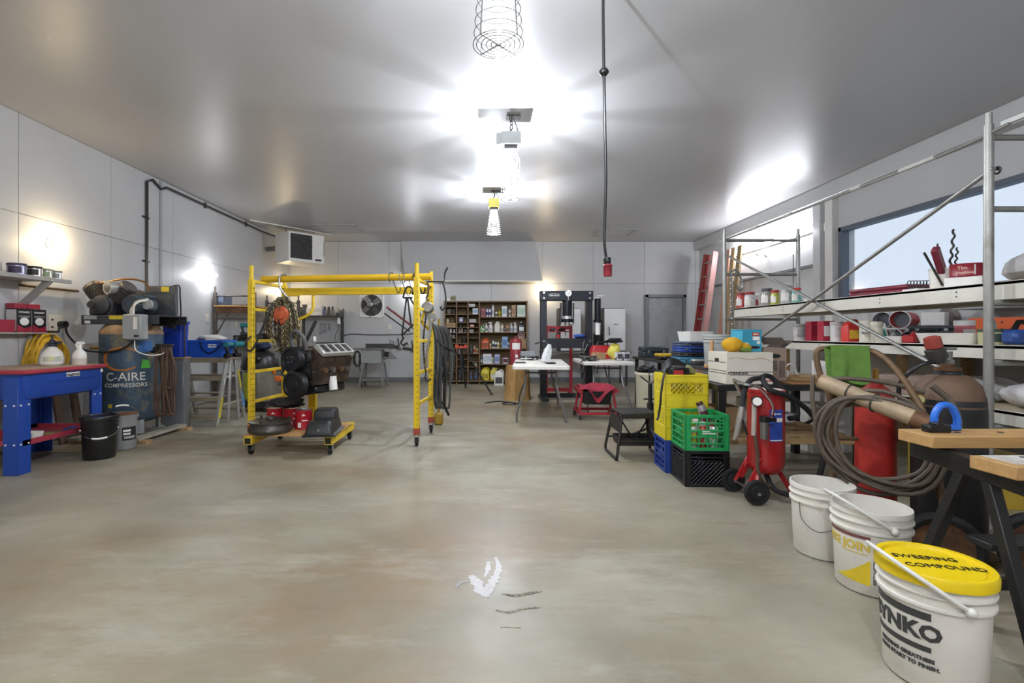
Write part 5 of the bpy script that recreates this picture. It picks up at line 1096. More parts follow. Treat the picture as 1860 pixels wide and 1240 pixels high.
cub(1, 623.5, [('can', 843, .09, .13, '#2b2a2b', '#1c1c1d', 'black round case in the second cubby column')])
cub(2, 571.6, [('box', 863.5, .14, .13, '#d5dbe0', '#8fb2c9', 'white and blue carton in the third cubby column')])
bottle('roll', B(854.5), pz(557.5, SY) + .0, .08, .075, '#e6e4df', '#4a4a4a', 'white paper roll at the top of the third cubby column, left one'); bottle('roll', B(860), pz(557.5, SY) + .0, .08, .075, '#e6e4df', '#4a4a4a', 'white paper roll at the top of the third cubby column, right one')
MB().box(((xc[2] + xc[3]) / 2, 0, pz(558.2, SY)), (xc[3] - xc[2] - .03, SDp, .012), .002).part('cubby_shelf', Mps, bpy.data.objects['pigeonhole_shelf'])
cub(2, 586, [('box', 858.5, .07, .15, '#cfd0cd', '#a7aaa8', 'flat pale grey carton in the third cubby column')])
cub(2, 595, [('box', 857.5, .07, .10, '#b23c3a', '#d9d4cc', 'red and white small carton in the third cubby column')])
cub(2, 604.5, [('box', 856.5, .07, .10, '#c4c4bc', '#7c7a70', 'grey small carton in the third cubby column')])
cub(2, 642, [('can', 856, .20, .07, '#3e403c', '#5c5f58', 'dark grey can in the third cubby column'), ('squeeze', 862, .21, .055, '#b7ad9c', '#a0402e', 'tan bottle with red label in the third cubby column'), ('squeeze', 866.5, .14, .06, '#c9b08a', '#8a6a3c', 'tan short bottle in the third cubby column')])
cub(1, 642, [('can', 836, .10, .08, '#c9c6be', '#a19b90', 'white tin below the red tripod top')])
cub(2, 665.5, [('can', 864, .09, .1, '#97957f', '#b9b6a4', 'olive tin in the third cubby column')])
for c, xs in ((1, (835.5, 842)), (2, (855.5, 864.5))):
    for i, x in enumerate(xs): bottle('jug', B(x), SZ0 + .016, .20 if c == 2 else .26, .075, '#23262e', '#4a5a86' if c == 2 else '#3f3c3a', ['dark oil jug on the cubby floor, leftmost of four', 'dark oil jug on the cubby floor, second of four', 'dark blue labelled oil jug on the cubby floor, third of four', 'dark blue labelled oil jug on the cubby floor, rightmost of four'][(c - 1) * 2 + i])
boxy('carton', 'small greenish carton on top of the pigeonhole shelf', 'box', (B(823), SY, ZT + .010), (.12, .1, .13), mat('greenish_carton', '#a3a183', .6), fm=mat('cg_dark', '#77785c', .6)); boxy('carton', 'small white carton at the left end on top of the pigeonhole shelf', 'box', (B(814), SY, ZT + .010), (.10, .1, .07), M_white)
# white jug on the floor
bottle('jug', px(906, 11.15), .0, .36, .21, '#e2e0d8', '#47494c', 'white jug with dark label on the floor in front of the shelf', 11.15, grp=None)
# red fire extinguisher like canister on the table left
# ---- tripod pipe stand
t = thing('tripod_stand', 'tripod pipe stand with a red head in front of the pigeonhole shelf', 'stand', (px(838, 9.95), 9.95, 0))
MB().box((0, 0, .885), (.24, .12, .04), .008).box((-.09, 0, .92), (.07, .10, .04), .008).box((.09, 0, .92), (.07, .10, .04), .008).box((.0, 0, .905), (.06, .06, .03), .005).part('red_head', mat('red_orange_paint', '#b5452e', .5, var=.1), t)
MB().cyl((0, 0, .87), (0, 0, .35), .026, n=12).part('centre_column', M_black, t)
fe = [(px(893, 9.4) - px(838, 9.95), 9.4 - 9.95, 0), (px(846, 10.6) - px(838, 9.95), .62, 0), (-.5, -.12, 0)]
for (x, y, z) in fe:
    MB().tube([(x * .1, y * .1, .86), (x, y, .01)], .017, 8).part('leg', M_black, t); MB().box((x, y, .008), (.07, .04, .016), .003).part('foot', M_dsteel, t)
    MB().tube([(0, 0, .42), (x * .52, y * .52, .44)], .009, 6).part('strut', M_dsteel, t)
# ---- log stump
def stumpmat():
    return mat('split_log', '#b08a54', .75, var=.3, scale=7, stretch=(9, 9, .8), bump=.5, hx2='#7d5a35', mix=.4)
st = MB(); vs = []; fs = []; n = 28
for zi, z in enumerate((0, .06, .25, .45, .60)):
    for k in range(n):
        a = 2 * PI * k / n; rr = (.235 - .05 * zi / 4) * (1 + .05 * math.sin(5 * a) + .04 * math.sin(9 * a + 1)) * (1.05 if zi == 0 else 1); vs.append((rr * math.cos(a), rr * math.sin(a), z))
for i in range(4):
    for k in range(n): fs.append((i * n + k, i * n + (k + 1) % n, (i + 1) * n + (k + 1) % n, (i + 1) * n + k))
fs += [tuple(range(n))[::-1], tuple(4 * n + k for k in range(n))]
solo(st.add(vs, fs), 'log_stump', stumpmat(), 'barkless log stump standing behind the white folding table', 'stump', (px(940, 8.75), 8.75, 0))
cords = [(px(848, 8.3) + .45, 8.35), (px(880, 8.3), 8.2), (px(905, 8.2), 8.4), (px(930, 8.2), 8.25), (px(935, 8.1), 8.05), (px(912, 8.2), 8.12), (px(925, 8.3), 8.3), (px(945, 8.3), 8.12)]
solo(MB().tube(spline([(x, y, .012) for x, y in cords]), .008, 6), 'extension_lead', M_blackpl, 'black extension cord looped on the floor by the log stump', 'cord')

# ---- folding tables
M_ft = mat('folding_table_top', '#dedbd2', .45, var=.04)
def folding(label, loc, rz, L=1.80, Wd=.75):
    t = thing('folding_table', label, 'folding table', loc, rz, 'white folding tables')
    loft(MB(), [(rrect(Wd / 2, L / 2, .05), .695), (rrect(Wd / 2, L / 2, .05), .735), (rrect(Wd / 2 - .008, L / 2 - .008, .05), .742)]).part('top', M_ft, t)
    for sy in (-1, 1):
        for sx in (-1, 1):
            MB().tube(spline([(sx * .2, sy * (L / 2 - .22), .69), (sx * .21, sy * (L / 2 - .16), .5), (sx * .23, sy * (L / 2 - .1), .36), (sx * .31, sy * (L / 2 - .06), .14), (sx * .315, sy * (L / 2 - .05), .0)]), .0135, 8).part('leg', mat('grey_leg_tube', '#7a7b7c', .4, .5), t)
        MB().cyl((-.2, sy * (L / 2 - .2), .64), (.2, sy * (L / 2 - .2), .64), .011, n=8).part('leg_crossbar', M_dsteel, t)
        MB().tube([(0, sy * (L / 2 - .2), .5), (0, sy * .2, .68)], .009, 6).part('leg_brace', M_dsteel, t)
    return t
folding('white folding table seen end on beside the log stump', (px(990, 7.3) - .08, 7.30, 0), R(-5))
folding('white folding table heaped with tools and cables left of the crates', (1.86, 7.88, 0), R(-2), 1.22)
TZ = .743
# things on the first table
solo(loft(MB(), [(rrect(.055, .05, .02), 0), (rrect(.06, .055, .03), .10), (rrect(.05, .045, .03), .19), (rrect(.02, .02, .01), .27)]), 'plastic_bag', mat('clear_bag', '#d9dbdc', .3, var=.15, scale=18, bump=.4), 'crumpled clear plastic bag standing on the white folding table', 'bag', (px(990, 7.25), 7.25, TZ), 0, rot=(0, R(16), .3))
t = thing('calculator', 'black calculator lying near the edge of the white folding table', 'calculator', (px(1000, 6.85), 6.88, TZ), .1)
MB().box((0, 0, .01), (.12, .16, .02), .004).part('case', M_blackpl, t); MB().box((0, .05, .0208), (.09, .03, .002)).part('screen', M_lgrey, t)
solo(MB().box((0, 0, .008), (.14, .09, .016), .003), 'notebook', M_dsteel, 'dark notebook on the left of the white folding table', 'notebook', (px(945, 7.0), 7.02, TZ), .2)
t = thing('red_canister', 'red canister with a white label and diamond mark behind the folding table', 'canister', (px(937, 9.6), 9.6, 0))
MB().lathe([(0, 0), (.11, 0), (.115, .02), (.115, 1.02), (.09, 1.06), (.03, 1.08), (.03, 1.11), (0, 1.11)], 24).part('body', mat('maroon_canister', '#8c2630', .45, var=.08), t)
cylpatch(MB(), .115, R(-130), R(-50), .86, .98).part('white_label', M_inkw, t); cylpatch(MB(), .115, R(-98), R(-74), .70, .76).part('diamond_label', M_inkw, t)
MB().tube(spline([(.0, -.03, 1.1), (.1, -.06, 1.14), (.2, -.05, 1.02), (.24, -.03, .82)]), .012, 7).part('spout_hose', mat('grey_hose', '#5a5a5a', .5), t)
t = thing('charger_cables', 'tangle of black chargers and white cables on the far end of the folding table', 'cables', (px(960, 7.9), 7.85, TZ))
for k in range(6):
    rd = random.Random(400 + k); MB().tube(spline([(rd.uniform(-.16, .16), rd.uniform(-.15, .15), .012 + .02 * rd.random()) for _ in range(6)]), .006, 6).part('cable', M_blackpl if k % 2 else M_inkw, t)
for x, y in ((.02, -.02), (.12, .06), (-.1, .05)): MB().box((x, y, .03), (.09, .06, .06), .008).part('charger', M_blackpl, t)
solo(MB().box((0, 0, .065), (.22, .16, .13), .004), 'clear_bin', glass('clear_bin', '#cdd2d6', .15, .35, .1), 'clear plastic bin at the far end of the folding table', 'bin', (px(958, 8.08), 8.10, TZ))

# ---- black H frame press
Mpr = mat('press_black_blue', '#22252c', .45, .2, var=.12, scale=8)
PY = 8.75
t = thing('shop_press', 'tall black hydraulic shop press with a gauge on its top beam', 'press', (px(1028, PY), PY, 0))
PWd = .40
for x in (-PWd, PWd):
    MB().box((x, -.06, .93), (.11, .012, 1.86), .002).box((x - .05, 0, .93), (.012, .12, 1.86), .002).box((x + .05, 0, .93), (.012, .12, 1.86), .002).part('upright', Mpr, t)
    MB().box((x, 0, .03), (.12, .62, .06), .004).part('foot', Mpr, t)
    for k in range(8): MB().cyl((x, -.068, .25 + k * .12), (x, -.0605, .25 + k * .12), .017, n=12).part('pin_hole', M_ink, t)
MB().box((0, -.085, 1.825), (.92, .03, .17), .004).box((0, .085, 1.825), (.92, .03, .17), .004).box((0, 0, 1.905), (.92, .14, .012), .002).part('top_beam', Mpr, t)
MB().box((0, -.09, .99), (.88, .03, .17), .004).box((0, .09, .99), (.88, .03, .17), .004).box((0, 0, 1.07), (.6, .2, .02), .002).part('bed_beam', Mpr, t)
MB().box((0, .1, .06), (.72, .05, .08), .003).part('base_tie', Mpr, t)
for x in (-.40, .40):
    for z in (1.87, 1.78, 1.03, .88): MB().cyl((x, -.10, z), (x, -.118, z), .022, n=6).part('bolt', M_chrome, t)
MB().ell((-.22, -.102, 1.83), (.10, .004, .032), 20, 6).part('oval_badge', M_inkw, t); MB().ell((-.22, -.1055, 1.83), (.094, .003, .027), 20, 6).part('badge_field', Mpr, t)
bars([(-.22, -.109, 1.83, .15, .018)], M_inkw, t, .002)
g = MB().cyl((.02, -.105, 1.86), (.02, -.15, 1.86), .058, n=24).tube([(.02, -.12, 1.8), (.02, -.12, 1.74)], .012, 8).part('pressure_gauge', M_chrome, t)
MB().cyl((.02, -.1505, 1.86), (.02, -.153, 1.86), .048, n=24).part('dial', M_inkw, g); MB().box((.03, -.154, 1.867), (.05, .002, .005), rot=(0, R(-40), 0)).part('needle', M_ink, g)
MB().cyl((.02, 0, 1.74), (.02, 0, 1.42), .085, n=24).cyl((.02, 0, 1.42), (.02, 0, 1.36), .1, n=24).part('ram_cylinder', mat('ram_black', '#1b1e26', .25, .4), t)
MB().cyl((.02, 0, 1.47), (.02, 0, 1.40), .088, n=24).part('ram_band', M_alu, t); MB().cyl((.02, 0, 1.36), (.02, 0, 1.30), .05, n=16).part('ram_tip', M_chrome, t)
for x in (-.09, .13): MB().cyl((x, 0, 1.70), (x, 0, 1.34), .015, n=10).part('return_spring', M_dsteel, t)
MB().cyl((.56, 0, 1.78), (.56, 0, 1.40), .055, n=18).cyl((.56, 0, 1.40), (.56, 0, 1.36), .075, n=18).part('air_pump', mat('ram_black', '#1b1e26', .25, .4), t)
MB().cyl((.56, 0, 1.35), (.56, 0, 1.14), .05, .045, n=16).part('white_filter', M_white, t); MB().box((.50, 0, 1.79), (.16, .05, .03), .004).box((.6, 0, 1.83), (.12, .04, .02), .003).part('pump_bracket', M_white, t)
MB().tube(spline([(.56, 0, 1.14), (.55, 0, 1.0), (.62, -.02, .86), (.5, -.06, .80)]), .008, 6).part('air_hose', M_blackpl, t)
MB().tube(spline([(.3, -.13, 1.04), (.27, -.14, .94), (.3, -.14, .86), (.36, -.13, .98)]), .009, 6).part('hanging_wire', M_steel, t)
MB().tube([(-.36, -.12, 1.02), (-.3, -.125, .82)], .008, 6).part('pin_rod', M_steel, t); MB().tube([(-.42, -.1, 1.03), (-.56, -.1, .98)], .012, 6).part('crank_handle', M_dsteel, t)
solo(MB().ell((0, 0, .03), (.11, .08, .035), 18, 8, .35, 44), 'blue_rag', mat('blue_rag', '#3858a8', .9, bump=.2), 'blue rag on the press bed', 'rag', (px(1053, PY), PY, 1.085))
# ---- red smaller frame behind
Mrp = mat('red_press_paint', '#a52b35', .45, var=.1)
t = thing('red_press_frame', 'red steel press frame standing behind the black press', 'press', (px(1014, 9.5), 9.5, 0))
for x in (-.23, .24): MB().box((x, 0, .66), (.055, .055, 1.32), .003).part('upright', Mrp, t); MB().box((x, 0, .03), (.06, .45, .05), .003).part('foot', Mrp, t)
for z in (1.27, .93, .52, .09): MB().box((0, -.03, z), (.48, .03, .07), .003).part('cross_rail', Mrp, t)
MB().box((0, 0, 1.20), (.42, .2, .02), .003).part('tray', Mrp, t)
MB().cyl((.0, 0, .97), (.0, 0, 1.15), .055, .045, n=16).part('bottle_jack', Mrp, t); MB().box((.1, 0, .56), (.3, .2, .04), .004).part('bed', Mrp, t)
for k, (x, lb) in enumerate(((-.12, 'dark machine part in the red press tray, left one'), (.06, 'dark machine part in the red press tray, right one'))): solo(MB().ell((0, 0, .04), (.08, .06, .045), 14, 8, .3, 60 + k), 'machine_part', M_cast, lb, 'part', (px(1014, 9.5) + x, 9.5, 1.211))
bottle('squeeze', px(1040, 11.02), .7605, .28, .08, '#3f8a55', '#d8d8d2', 'green bottle seen between the presses', 11.09, grp=None)
# ---- white upright cabinets on a grey back bench
t = thing('back_bench', 'grey bench along the back wall behind the presses', 'workbench', (px(1060, 11.4), 11.35, 0))
MB().box((0, 0, .74), (2.0, .6, .04), .003).part('top', M_grey, t)
for x in (-.9, 0, .9): MB().box((x, -.25, .36), (.04, .04, .72), .002).part('leg', M_dsteel, t); MB().box((x, .25, .36), (.04, .04, .72), .002).part('leg', M_dsteel, t)
def wcab(label, x, w_, h_):
    t = thing('white_cabinet', label, 'cabinet', (x, 11.35, .7605), 0, 'white cabinets on the back bench')
    MB().box((0, .02, h_ / 2), (w_, .42, h_), .006).part('body', M_dsteel, t); MB().box((.02, -.2, h_ / 2), (w_ - .03, .03, h_ - .03), .008).part('door', mat('cabinet_white', '#dfe0df', .35, var=.02), t)
    MB().tube([(-w_ * .25, -.215, h_ * .56), (-w_ * .25, -.25, h_ * .56), (-w_ * .22, -.25, h_ * .38), (-w_ * .22, -.215, h_ * .38)], .009, 6).part('handle', M_dsteel, t); MB().ell((.04, -.217, h_ * .62), (.06, .003, .016), 14, 6).part('badge', M_lgrey, t)
wcab('white upright cabinet right of the press with a badge on its door', px(1112, 11.3), .50, .98); wcab('white upright cabinet seen through the black press', px(1033, 11.3), .48, .98)
solo(MB().box((0, 0, .2), (.09, .3, .4), .004), 'dark_case', M_black, 'narrow dark case beside the right white cabinet', 'case', (px(1084, 11.3), 11.3, .7605))
solo(MB().box((0, 0, 0), (.075, .01, .12), .002).box((0, -.006, .025), (.03, .004, .03)).box((0, -.006, -.025), (.03, .004, .03)), 'wall_outlet', MATS['cream_plate'], 'pale outlet plate on the back wall right of the white cabinet', 'outlet', (px(1135, YB), YB - .013, pz(594, YB)))
# ---- second table load
def toolbag(label, loc, rz):
    t = thing('tool_box', label, 'tool box', loc, rz)
    loft(MB(), [(rrect(.20, .12, .03), 0), (rrect(.20, .12, .03), .15), (rrect(.16, .09, .03), .22)]).part('shell', mat('tool_red', '#b3252b', .4, var=.06), t)
    MB().tube([(-.1, 0, .2), (-.08, 0, .27), (.08, 0, .27), (.1, 0, .2)], .016, 8).part('handle', M_blackpl, t); MB().box((0, 0, .215), (.22, .12, .03), .01).part('top_plate', M_blackpl, t)
    bars([(.02, -.121, .09, .14, .018)], M_inkw, t, .002)
toolbag('red tool box with a black handle on the cluttered folding table', (1.98, 8.345, TZ), 0)
t = thing('hot_knife_cables', 'heap of grey cables spilling over the corner of the cluttered folding table', 'cables', (1.60, 7.55, TZ))
for k in range(12):
    rd = random.Random(500 + k); MB().tube(spline([(rd.uniform(-.14, .14), rd.uniform(-.12, .2), .012 + .06 * rd.random()) for _ in range(6)]), .008, 6).part('cable', M_dsteel if k % 3 else M_steel, t)
MB().tube(spline([(-.1, -.1, .02), (-.16, -.16, .0), (-.19, -.17, -.12), (-.15, -.18, -.14), (-.1, -.14, .02)]), .009, 6).part('cable_loop', M_dsteel, t)
boxy('carton', 'tan carton flap behind the cable heap on the folding table', 'box', (1.84, 8.02, TZ), (.2, .12, .11), M_card, .3)
for k, (x, lb) in enumerate(((1124, 'white and black boxed part on the cluttered table, left one'), (1137, 'white and black boxed part on the cluttered table, right one'))): boxy('carton', lb, 'box', (px(x, 7.75), 7.75, TZ), (.09, .08, .13), mat('bw_box', '#cfcdd2', .5, hx2='#3c3842', mix=.45, scale=20, sharp=.03), .2, fm=mat('purple_dark', '#4b4652', .5))
t = thing('glove_bag', 'yellow plastic bag on the cluttered folding table', 'bag', (2.11, 8.07, TZ))
MB().ell((0, 0, .13), (.10, .10, .13), 18, 9, .2, 71).part('bag', mat('yellow_bag', '#d9cc5a', .4, var=.1, bump=.3), t)
solo(MB().ell((0, 0, .03), (.13, .08, .04), 20, 9, .45, 72), 'black_gloves', mat('black_glove', '#1b1c20', .7, bump=.3), 'black work gloves lying on the yellow bag', 'gloves', (2.11, 8.07, TZ + .275))
# ================================================================ RIGHT SIDE
# ---- red rolling engine dolly with cloth
t = thing('engine_dolly', 'low red steel dolly on casters with a black tray', 'dolly', (1.53, 6.85, 0))
for y in (-.22, .22): MB().box((0, y, .09), (.50, .035, .035), .003).part('base_rail', Mrp, t)
for x in (-.25, .25):
    MB().box((x, 0, .09), (.035, .46, .035), .003).part('base_rail', Mrp, t)
    for y in (-.2, .2): caster(t, (x, y, .075), .032, M_dsteel, .012)
    for y in (-.15, .15): MB().tube([(x, y, .1), (x * .82, y * .9, .40)], .017, 8).part('upright', Mrp, t)
    MB().cyl((x * .95, -.17, .39), (x * .95, .17, .39), .035, n=12).part('arm_pad', Mrp, t)
loft(MB(), [(rrect(.17, .13, .02), .20), (rrect(.20, .16, .02), .38), (rrect(.19, .15, .02), .38), (rrect(.16, .12, .02), .21)]).part('tray', M_black, t)
solo(MB().sheet(lambda u, v: (-.24 + .46 * u, -.19 + .36 * v - .02 * math.sin(9 * u), .435 + .02 * math.sin(7 * u + 4 * v) + .015 * math.sin(13 * v) - max(0, (.32 - v)) * (.55 * math.exp(-((u - .5) / .2) ** 2) + .10)), 24, 18, .006), 'red_cloth', mat('red_shop_cloth', '#9a2b3c', .9, var=.12, bump=.2), 'crumpled red shop cloth draped over the low red dolly', 'cloth', (1.53, 6.85, 0))
# ---- cream barrel, V stand
t = thing('cream_barrel', 'tall cream plastic barrel heaped with hoses left of the yellow crates', 'barrel', (2.22, 6.72, 0))
MB().lathe([(0, 0), (.145, 0), (.155, .02), (.17, .60), (.178, .61), (.178, .64), (.165, .64), (.14, .04), (0, .04)], 28).part('body', mat('cream_plastic', '#cfcab2', .5, var=.06, scale=5), t)
t2 = thing('hose_fittings', 'black hoses and fittings heaped in the cream barrel', 'hoses', (2.22, 6.72, .60))
for k in range(9):
    rd = random.Random(600 + k); MB().tube(spline([(rd.uniform(-.13, .13), rd.uniform(-.13, .13), .03 + .09 * rd.random()) for _ in range(5)]), .014, 7).part('hose', M_blackpl if k % 2 else M_dsteel, t2)
t = thing('pipe_stand', 'black pipe stand with a V shaped head behind the crates', 'stand', (1.77, 5.30, 0))
MB().cyl((0, 0, .05), (0, 0, .62), .022, n=12).cyl((0, 0, .05), (0, 0, .42), .034, n=12).part('column', M_black, t)
for sg in (-1, 1): MB().box((sg * .055, 0, .665), (.125, .07, .008), .002, rot=(0, -sg * R(38), 0)).part('v_plate', M_dsteel, t)
MB().cyl((-.07, 0, .46), (.08, 0, .46), .008, n=8).part('screw_handle', M_black, t)
for k in range(3):
    a = R(30 + 120 * k); MB().tube([(0, 0, .16), (.12 * math.cos(a), .12 * math.sin(a), .10), (.28 * math.cos(a), .28 * math.sin(a), .008)], .014, 8).part('leg', M_black, t)
solo(MB().sheet(lambda u, v: (-.10 + .22 * u, .02 * math.sin(6 * u), .10 - .22 * v * (1 - .4 * abs(u - .5)) + .02 * math.sin(8 * u)), 10, 10, .006), 'leather_apron', mat('navy_leather', '#25272f', .6, bump=.2), 'dark leather apron draped over the rim of the cream barrel', 'apron', (2.27, 6.545, .60))
# ---- black tool stand
t = thing('tool_stand', 'small black steel tool stand with splayed bent legs', 'stand', (1.42, 4.71, 0))
Mts = mat('stand_black_worn', '#272523', .5, .2, var=.25, scale=14, hx2='#4a4038', mix=.25)
MB().box((0, 0, .42), (.34, .36, .02), .003).box((0, -.175, .40), (.34, .012, .04), .002).part('top', Mts, t)
MB().ell((0, .0, .4305), (.07, .05, .002), 16, 4).part('centre_hole', M_ink, t)
for k in range(6): MB().box((-.125 + k * .05, -.14, .431), (.03, .04, .004), .001).part('slot_rib', Mts, t)
for sx in (-1, 1):
    MB().tube([(sx * .16, -.16, .41), (sx * .22, -.22, .05), (sx * .22, -.20, .014), (sx * .22, .20, .014), (sx * .22, .22, .05), (sx * .16, .16, .41)], .014, 8).part('leg_loop', Mts, t)
    MB().prism([(-.16, .40), (.16, .40), (.18, .25), (-.18, .25)], .004, Matrix.Translation((sx * .185, 0, 0)) @ Matrix.Rotation(R(90), 4, 'Z') @ Matrix.Rotation(R(90), 4, 'X')).part('side_plate', Mts, t)
    MB().tube([(sx * .16, .0, .4), (sx * .02, .0, .17)], .008, 6).part('brace', Mts, t)
loft(MB(), [(rrect(.17, .12, .02), .12), (rrect(.18, .13, .02), .19), (rrect(.172, .122, .02), .19), (rrect(.162, .112, .02), .128)]).part('tray', Mts, t)
MB().cyl((-.21, -.12, .16), (.21, -.12, .16), .01, n=8).cyl((-.21, .12, .16), (.21, .12, .16), .01, n=8).part('tray_rail', Mts, t)

# ---- milk crates
def crate(label, loc, rz, m, w_=.33, d_=.33, h=.272, kind='lattice', txt=None):
    t = thing('milk_crate', label, 'crate', loc, rz, 'stacked plastic crates')
    f = MB(); th = .010
    loft(f, [(rrect(w_ / 2 - .006, d_ / 2 - .006, .015, 2), 0), (rrect(w_ / 2 - .006, d_ / 2 - .006, .015, 2), .012)]); f.part('floor', m, t)
    for sx in (-1, 1):
        for sy in (-1, 1): MB().box((sx * (w_ / 2 - .022), sy * (d_ / 2 - th / 2), h / 2), (.044, th, h), .002).box((sx * (w_ / 2 - th / 2), sy * (d_ / 2 - .022), h / 2), (th, .044, h), .002).part('corner', m, t)
    for face in range(4):
        L_ = w_ if face % 2 == 0 else d_; off = (d_ if face % 2 == 0 else w_) / 2 - th / 2; Mf = Matrix.Rotation(face * PI / 2, 4, 'Z') @ Matrix.Translation((0, -off, 0)); p = MB(); a, b = -L_ / 2 + .04, L_ / 2 - .04
        if kind == 'lattice':
            for z, hh in ((h - .03, .06), (.055, .11)): p.box((0, 0, z), (L_ - .08, th, hh), .002, M=Mf)
            zb, zt = .11, h - .06
            if face != 1 or True:
                n = 7
                for k in range(-2, n + 1):
                    for sg in (1, -1):
                        x0 = a + (b - a) * k / n; x1 = x0 + (zt - zb); q0, q1 = (max(x0, a), min(x1, b))
                        if q1 - q0 < .01: continue
                        z0 = zb + (q0 - x0); z1 = zb + (q1 - x0)
                        if sg < 0: z0, z1 = zt - (z0 - zb), zt - (z1 - zb)
                        p.tube([(q0, 0, z0), (q1, 0, z1)], .0035, 4, M=Mf)
        elif kind == 'full':
            for z, hh in ((h - .012, .024), (h - .05, .012), (h - .075, .01), (.012, .024)): p.box((0, 0, z), (L_ - .08, th, hh), .002, M=Mf)
            zb, zt = .02, h - .075; n = 8
            for k in range(-4, n + 1):
                for sg in (1, -1):
                    x0 = a + (b - a) * k / n; x1 = x0 + (zt - zb); q0, q1 = (max(x0, a), min(x1, b))
                    if q1 - q0 < .01: continue
                    z0 = zb + (q0 - x0); z1 = zb + (q1 - x0)
                    if sg < 0: z0, z1 = zt - (z0 - zb), zt - (z1 - zb)
                    p.tube([(q0, 0, z0), (q1, 0, z1)], .0038, 4, M=Mf)
        else:
            for z, hh in ((h - .012, .024), (h - .065, .012), (h - .12, .012), (.105, .012), (.055, .012), (.012, .024)): p.box((0, 0, z), (L_ - .08, th + .004, hh), .002, M=Mf)
            for k in range(5): p.box((a + (b - a) * k / 4, 0, h / 2), (.008, th, h - .02), .001, M=Mf)
            p.box((0, 0, .135), (L_ * .42, th, .05), .002, M=Mf)
            for k in range(6): 
                x0 = a + (b - a) * k / 6; p.tube([(x0, 0, .015), (x0 + (b - a) / 6, 0, .10)], .003, 4, M=Mf)
        p.part('side_grille', m, t)
        if txt and face == 0: bars([(-.01, -d_ / 2 - .0025, .147, .06, .009), (.01, -d_ / 2 - .0025, .132, .10, .010)], M_inkw, t)
    if kind == 'lattice':
        for z in (h - .01, h - .065, .112): MB().box((0, -d_ / 2 - .003, z), (w_, .006, .008), .001).part('rib', m, t)
    return t
My = mat('crate_yellow', '#d8c623', .45, var=.05); Mg = mat('crate_green', '#1d9a54', .45, var=.05); Mbl = mat('crate_blue', '#24408e', .45, var=.05); Mbk2 = mat('crate_black', '#17181a', .4, var=.1)
CA = R(-3)
crate('blue milk crate at the bottom of the rear stack', (1.685, 4.27, 0), CA, Mbl, .35, kind='slat')
crate('yellow milk crate in the middle of the rear stack', (1.685, 4.27, .273), CA, My, .35)
crate('yellow milk crate on top of the rear stack holding cables', (1.685, 4.27, .546), CA, My, .35)
crate('black milk crate on the floor under the green crate', (1.69, 3.905, 0), CA, Mbk2, kind='full')
crate('green milk crate full of spray cans on the black crate', (1.69, 3.905, .273), CA, Mg, kind='slat', txt=True)
# contents of crates
def can(label, loc, rot, c1, c2, grp, r=.033, h=.19):
    t = thing('spray_can', label, 'spray can', loc, 0, grp); t.rotation_euler = rot
    MB().lathe([(0, 0), (r, 0), (r, h * .8), (r * .75, h * .86), (0, h * .87)], 16).part('can', mat('k_' + c1, c1, .35, .2, var=.1), t); MB().lathe([(r * .8, h * .84), (r * .82, h * .98), (r * .7, h), (0, h)], 14).part('cap', mat('k_' + c2, c2, .4), t); cylpatch(MB(), r, R(-150), R(-30), h * .15, h * .6).part('label_patch', mat('k_' + c2, c2, .4), t)
GC = 'spray cans in the green crate'
can('dark spray can leaning out of the top of the green crate', (1.76, 3.90, .44), (R(-12), R(-18), 0), '#8d8a88', '#4a2626', GC)
for k, (x, y, c1, c2, lb) in enumerate(((1.60, 3.82, '#d5d3cc', '#c7b62e', 'white can with yellow cap inside the green crate front left'), (1.68, 3.82, '#c9463e', '#e2e0da', 'red can inside the green crate front middle'), (1.76, 3.81, '#dedcd6', '#a33a36', 'white can with red cap inside the green crate front right'), (1.60, 3.93, '#c9b730', '#3a3a3a', 'yellow can with black cap inside the green crate'), (1.68, 3.95, '#9aa0a6', '#d8d6d0', 'silver can inside the green crate rear'))): can(lb, (x, y, .287), (0, 0, k), c1, c2, GC)
t = thing('battery_charger', 'black and red battery charger with coiled leads in the top yellow crate', 'charger', (1.66, 4.24, .74))
MB().box((-.03, -.06, .08), (.16, .12, .11), .012).part('case', M_blackpl, t); MB().box((-.05, -.121, .09), (.08, .004, .05), .001).part('red_panel', M_inkr, t)
for k in range(8):
    rd = random.Random(700 + k); MB().tube(spline([(-.13, -.02 + .01 * k, .09), (-.05, .0 + .01 * k, .16 + .006 * k), (.06, .02, .15), (.14, .02 + .01 * k, .10 - .01 * k), (.13, .06, .06), (0, .08, .13)]), .009, 7).part('lead', M_blackpl, t)
MB().tube(spline([(-.1, -.08, .14), (-.17, -.14, .10), (-.205, -.16, -.05), (-.215, -.16, -.17), (-.23, -.16, -.26), (-.245, -.17, -.29)]), .009, 7).part('hanging_lead', M_blackpl, t)
MB().box((.09, -.02, .11), (.10, .04, .05), .01, rot=(0, R(30), R(20))).part('clamp_jaw', mat('olive_clamp', '#8a8a58', .5), t)

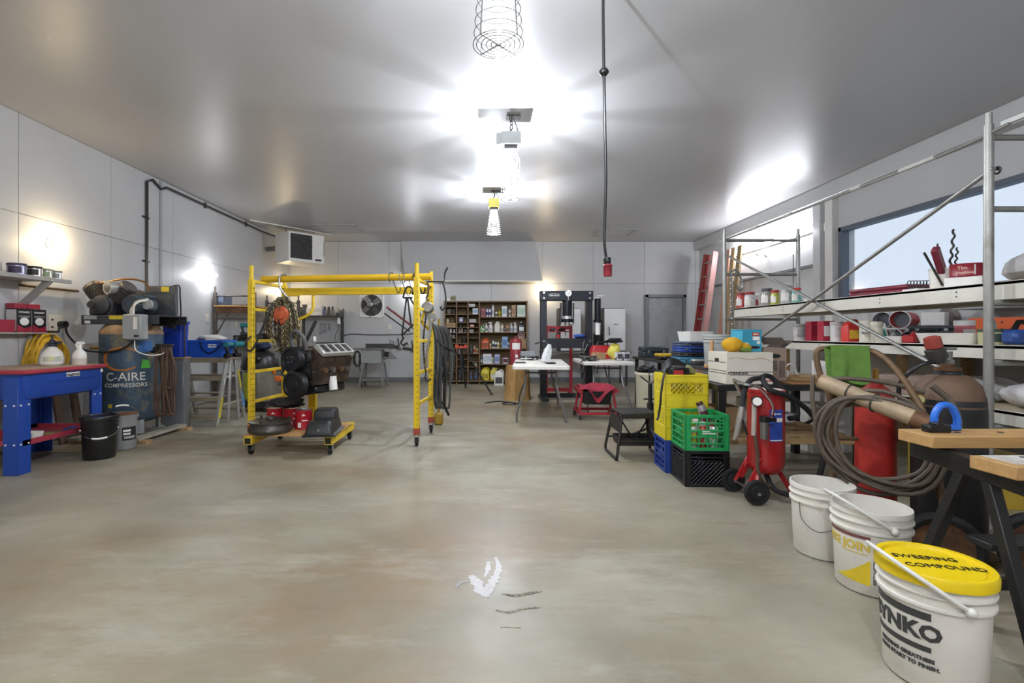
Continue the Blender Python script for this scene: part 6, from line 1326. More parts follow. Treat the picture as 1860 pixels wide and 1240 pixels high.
# ---- black steel bench with storage box etc.
BZ = .752
t = thing('welding_bench', 'black steel welding bench with a part wooden top', 'workbench', (2.467, 4.42, 0))
MB().box((0, 0, .725), (1.20, .90, .05), .003).part('top_plate', M_black, t)
MB().box((.30, 0, .7515), (.58, .86, .018), .003).part('wooden_top', mat('bench_wood', '#9a6f3e', .55, var=.2, stretch=(1, 8, 8)), t)
for x in (-.56, .56):
    for y in (-.41, .41): MB().box((x, y, .35), (.06, .06, .70), .003).part('leg', M_black, t)
MB().box((0, .1, .30), (1.15, .7, .03), .003).part('lower_shelf', M_wood, t)
MB().box((0, -.41, .29), (1.06, .03, .05), .003).part('shelf_rail', M_wood, t)
MB().tube([(-.5, .4, .2), (.5, .4, .62)], .016, 6).part('diagonal_brace', M_black, t); MB().tube([(.56, -.38, .62), (.56, .38, .25)], .016, 6).part('diagonal_brace', M_black, t)
t = thing('storage_box', 'white cardboard storage box with handle holes on the welding bench', 'box', (2.125, 4.135, BZ), R(0))
M_sb = mat('storage_card', '#d8d2c4', .7, var=.04, scale=5)
MB().box((0, 0, .128), (.375, .325, .256), .003).part('carton', M_sb, t)
MB().box((-.1885, 0, .19), (.002, .07, .028), .001).part('hand_hole', M_ink, t)
for z in (.105, .085, .175): MB().box((-.1884, 0, z), (.0012, .32, .004)).part('print_line', M_dsteel, t)
for z in (.10, .075): MB().box((.012, -.1632, z), (.34, .0012, .004)).part('print_line', M_ink, t)
text('STORAGE BOX', .024, M_ink, t, (-.095, -.1635, .088), bold=.0008); bars([(.145, -.1632, .028, .055, .011)], M_inkr, t)
MB().tube(spline([(-.17, -.1635, .205), (-.1, -.1635, .215), (0, -.1635, .200), (.1, -.1635, .21), (.18, -.1635, .18)], 6), .002, 4).part('water_stain_line', mat('stain_tan', '#b79a6c', .8), t)
t = thing('sponge_mitt', 'yellow car wash sponge on the storage box', 'sponge', (2.03, 4.06, BZ + .258), .2)
MB().ell((0, 0, .058), (.085, .075, .062), 20, 10, .06, 81).ell((.085, -.02, .035), (.06, .05, .04), 18, 9, .08, 82).part('foam', mat('yellow_sponge', '#cf9f22', .9, bump=.4, scale=30), t); MB().ell((.08, -.055, .02), (.06, .02, .02), 16, 8, .1, 83).part('green_scrubber', mat('green_scrub', '#6d8a3a', .9), t)
t = thing('turquoise_box', 'turquoise printed tool box carton on the storage box', 'box', (2.215, 4.20, BZ + .258), R(4))
MB().box((0, 0, .09), (.17, .17, .18), .003).part('carton', mat('turquoise_card', '#3a9cb8', .5, var=.06), t); MB().box((-.002, 0, .182), (.175, .172, .004), .001).part('lid', mat('turquoise_lid', '#57b3cc', .5), t)
MB().box((.03, -.0858, .145), (.06, .0012, .03)).part('red_patch', mat('red_print', '#c24a3a', .5), t); bars([(.03, -.0866, .145, .045, .010)], M_inkw, t); MB().box((.035, -.0858, .11), (.06, .0012, .03)).box((.055, -.0858, .075), (.03, .0012, .025)).part('white_patch', M_inkw, t); MB().box((-.05, -.0858, .05), (.03, .0012, .05)).part('white_patch', M_inkw, t); MB().ell((.02, -.0858, .035), (.05, .001, .014), 12, 5).part('tool_picture', M_ink, t)
t = thing('bottle_carton', 'brown printed carton with open flaps behind the storage box', 'box', (2.43, 4.28, BZ + .01), R(0))
M_bc = mat('grey_brown_card', '#9c8878', .75, var=.06); MB().box((0, 0, .14), (.2, .26, .28), .003).part('carton', M_bc, t)
MB().box((0, -.1, .335), (.2, .1, .004), .001, rot=(R(35), 0, 0)).box((.12, 0, .31), (.1, .26, .004), .001, rot=(0, R(-35), 0)).part('open_flap', mat('dark_flap', '#4a4038', .8), t)
MB().ell((0, -.131, .21), (.05, .003, .018), 14, 5).part('hand_hole', M_ink, t); MB().box((-.03, -.1308, .13), (.1, .0012, .09)).part('fine_print', mat('fine_print', '#6f6258', .7, var=.4, scale=60), t); MB().box((.06, -.1308, .1), (.05, .0012, .14)).part('fine_print', MATS['fine_print'], t); MB().box((-.05, -.1308, .04), (.03, .0014, .03)).part('dark_mark', M_ink, t)
boxy('carton', 'small open brown carton resting on the bottle carton', 'box', (2.36, 4.45, BZ + .30), (.14, .12, .08), M_card)
solo(MB().box((0, 0, .15), (.18, .14, .30), .003), 'support_block', M_card, 'tall brown carton standing behind the turquoise box', 'box', (2.36, 4.50, BZ))
for k, (x, y, dx, lb) in enumerate(((2.75, 4.2, .3, 'flat offcut board lying on the wooden bench top'), (2.8, 4.25, .22, 'small board on top of the flat offcut'))): solo(MB().box((0, 0, .011), (dx, .1, .02), .002), 'board_offcut', M_wood, lb, 'board', (x, y, .7615 + .0215 * k), .2 - .5 * k)
solo(MB().tube(spline([(0, 0, .07), (.04, 0, .12), (.09, 0, .1), (.12, 0, .03), (.16, 0, .01)]), .007, 6).box((-.02, 0, .035), (.1, .06, .07), .01), 'white_clip_lamp', M_white, 'small white clip on the wooden bench top', 'clip', (2.72, 4.5, .7615))
# vise-like blue grinder on the bench edge
t = thing('bench_vise', 'blue bench vise on the right corner of the welding bench', 'vise', (2.93, 4.06, .7615))
MB().box((0, 0, .03), (.13, .16, .06), .01).box((0, -.04, .10), (.1, .05, .10), .01).box((0, .06, .10), (.1, .05, .10), .01).part('body', mat('vise_blue', '#2a3f86', .45, var=.1), t); MB().cyl((0, -.12, .07), (0, .0, .07), .018, n=10).part('screw', M_steel, t); MB().cyl((-.07, -.12, .03), (.04, -.12, .12), .008, n=8).part('handle', M_chrome, t)
p = pail('white_bucket', 'small white bucket under the welding bench behind the sandblaster', 'bucket', (2.44, 4.55, .315), 0, .12, .26, M_plastic_w)
solo(MB().ell((0, 0, .06), (.1, .08, .06), 16, 8, .3, 90), 'clear_bag', mat('clear_bag', '#d9dbdc', .3), 'crumpled clear bag on the lower shelf of the welding bench', 'bag', (2.78, 4.6, .318))
solo(MB().box((0, 0, .10), (.22, .24, .2), .003), 'brown_carton', M_card, 'brown carton under the left end of the welding bench', 'box', (2.13, 4.45, .316))

# ---- sandblaster
t = thing('sandblaster', 'red pressure pot sandblaster on two wheels with a coiled black hose', 'sandblaster', (1.985, 3.50, 0), R(0))
M_sr = mat('blaster_red', '#b02327', .3, var=.06, coat=.3)
MB().lathe([(0, .17), (.07, .18), (.105, .21), (.118, .25), (.118, .745), (.122, .75), (.122, .765), (.112, .77)], 36).part('tank', M_sr, t)
MB().lathe([(.113, .768), (.10, .76), (.03, .74), (0, .735)], 30).part('funnel_top', mat('dusty_red_white', '#c9b8ae', .7, var=.15), t)
cylpatch(MB(), .118, R(-108), R(-62), .42, .64).part('blue_label', mat('blaster_blue', '#2b4fae', .4), t); cylpatch(MB(), .1192, R(-106), R(-64), .555, .582).part('white_stripe', M_inkw, t); cylpatch(MB(), .1192, R(-106), R(-64), .425, .433).part('white_stripe', M_inkw, t)
cylpatch(MB(), .1192, R(-96), R(-90), .602, .618).part('round_emblem', M_inkw, t); cylpatch(MB(), .1192, R(-88), R(-70), .606, .614).part('illegible_print', M_inkw, t)
for y, x in ((-.15, -.145), (.14, -.16)):
    Mw = Matrix.Translation((x, y, .085)) @ Matrix.Rotation(R(90), 4, 'X') @ Matrix.Rotation(R(0), 4, 'Y')
    MB().lathe([(0, -.022), (.045, -.022), (.05, -.014), (.062, -.018), (.08, -.018), (.085, -.008), (.085, .008), (.08, .018), (.062, .018), (.05, .014), (.045, .022), (0, .022)], 26, M=Mw).part('wheel', M_rubber, t)
    MB().lathe([(0, .024), (.012, .024), (.014, .034), (0, .036)], 10, M=Mw).part('hub_cap', M_chrome, t)
    MB().tube([(x, y * .85, .085), (-.085, y * .45, .26)], .014, 6).box((-.10, y * .55, .215), (.05, .012, .20), .003, rot=(0, R(28), 0)).part('leg', M_sr, t)
MB().cyl((-.15, -.16, .085), (-.16, .15, .085), .008, n=8).part('axle', M_steel, t)
MB().box((.14, .03, .13), (.035, .012, .28), .003, rot=(0, R(-32), 0)).part('leg', M_sr, t)
MB().tube(spline([(-.02, -.105, .55), (-.03, -.13, .60), (-.03, -.13, .68), (-.12, -.14, .79), (-.21, -.13, .815), (-.24, -.06, .83), (-.2, .04, .82), (-.13, .07, .70)]), .011, 8).part('chrome_handle', M_chrome, t)
g = MB().cyl((-.12, -.10, .70), (-.14, -.145, .70), .034, n=20).part('pressure_gauge', M_blackpl, t); MB().cyl((-.14, -.1455, .70), (-.141, -.148, .70), .028, n=20).part('dial', M_inkw, g)
MB().tube([(-.13, -.09, .68), (-.135, -.09, .46)], .016, 8).part('manifold_pipe', mat('chalky_pipe', '#b3a79b', .6, hx2='#a0553c', mix=.3), t)
MB().cyl((-.09, -.14, .56), (-.09, -.14, .445), .028, .025, n=16).part('filter_bowl', M_steel, t); MB().cyl((-.09, -.14, .56), (-.09, -.14, .60), .03, n=14).box((-.06, -.14, .575), (.1, .03, .025), .005).part('filter_head', M_blackpl, t); MB().box((-.06, -.155, .555), (.06, .012, .012), .003).part('blue_lever', M_inkb, t)
MB().tube(spline([(-.13, -.09, .48), (-.115, -.1, .35), (-.11, -.1, .22), (-.08, -.1, .15), (-.03, -.09, .10), (0, -.04, .13), (0, 0, .17)]), .013, 8).part('feed_hose', mat('brown_hose', '#5a4334', .6), t)
MB().tube(spline([(0, 0, .17), (.0, -.08, .1), (.05, -.12, .07), (.16, -.13, .07), (.28, -.12, .16), (.34, -.1, .32), (.32, -.1, .5), (.24, -.11, .62), (.08, -.15, .73), (-.06, -.16, .78), (-.04, -.03, .85), (.06, .05, .85), (.14, .03, .76), (.21, .0, .66), (.20, -.03, .58), (.13, -.06, .57)], 8), .018, 10).part('blast_hose', M_rubber, t)
MB().tube(spline([(-.04, -.03, .85), (-.14, -.06, .835), (-.205, -.10, .76), (-.235, -.13, .66)], 6), .018, 10).part('blast_hose_end', M_rubber, t)
MB().tube([(-.235, -.13, .66), (-.25, -.14, .60), (-.28, -.15, .48), (-.30, -.15, .44)], [.018, .023, .02, .011], 10).part('blast_gun', mat('gun_grey', '#8b857c', .5, .4), t); MB().tube([(-.25, -.16, .58), (-.225, -.18, .48)], .007, 6).part('trigger', M_blackpl, t)

# ---- white pails in the foreground
M_pw = mat('pail_white', '#dedad0', .38, var=.04, scale=5, hx2='#c3b9a6', mix=.25)
M_ply_w = mat('handle_plastic', '#d9d7cf', .35, var=.03)
def wide_bail(t, r, zh, drop, rz, reach=1.38):
    pts = []
    for k in range(25):
        a = PI * k / 24; v = Vector((r * 1.04 * math.cos(a), -r * reach * math.sin(a) * math.cos(drop), zh + r * reach * math.sin(a) * math.sin(drop))); pts.append(Matrix.Rotation(rz, 4, 'Z') @ v)
    MB().tube(pts, .007, 8).part('handle', M_ply_w, t)
    for i in (0, 24): MB().ell(pts[i], (.016, .016, .016), 10, 6).part('ear', M_ply_w, t)
p = pail('white_pail', 'open white pail with a wire handle, farthest of the three foreground pails', 'pail', (1.79, 2.63, 0), 0, .147, .37, M_pw)
MB().tube(spline([(-.145, -.04, .28), (-.15, -.07, .2), (-.1, -.125, .155), (-.0, -.155, .20), (.09, -.125, .26), (.12, -.08, .285)], 6), .002, 5).part('wire_handle', M_dsteel, p)
p = pail('joint_compound_pail', 'open white pail with a worn yellow label, middle of the three foreground pails', 'pail', (1.775, 2.28, 0), 0, .152, .375, M_pw)
wide_bail(p, .155, .31, R(33), R(-97))
def rp(z): return .1345 + .0398 * (z - .012) + .0006
cylpatch(MB(), rp, R(-215), R(-128), .252, .266).part('maroon_stripe', mat('maroon_print', '#7a4a48', .5), p)
text('LITE JOINT', .052, mat('yellow_print', '#d3b844', .5, var=.1), p, None, cyl=(rp, .215, R(-165)), bold=.0016)
cylpatch(MB(), rp, R(-170), R(-132), .184, .187).part('thin_print_line', MATS['yellow_print'], p)
vs = []; fs = []
n = 10
for k in range(n + 1):
    a = R(-185 + 57 * k / n); zt_ = .065 + .10 * (k / n) ** 1.4; rr = 0
    for z, d in ((.05 + .01 * (n - k) / n, 0), (zt_, .0)):
        for q in (-.004, .0012): vs.append(((rp(z) + q) * math.cos(a), (rp(z) + q) * math.sin(a), z))
for k in range(n):
    i = k * 4; j = i + 4; fs += [(i + 1, i + 3, j + 3, j + 1), (i, j, j + 2, i + 2), (i, i + 1, j + 1, j), (i + 2, j + 2, j + 3, i + 3)]
MB().add(vs, fs).part('yellow_splash_print', mat('splash_yellow', '#d9bd28', .5, var=.15, scale=14), p)
cylpatch(MB(), rp, R(-124), R(-104), .06, .19).part('instruction_print', mat('tiny_print', '#6b6660', .6, var=.5, scale=90, hx2='#d2cdc2', mix=.45, sharp=.02), p); cylpatch(MB(), rp, R(-124), R(-100), .205, .245).part('pale_yellow_print', mat('pale_yellow', '#ddcf8e', .5), p)
p = pail('sweeping_compound_pail', 'white pail with a bright yellow lid, nearest to the camera', 'pail', (1.525, 1.685, 0), 0, .152, .375, M_pw, mat('lid_yellow', '#e2c40c', .35, var=.05, scale=6))
wide_bail(p, .158, .30, R(34), R(-100))
cylpatch(MB(), rp, R(-225), R(-134), .238, .262).part('dark_band', mat('logo_dark', '#3c3d3c', .5), p)
cylpatch(MB(), rp, R(-215), R(-134), .135, .152).part('dark_band', MATS['logo_dark'], p)
text('SYNKO', .070, MATS['logo_dark'], p, None, cyl=(rp, .195, R(-170)), bold=.003)
text('BUILDING GREATNESS', .017, MATS['logo_dark'], p, None, cyl=(rp, .108, R(-166)), bold=.0008); text('FROM START TO FINISH.', .017, MATS['logo_dark'], p, None, cyl=(rp, .086, R(-164)), bold=.0008)
text('SWEEPING', .040, M_ink, p, (.0, .035, .3815), (0, 0, R(-14)), name='handwriting'); text('COMPOUND', .040, M_ink, p, (.01, -.035, .3815), (0, 0, R(-12)), name='handwriting')

# ---- gas cylinder cart
M_ct = mat('cart_rust_tube', '#6f573e', .6, .3, var=.25, scale=16, hx2='#4b3a2c', mix=.4)
t = thing('cylinder_cart', 'rusty two wheeled gas cylinder cart with a bent tube handle', 'cart', (2.2, 2.6, 0))
MB().tube(spline([(.0, -.25, .16), (.0, -.2, .45), (.0, -.14, .71), (-.02, -.02, .92), (-.05, .1, 1.045), (-.12, .2, 1.075), (-.2, .28, 1.075), (-.25, .31, 1.05), (-.24, .3, .93), (-.2, .28, .80), (-.19, .27, .5), (-.18, .26, .06)], 8), .016, 10).part('handle_frame', M_ct, t)
MB().cyl((-.1, -.27, .16), (.42, -.27, .16), .014, n=8).part('axle', M_dsteel, t)
for x in (-.06, .40):
    Mw = Matrix.Translation((x, -.28, .16)) @ Matrix.Rotation(R(62), 4, 'Z') @ Matrix.Rotation(R(90), 4, 'Y')
    o = MB().lathe([(.118, -.02), (.14, -.026), (.158, -.016), (.16, 0), (.158, .016), (.14, .026), (.118, .02), (.118, -.02)], 36, M=Mw).part('tyre', M_rubber, t)
    MB().lathe([(0, -.012), (.05, -.014), (.09, -.004), (.119, -.016), (.119, .016), (.09, .004), (.05, .014), (0, .012)], 30, M=Mw).part('rusty_hub', M_rust, t)
MB().box((.1, .06, .03), (.62, .42, .012), .002).part('base_plate', M_ct, t)
MB().tube([(-.2, .28, .55), (.2, .26, .55), (.4, .1, .55)], .012, 8).part('cross_tube', M_ct, t)
t = thing('rusty_pipe', 'short rusty steel tube lashed across the front of the cart', 'pipe', (0, 0, 0))
MB().tube([(1.87, 2.76, .895), (2.10, 2.43, .745)], [.042, .042], 18).part('pale_tube', mat('pipe_flaking', '#a89478', .6, .2, var=.2, scale=12, hx2='#7a5a3a', mix=.35), t); MB().tube([(2.10, 2.43, .745), (2.15, 2.36, .715)], [.0425, .0425], 18).part('rust_end', M_rust, t)
for f in (.35, .62): 
    c = Vector((1.87, 2.76, .895)).lerp(Vector((2.10, 2.43, .745)), f); d = (Vector((2.10, 2.43, .745)) - Vector((1.87, 2.76, .895))).normalized(); u = d.orthogonal().normalized(); w_ = d.cross(u)
    MB().tube([c + (u * math.cos(a) + w_ * math.sin(a)) * .046 + d * .01 * math.sin(a) for a in [2 * PI * i / 16 for i in range(16)]], .004, 5, closed=True).part('wire_tie', M_dsteel, t)
solo(MB().sheet(lambda u, v: (2.115 - .135 * u + .004 * math.sin(9 * v), 2.745 + .115 * u - (.024 if v < .5 else -.024) - .012 * math.sin(5 * u + 3) * abs(v - .5) * 2 - (.03 * math.sin(11 * u) * max(0, .42 - v)), 1.102 - abs(v - .47) * .46 * (1 + .05 * math.sin(7 * u)) + (.0 if abs(v - .47) > .06 else -.006)), 22, 28, .006), 'green_towel', mat('green_microfibre', '#587a33', .95, var=.16, scale=30, bump=.5), 'green microfibre towel hung over the cart handle', 'towel')
t = thing('gas_hoses', 'big coils of brown twin gas hose hanging on the cart', 'hose', (2.02, 2.56, 0))
M_gh = mat('gas_hose', '#54493c', .6, var=.15, scale=12)
for k in range(7):
    rd = random.Random(800 + k); cx_, cz_ = .0 + .02 * rd.uniform(-1, 1), .60 + .02 * rd.uniform(-1, 1); rx, rz2 = .215 + .03 * rd.uniform(-1, 1), .24 + .05 * rd.uniform(-1, .6)
    MB().tube([(cx_ + rx * math.cos(a) * .8, .0 - rx * math.cos(a) * .75 - .05 + .012 * k, cz_ + rz2 * math.sin(a) - .03 * math.cos(a) + .015 * math.sin(3 * a + k)) for a in [2 * PI * i / 30 for i in range(30)]], .0115, 8, closed=True).part('hose_loop', M_gh, t)
MB().tube(spline([(-.18, .22, .92), (-.19, .2, .75), (-.15, .15, .5), (-.05, .05, .37)]), .012, 8).part('hose_tail', M_gh, t); MB().tube(spline([(-.17, .2, .90), (-.05, .12, .915), (.10, .05, .90), (.22, -.04, .86)]), .012, 8).part('hose_tail', M_gh, t)
MB().tube(spline([(.2, -.1, .9), (.26, -.14, .82), (.24, -.2, .72), (.2, -.2, .66)]), .014, 8).part('hose_tail', M_gh, t)
t = thing('acetylene_cylinder', 'wide black acetylene cylinder with a rusty shoulder and red regulator', 'gas cylinder', (2.43, 2.60, .036))
MB().lathe([(0, 0), (.14, 0), (.152, .02), (.152, .70), (.148, .78), (.128, .855), (.095, .895), (.06, .91), (.058, .925), (.05, .93), (0, .93)], 40).part('body', mat('cylinder_black', '#262628', .5, .2, var=.25, scale=6, hx2='#5b4636', mix=.26, sharp=.1), t)
MB().lathe([(.15, .745), (.1465, .79), (.129, .857), (.096, .897), (.07, .909)], 40).part('rusty_shoulder', mat('shoulder_rust', '#6a5341', .65, .2, var=.2, scale=8), t)
MB().lathe([(.052, .925), (.056, .93), (.056, .945), (.03, .95), (.03, .965), (0, .965)], 20).part('neck_ring', M_rust, t); MB().cyl((0, 0, .95), (0, 0, 1.03), .017, .02, n=10).cyl((0, 0, .965), (0, 0, .985), .028, n=6).part('valve', M_steel, t)
MB().torus((0, 0, 1.045), .03, .008, 14, 6).part('valve_wheel', M_steel, t)
MB().cyl((-.02, -.01, 1.01), (-.11, -.04, 1.0), .014, n=8).lathe([(0, -.05), (.028, -.05), (.04, -.02), (.044, .02), (.03, .03), (0, .03)], 18, M=Matrix.Translation((-.10, -.04, 1.02)) @ Matrix.Rotation(R(-14), 4, 'Y')).part('regulator', M_dsteel, t)
MB().lathe([(0, .03), (.036, .03), (.038, .04), (.036, .085), (.02, .092), (0, .092)], 12, M=Matrix.Translation((-.10, -.04, 1.02)) @ Matrix.Rotation(R(-14), 4, 'Y')).part('red_knob', mat('regulator_red', '#8f3b30', .5, var=.1), t)
MB().tube(spline([(-.12, -.05, .98), (-.2, -.04, .95), (-.25, 0, .86), (-.25, 0, .76), (-.22, 0, .7)]), .011, 8).part('outlet_hose', M_blackpl, t)
g = MB().cyl((-.215, -.05, .79), (-.22, -.085, .79), .026, n=18).part('gauge', M_brass, t); MB().cyl((-.22, -.086, .79), (-.2205, -.088, .79), .02, n=18).part('dial', mat('aged_dial', '#b8b07c', .5), g)
t = thing('oxygen_cylinder', 'slim red gas cylinder standing behind the hose coils', 'gas cylinder', (2.255, 2.86, .036))
MB().lathe([(0, 0), (.09, 0), (.098, .02), (.098, .72), (.08, .79), (.035, .83), (.03, .86), (0, .86)], 28).part('body', mat('cylinder_red', '#a82a22', .45, var=.12, scale=8), t); MB().cyl((0, 0, .85), (0, 0, .92), .016, n=8).part('valve', M_brass, t)
t = thing('blue_scraper', 'blue plastic handled hand tool standing on the far wooden jaw', 'hand tool', (1.865, 2.005, .7685))
MB().tube(spline([(-.045, 0, .012), (-.045, 0, .06), (-.02, 0, .098), (.02, 0, .095), (.045, 0, .05), (.045, 0, .012)], 6), .013, 10).part('handle', mat('blue_tool_plastic', '#2a6fd6', .35, var=.04), t); MB().box((0, 0, .010), (.11, .028, .020), .004).part('foot', MATS['blue_tool_plastic'], t)
# ---- folding workbench (nearest right)
M_wm = mat('workbench_black', '#232323', .4, .3, var=.15, scale=10)
t = thing('folding_workbench', 'folding workbench with two wooden jaws and black steel legs at the right edge', 'workbench', (2.05, 1.82, 0))
M_jaw = mat('jaw_plywood', '#b08a56', .6, var=.15, scale=5, stretch=(1, 9, 9))
MB().box((.05, .14, .745), (.80, .16, .045), .003).part('wooden_jaw', M_jaw, t); MB().box((.05, -.14, .705), (.76, .16, .045), .003).part('wooden_jaw', M_jaw, t)
MB().box((.05, -.13, .7286), (.70, .12, .002)).part('measured_insert', mat('worn_white_insert', '#c9c6c0', .5, hx2='#9a8a70', mix=.4, scale=10), t); MB().box((.12, -.16, .731), (.12, .05, .003), .001).part('orange_label', mat('orange_label', '#d4552a', .5, var=.05), t)
MB().box((-.255, .15, .783), (.09, .04, .03), .004).box((-.255, .15, .80), (.03, .04, .012), .003).part('clamp_dog', M_blackpl, t)
for k in range(4): MB().cyl((-.18 + k * .17, .14, .7672), (-.18 + k * .17, .14, .7692), .011, n=12).part('dog_hole', M_ink, t); 
for k in range(3): MB().cyl((-.18 + k * .17, -.10, .7292), (-.18 + k * .17, -.10, .7305), .011, n=12).part('dog_hole', M_ink, t)
for x in (-.27, .33):
    MB().box((x, 0, .675), (.045, .46, .07), .004, rot=(R(4), 0, 0)).part('side_beam', M_wm, t)
    MB().box((x, -.16, .34), (.04, .035, .72), .003, rot=(R(-16), 0, 0)).part('leg', M_wm, t); MB().box((x, .15, .33), (.04, .035, .70), .003, rot=(R(22), 0, 0)).part('leg', M_wm, t)
    MB().box((x, -.26, .02), (.05, .05, .04), .005).part('rubber_foot', M_rubber, t); MB().box((x, .28, .02), (.05, .05, .04), .005).part('rubber_foot', M_rubber, t)
MB().box((.03, -.02, .40), (.58, .1, .025), .003).part('step', M_wm, t); MB().box((.03, .24, .12), (.58, .025, .05), .003).part('lower_tie', M_wm, t); MB().box((.03, -.24, .09), (.58, .025, .05), .003).part('lower_tie', M_wm, t)
solo(MB().tube([(-.1, -.02, .012), (.1, .03, .012)], .010, 7).tube([(-.09, .03, .012), (.11, .04, .012)], .010, 7).ell((-.11, 0, .014), (.03, .03, .013), 10, 6), 'locking_pliers', M_rust, 'rusty pliers lying on the far wooden jaw', 'pliers', (2.28, 1.96, .768), .1)
solo(MB().tube([(0, 0, .02), (0, 0, .42), (.01, 0, .46), (.05, 0, .47), (.3, .1, .47), (.33, .1, .42), (.33, .1, .02)], .009, 8), 'cream_tube_frame', mat('cream_enamel', '#c9b99a', .5), 'cream bent tube frame cut off by the right picture edge', 'frame', (1.695, 1.46, -.01))

# ---- galvanised scaffold
t = thing('pipe_scaffold', 'galvanised pipe scaffold with cross braces along the right wall', 'scaffold', (3.0, 2.95, 0))
FW, FL = .92, 3.25
for y in (0, FL):
    for x in (0, FW):
        MB().cyl((x, y, .02), (x, y, 2.40), .024, n=16).part('post', M_galv, t); MB().cyl((x, y, 2.38), (x, y, 2.47), .018, n=12).part('coupling_pin', M_galv, t); MB().box((x, y, .01), (.12, .12, .02), .002).part('base_plate', M_galv, t)
    for z in (2.325, 1.90, 1.34, .985, .60): MB().cyl((0, y, z), (FW, y, z), .018, n=12).part('ledger', M_galv, t)
MB().tube([(0, -.03, 2.135), (0, FL, .78)], .0135, 10).part('cross_brace', M_galv, t); MB().tube([(.03, -.03, .775), (.03, FL, 2.14)], .0135, 10).part('cross_brace', M_galv, t)
MB().cyl((-.02, FL / 2, 1.457), (.05, FL / 2, 1.457), .008, n=8).part('pivot_bolt', M_dsteel, t)
MB().tube(spline([(.0, -.12, 2.36), (.01, .3, 2.335), (0, 1.4, 2.33), (.01, 2.4, 2.335), (.0, FL + .03, 2.335)]), .011, 8).part('top_rail', M_galv, t); MB().box((.0, -.16, 2.375), (.012, .18, .035), .004).part('rail_flat_end', M_galv, t)
for y, L_ in ((.35, .28), (1.0, .1), (1.9, .12), (2.5, .16)): MB().tube([(0, y, 2.335), (.0, y + L_, 2.333)], .016, 8).part('tape_wrap', mat('silver_tape', '#c4c3bd', .4, .3, bump=.3), t)
MB().cyl((0, 0, 2.14), (.06, 0, 2.14), .01, n=8).torus((.05, 0, 2.13), .02, .006, 12, 6, ax='x').part('brace_lock', M_dsteel, t); MB().cyl((FW - .06, FL, 2.15), (FW - .06, FL, 1.45), .006, n=6).part('hanging_rod', M_dsteel, t)
def plank(label, loc, L_, w_, h_):
    t = thing('scaffold_plank', label, 'plank', loc, 0, 'aluminium scaffold planks')
    M_pk = mat('plank_alu', '#cfccc0', .5, .25, var=.06, scale=6, hx2='#b3ab97', mix=.3); MB().box((w_ / 2, L_ / 2, h_ - .012), (w_, L_, .02), .002).part('deck', mat('plank_deck', '#b5a88d', .7, var=.12), t)
    for x in (.012, w_ - .012): MB().box((x, L_ / 2, h_ / 2), (.024, L_, h_), .002).box((x + (.012 if x < .1 else -.012), L_ / 2, .006), (.045, L_, .012), .002).part('side_beam', M_pk, t)
    for k in range(6): MB().cyl((-.001, .25 + k * L_ / 6, h_ * .62), (.003, .25 + k * L_ / 6, h_ * .62), .006, n=8).cyl((-.001, .25 + k * L_ / 6, h_ * .35), (.003, .25 + k * L_ / 6, h_ * .35), .006, n=8).part('rivet', M_dsteel, t)
    for k in range(5): MB().box((w_ / 2, .2 + k * (L_ - .4) / 4, h_ * .4), (w_ - .03, .04, .05), .002).part('cross_rib', M_pk, t)
    return t
PZ1, PZ2, PZ3 = 1.36, 1.005, .62
plank('upper aluminium scaffold plank loaded with jars and cases', (3.07, 2.35, PZ1), 3.75, .62, .11); plank('middle aluminium scaffold plank loaded with tubs', (3.07, 2.5, PZ2), 3.60, .62, .085); plank('lowest aluminium scaffold plank with pipes and bags', (3.07, 2.5, PZ3), 3.60, .62, .085)
U1, U2, U3 = PZ1 + .1085, PZ2 + .0835, PZ3 + .0835
def at(x, X): return X * 900 / (x - 880.5)        # depth of a point at room X seen at column x
# jars
def jar(label, x, X, r, h, c, lidc, glassy=True, grp='jars on the upper plank'):
    t = thing('jar', label, 'jar', (X, at(x, X), U1), 0, grp)
    MB().lathe([(0, 0), (r, 0), (r * 1.02, .01), (r * 1.02, h * .74), (r * .82, h * .84), (r * .82, h * .86), (0, h * .86)], 20).part('jar_body', mat('jar_' + c, c, .18, var=.35, scale=45, coat=.5), t); MB().lathe([(r * .9, h * .84), (r * .92, h), (r * .85, h * 1.01), (0, h * 1.01)], 20).part('lid', mat('jl_' + lidc, lidc, .4), t)
    cylpatch(MB(), r * 1.02, R(-190), R(-110), h * .2, h * .6).part('label_patch', mat('jlab_' + lidc, '#dcd8d0' if lidc != '#d9d6cf' else '#aa3333', .5), t)
for a in ((1346, 3.2, .055, .20, '#b4453f', '#8a2f2c', 'red plastic jar, leftmost on the upper plank'), (1362, 3.2, .06, .19, '#c9c6c2', '#8f2a2a', 'clear jar with dark red lid, second on the upper plank'), (1376, 3.35, .06, .18, '#d9d6d0', '#d9d6cf', 'white jar, third on the upper plank'), (1393, 3.2, .06, .20, '#8f8d88', '#43444a', 'large jar of screws with dark lid on the upper plank'), (1408, 3.22, .045, .17, '#a3a53c', '#a9302c', 'olive yellow jar with red lid on the upper plank'), (1416, 3.4, .045, .18, '#c9a9a6', '#c7c4bd', 'pinkish clear jar behind the olive jar'), (1430, 3.2, .06, .20, '#a9aaa8', '#a8aaa8', 'glass jar of nails on the upper plank'), (1447, 3.22, .045, .16, '#6fb3a8', '#c8362f', 'teal jar with red lid, rightmost on the upper plank')): jar(a[6], *a[:6])
solo(MB().box((0, 0, .03), (.09, .07, .06), .003), 'white_tag_box', M_white, 'small white box right of the teal jar', 'box', (3.3, at(1472, 3.3), U1))
toolcase('maroon_case', 'flat dark red case lying on the upper plank by the window', (3.36, at(1625, 3.36), U1), R(-84), (.54, .34, .07), mat('maroon_plastic', '#7c2b3a', .45, var=.06), hl=False)
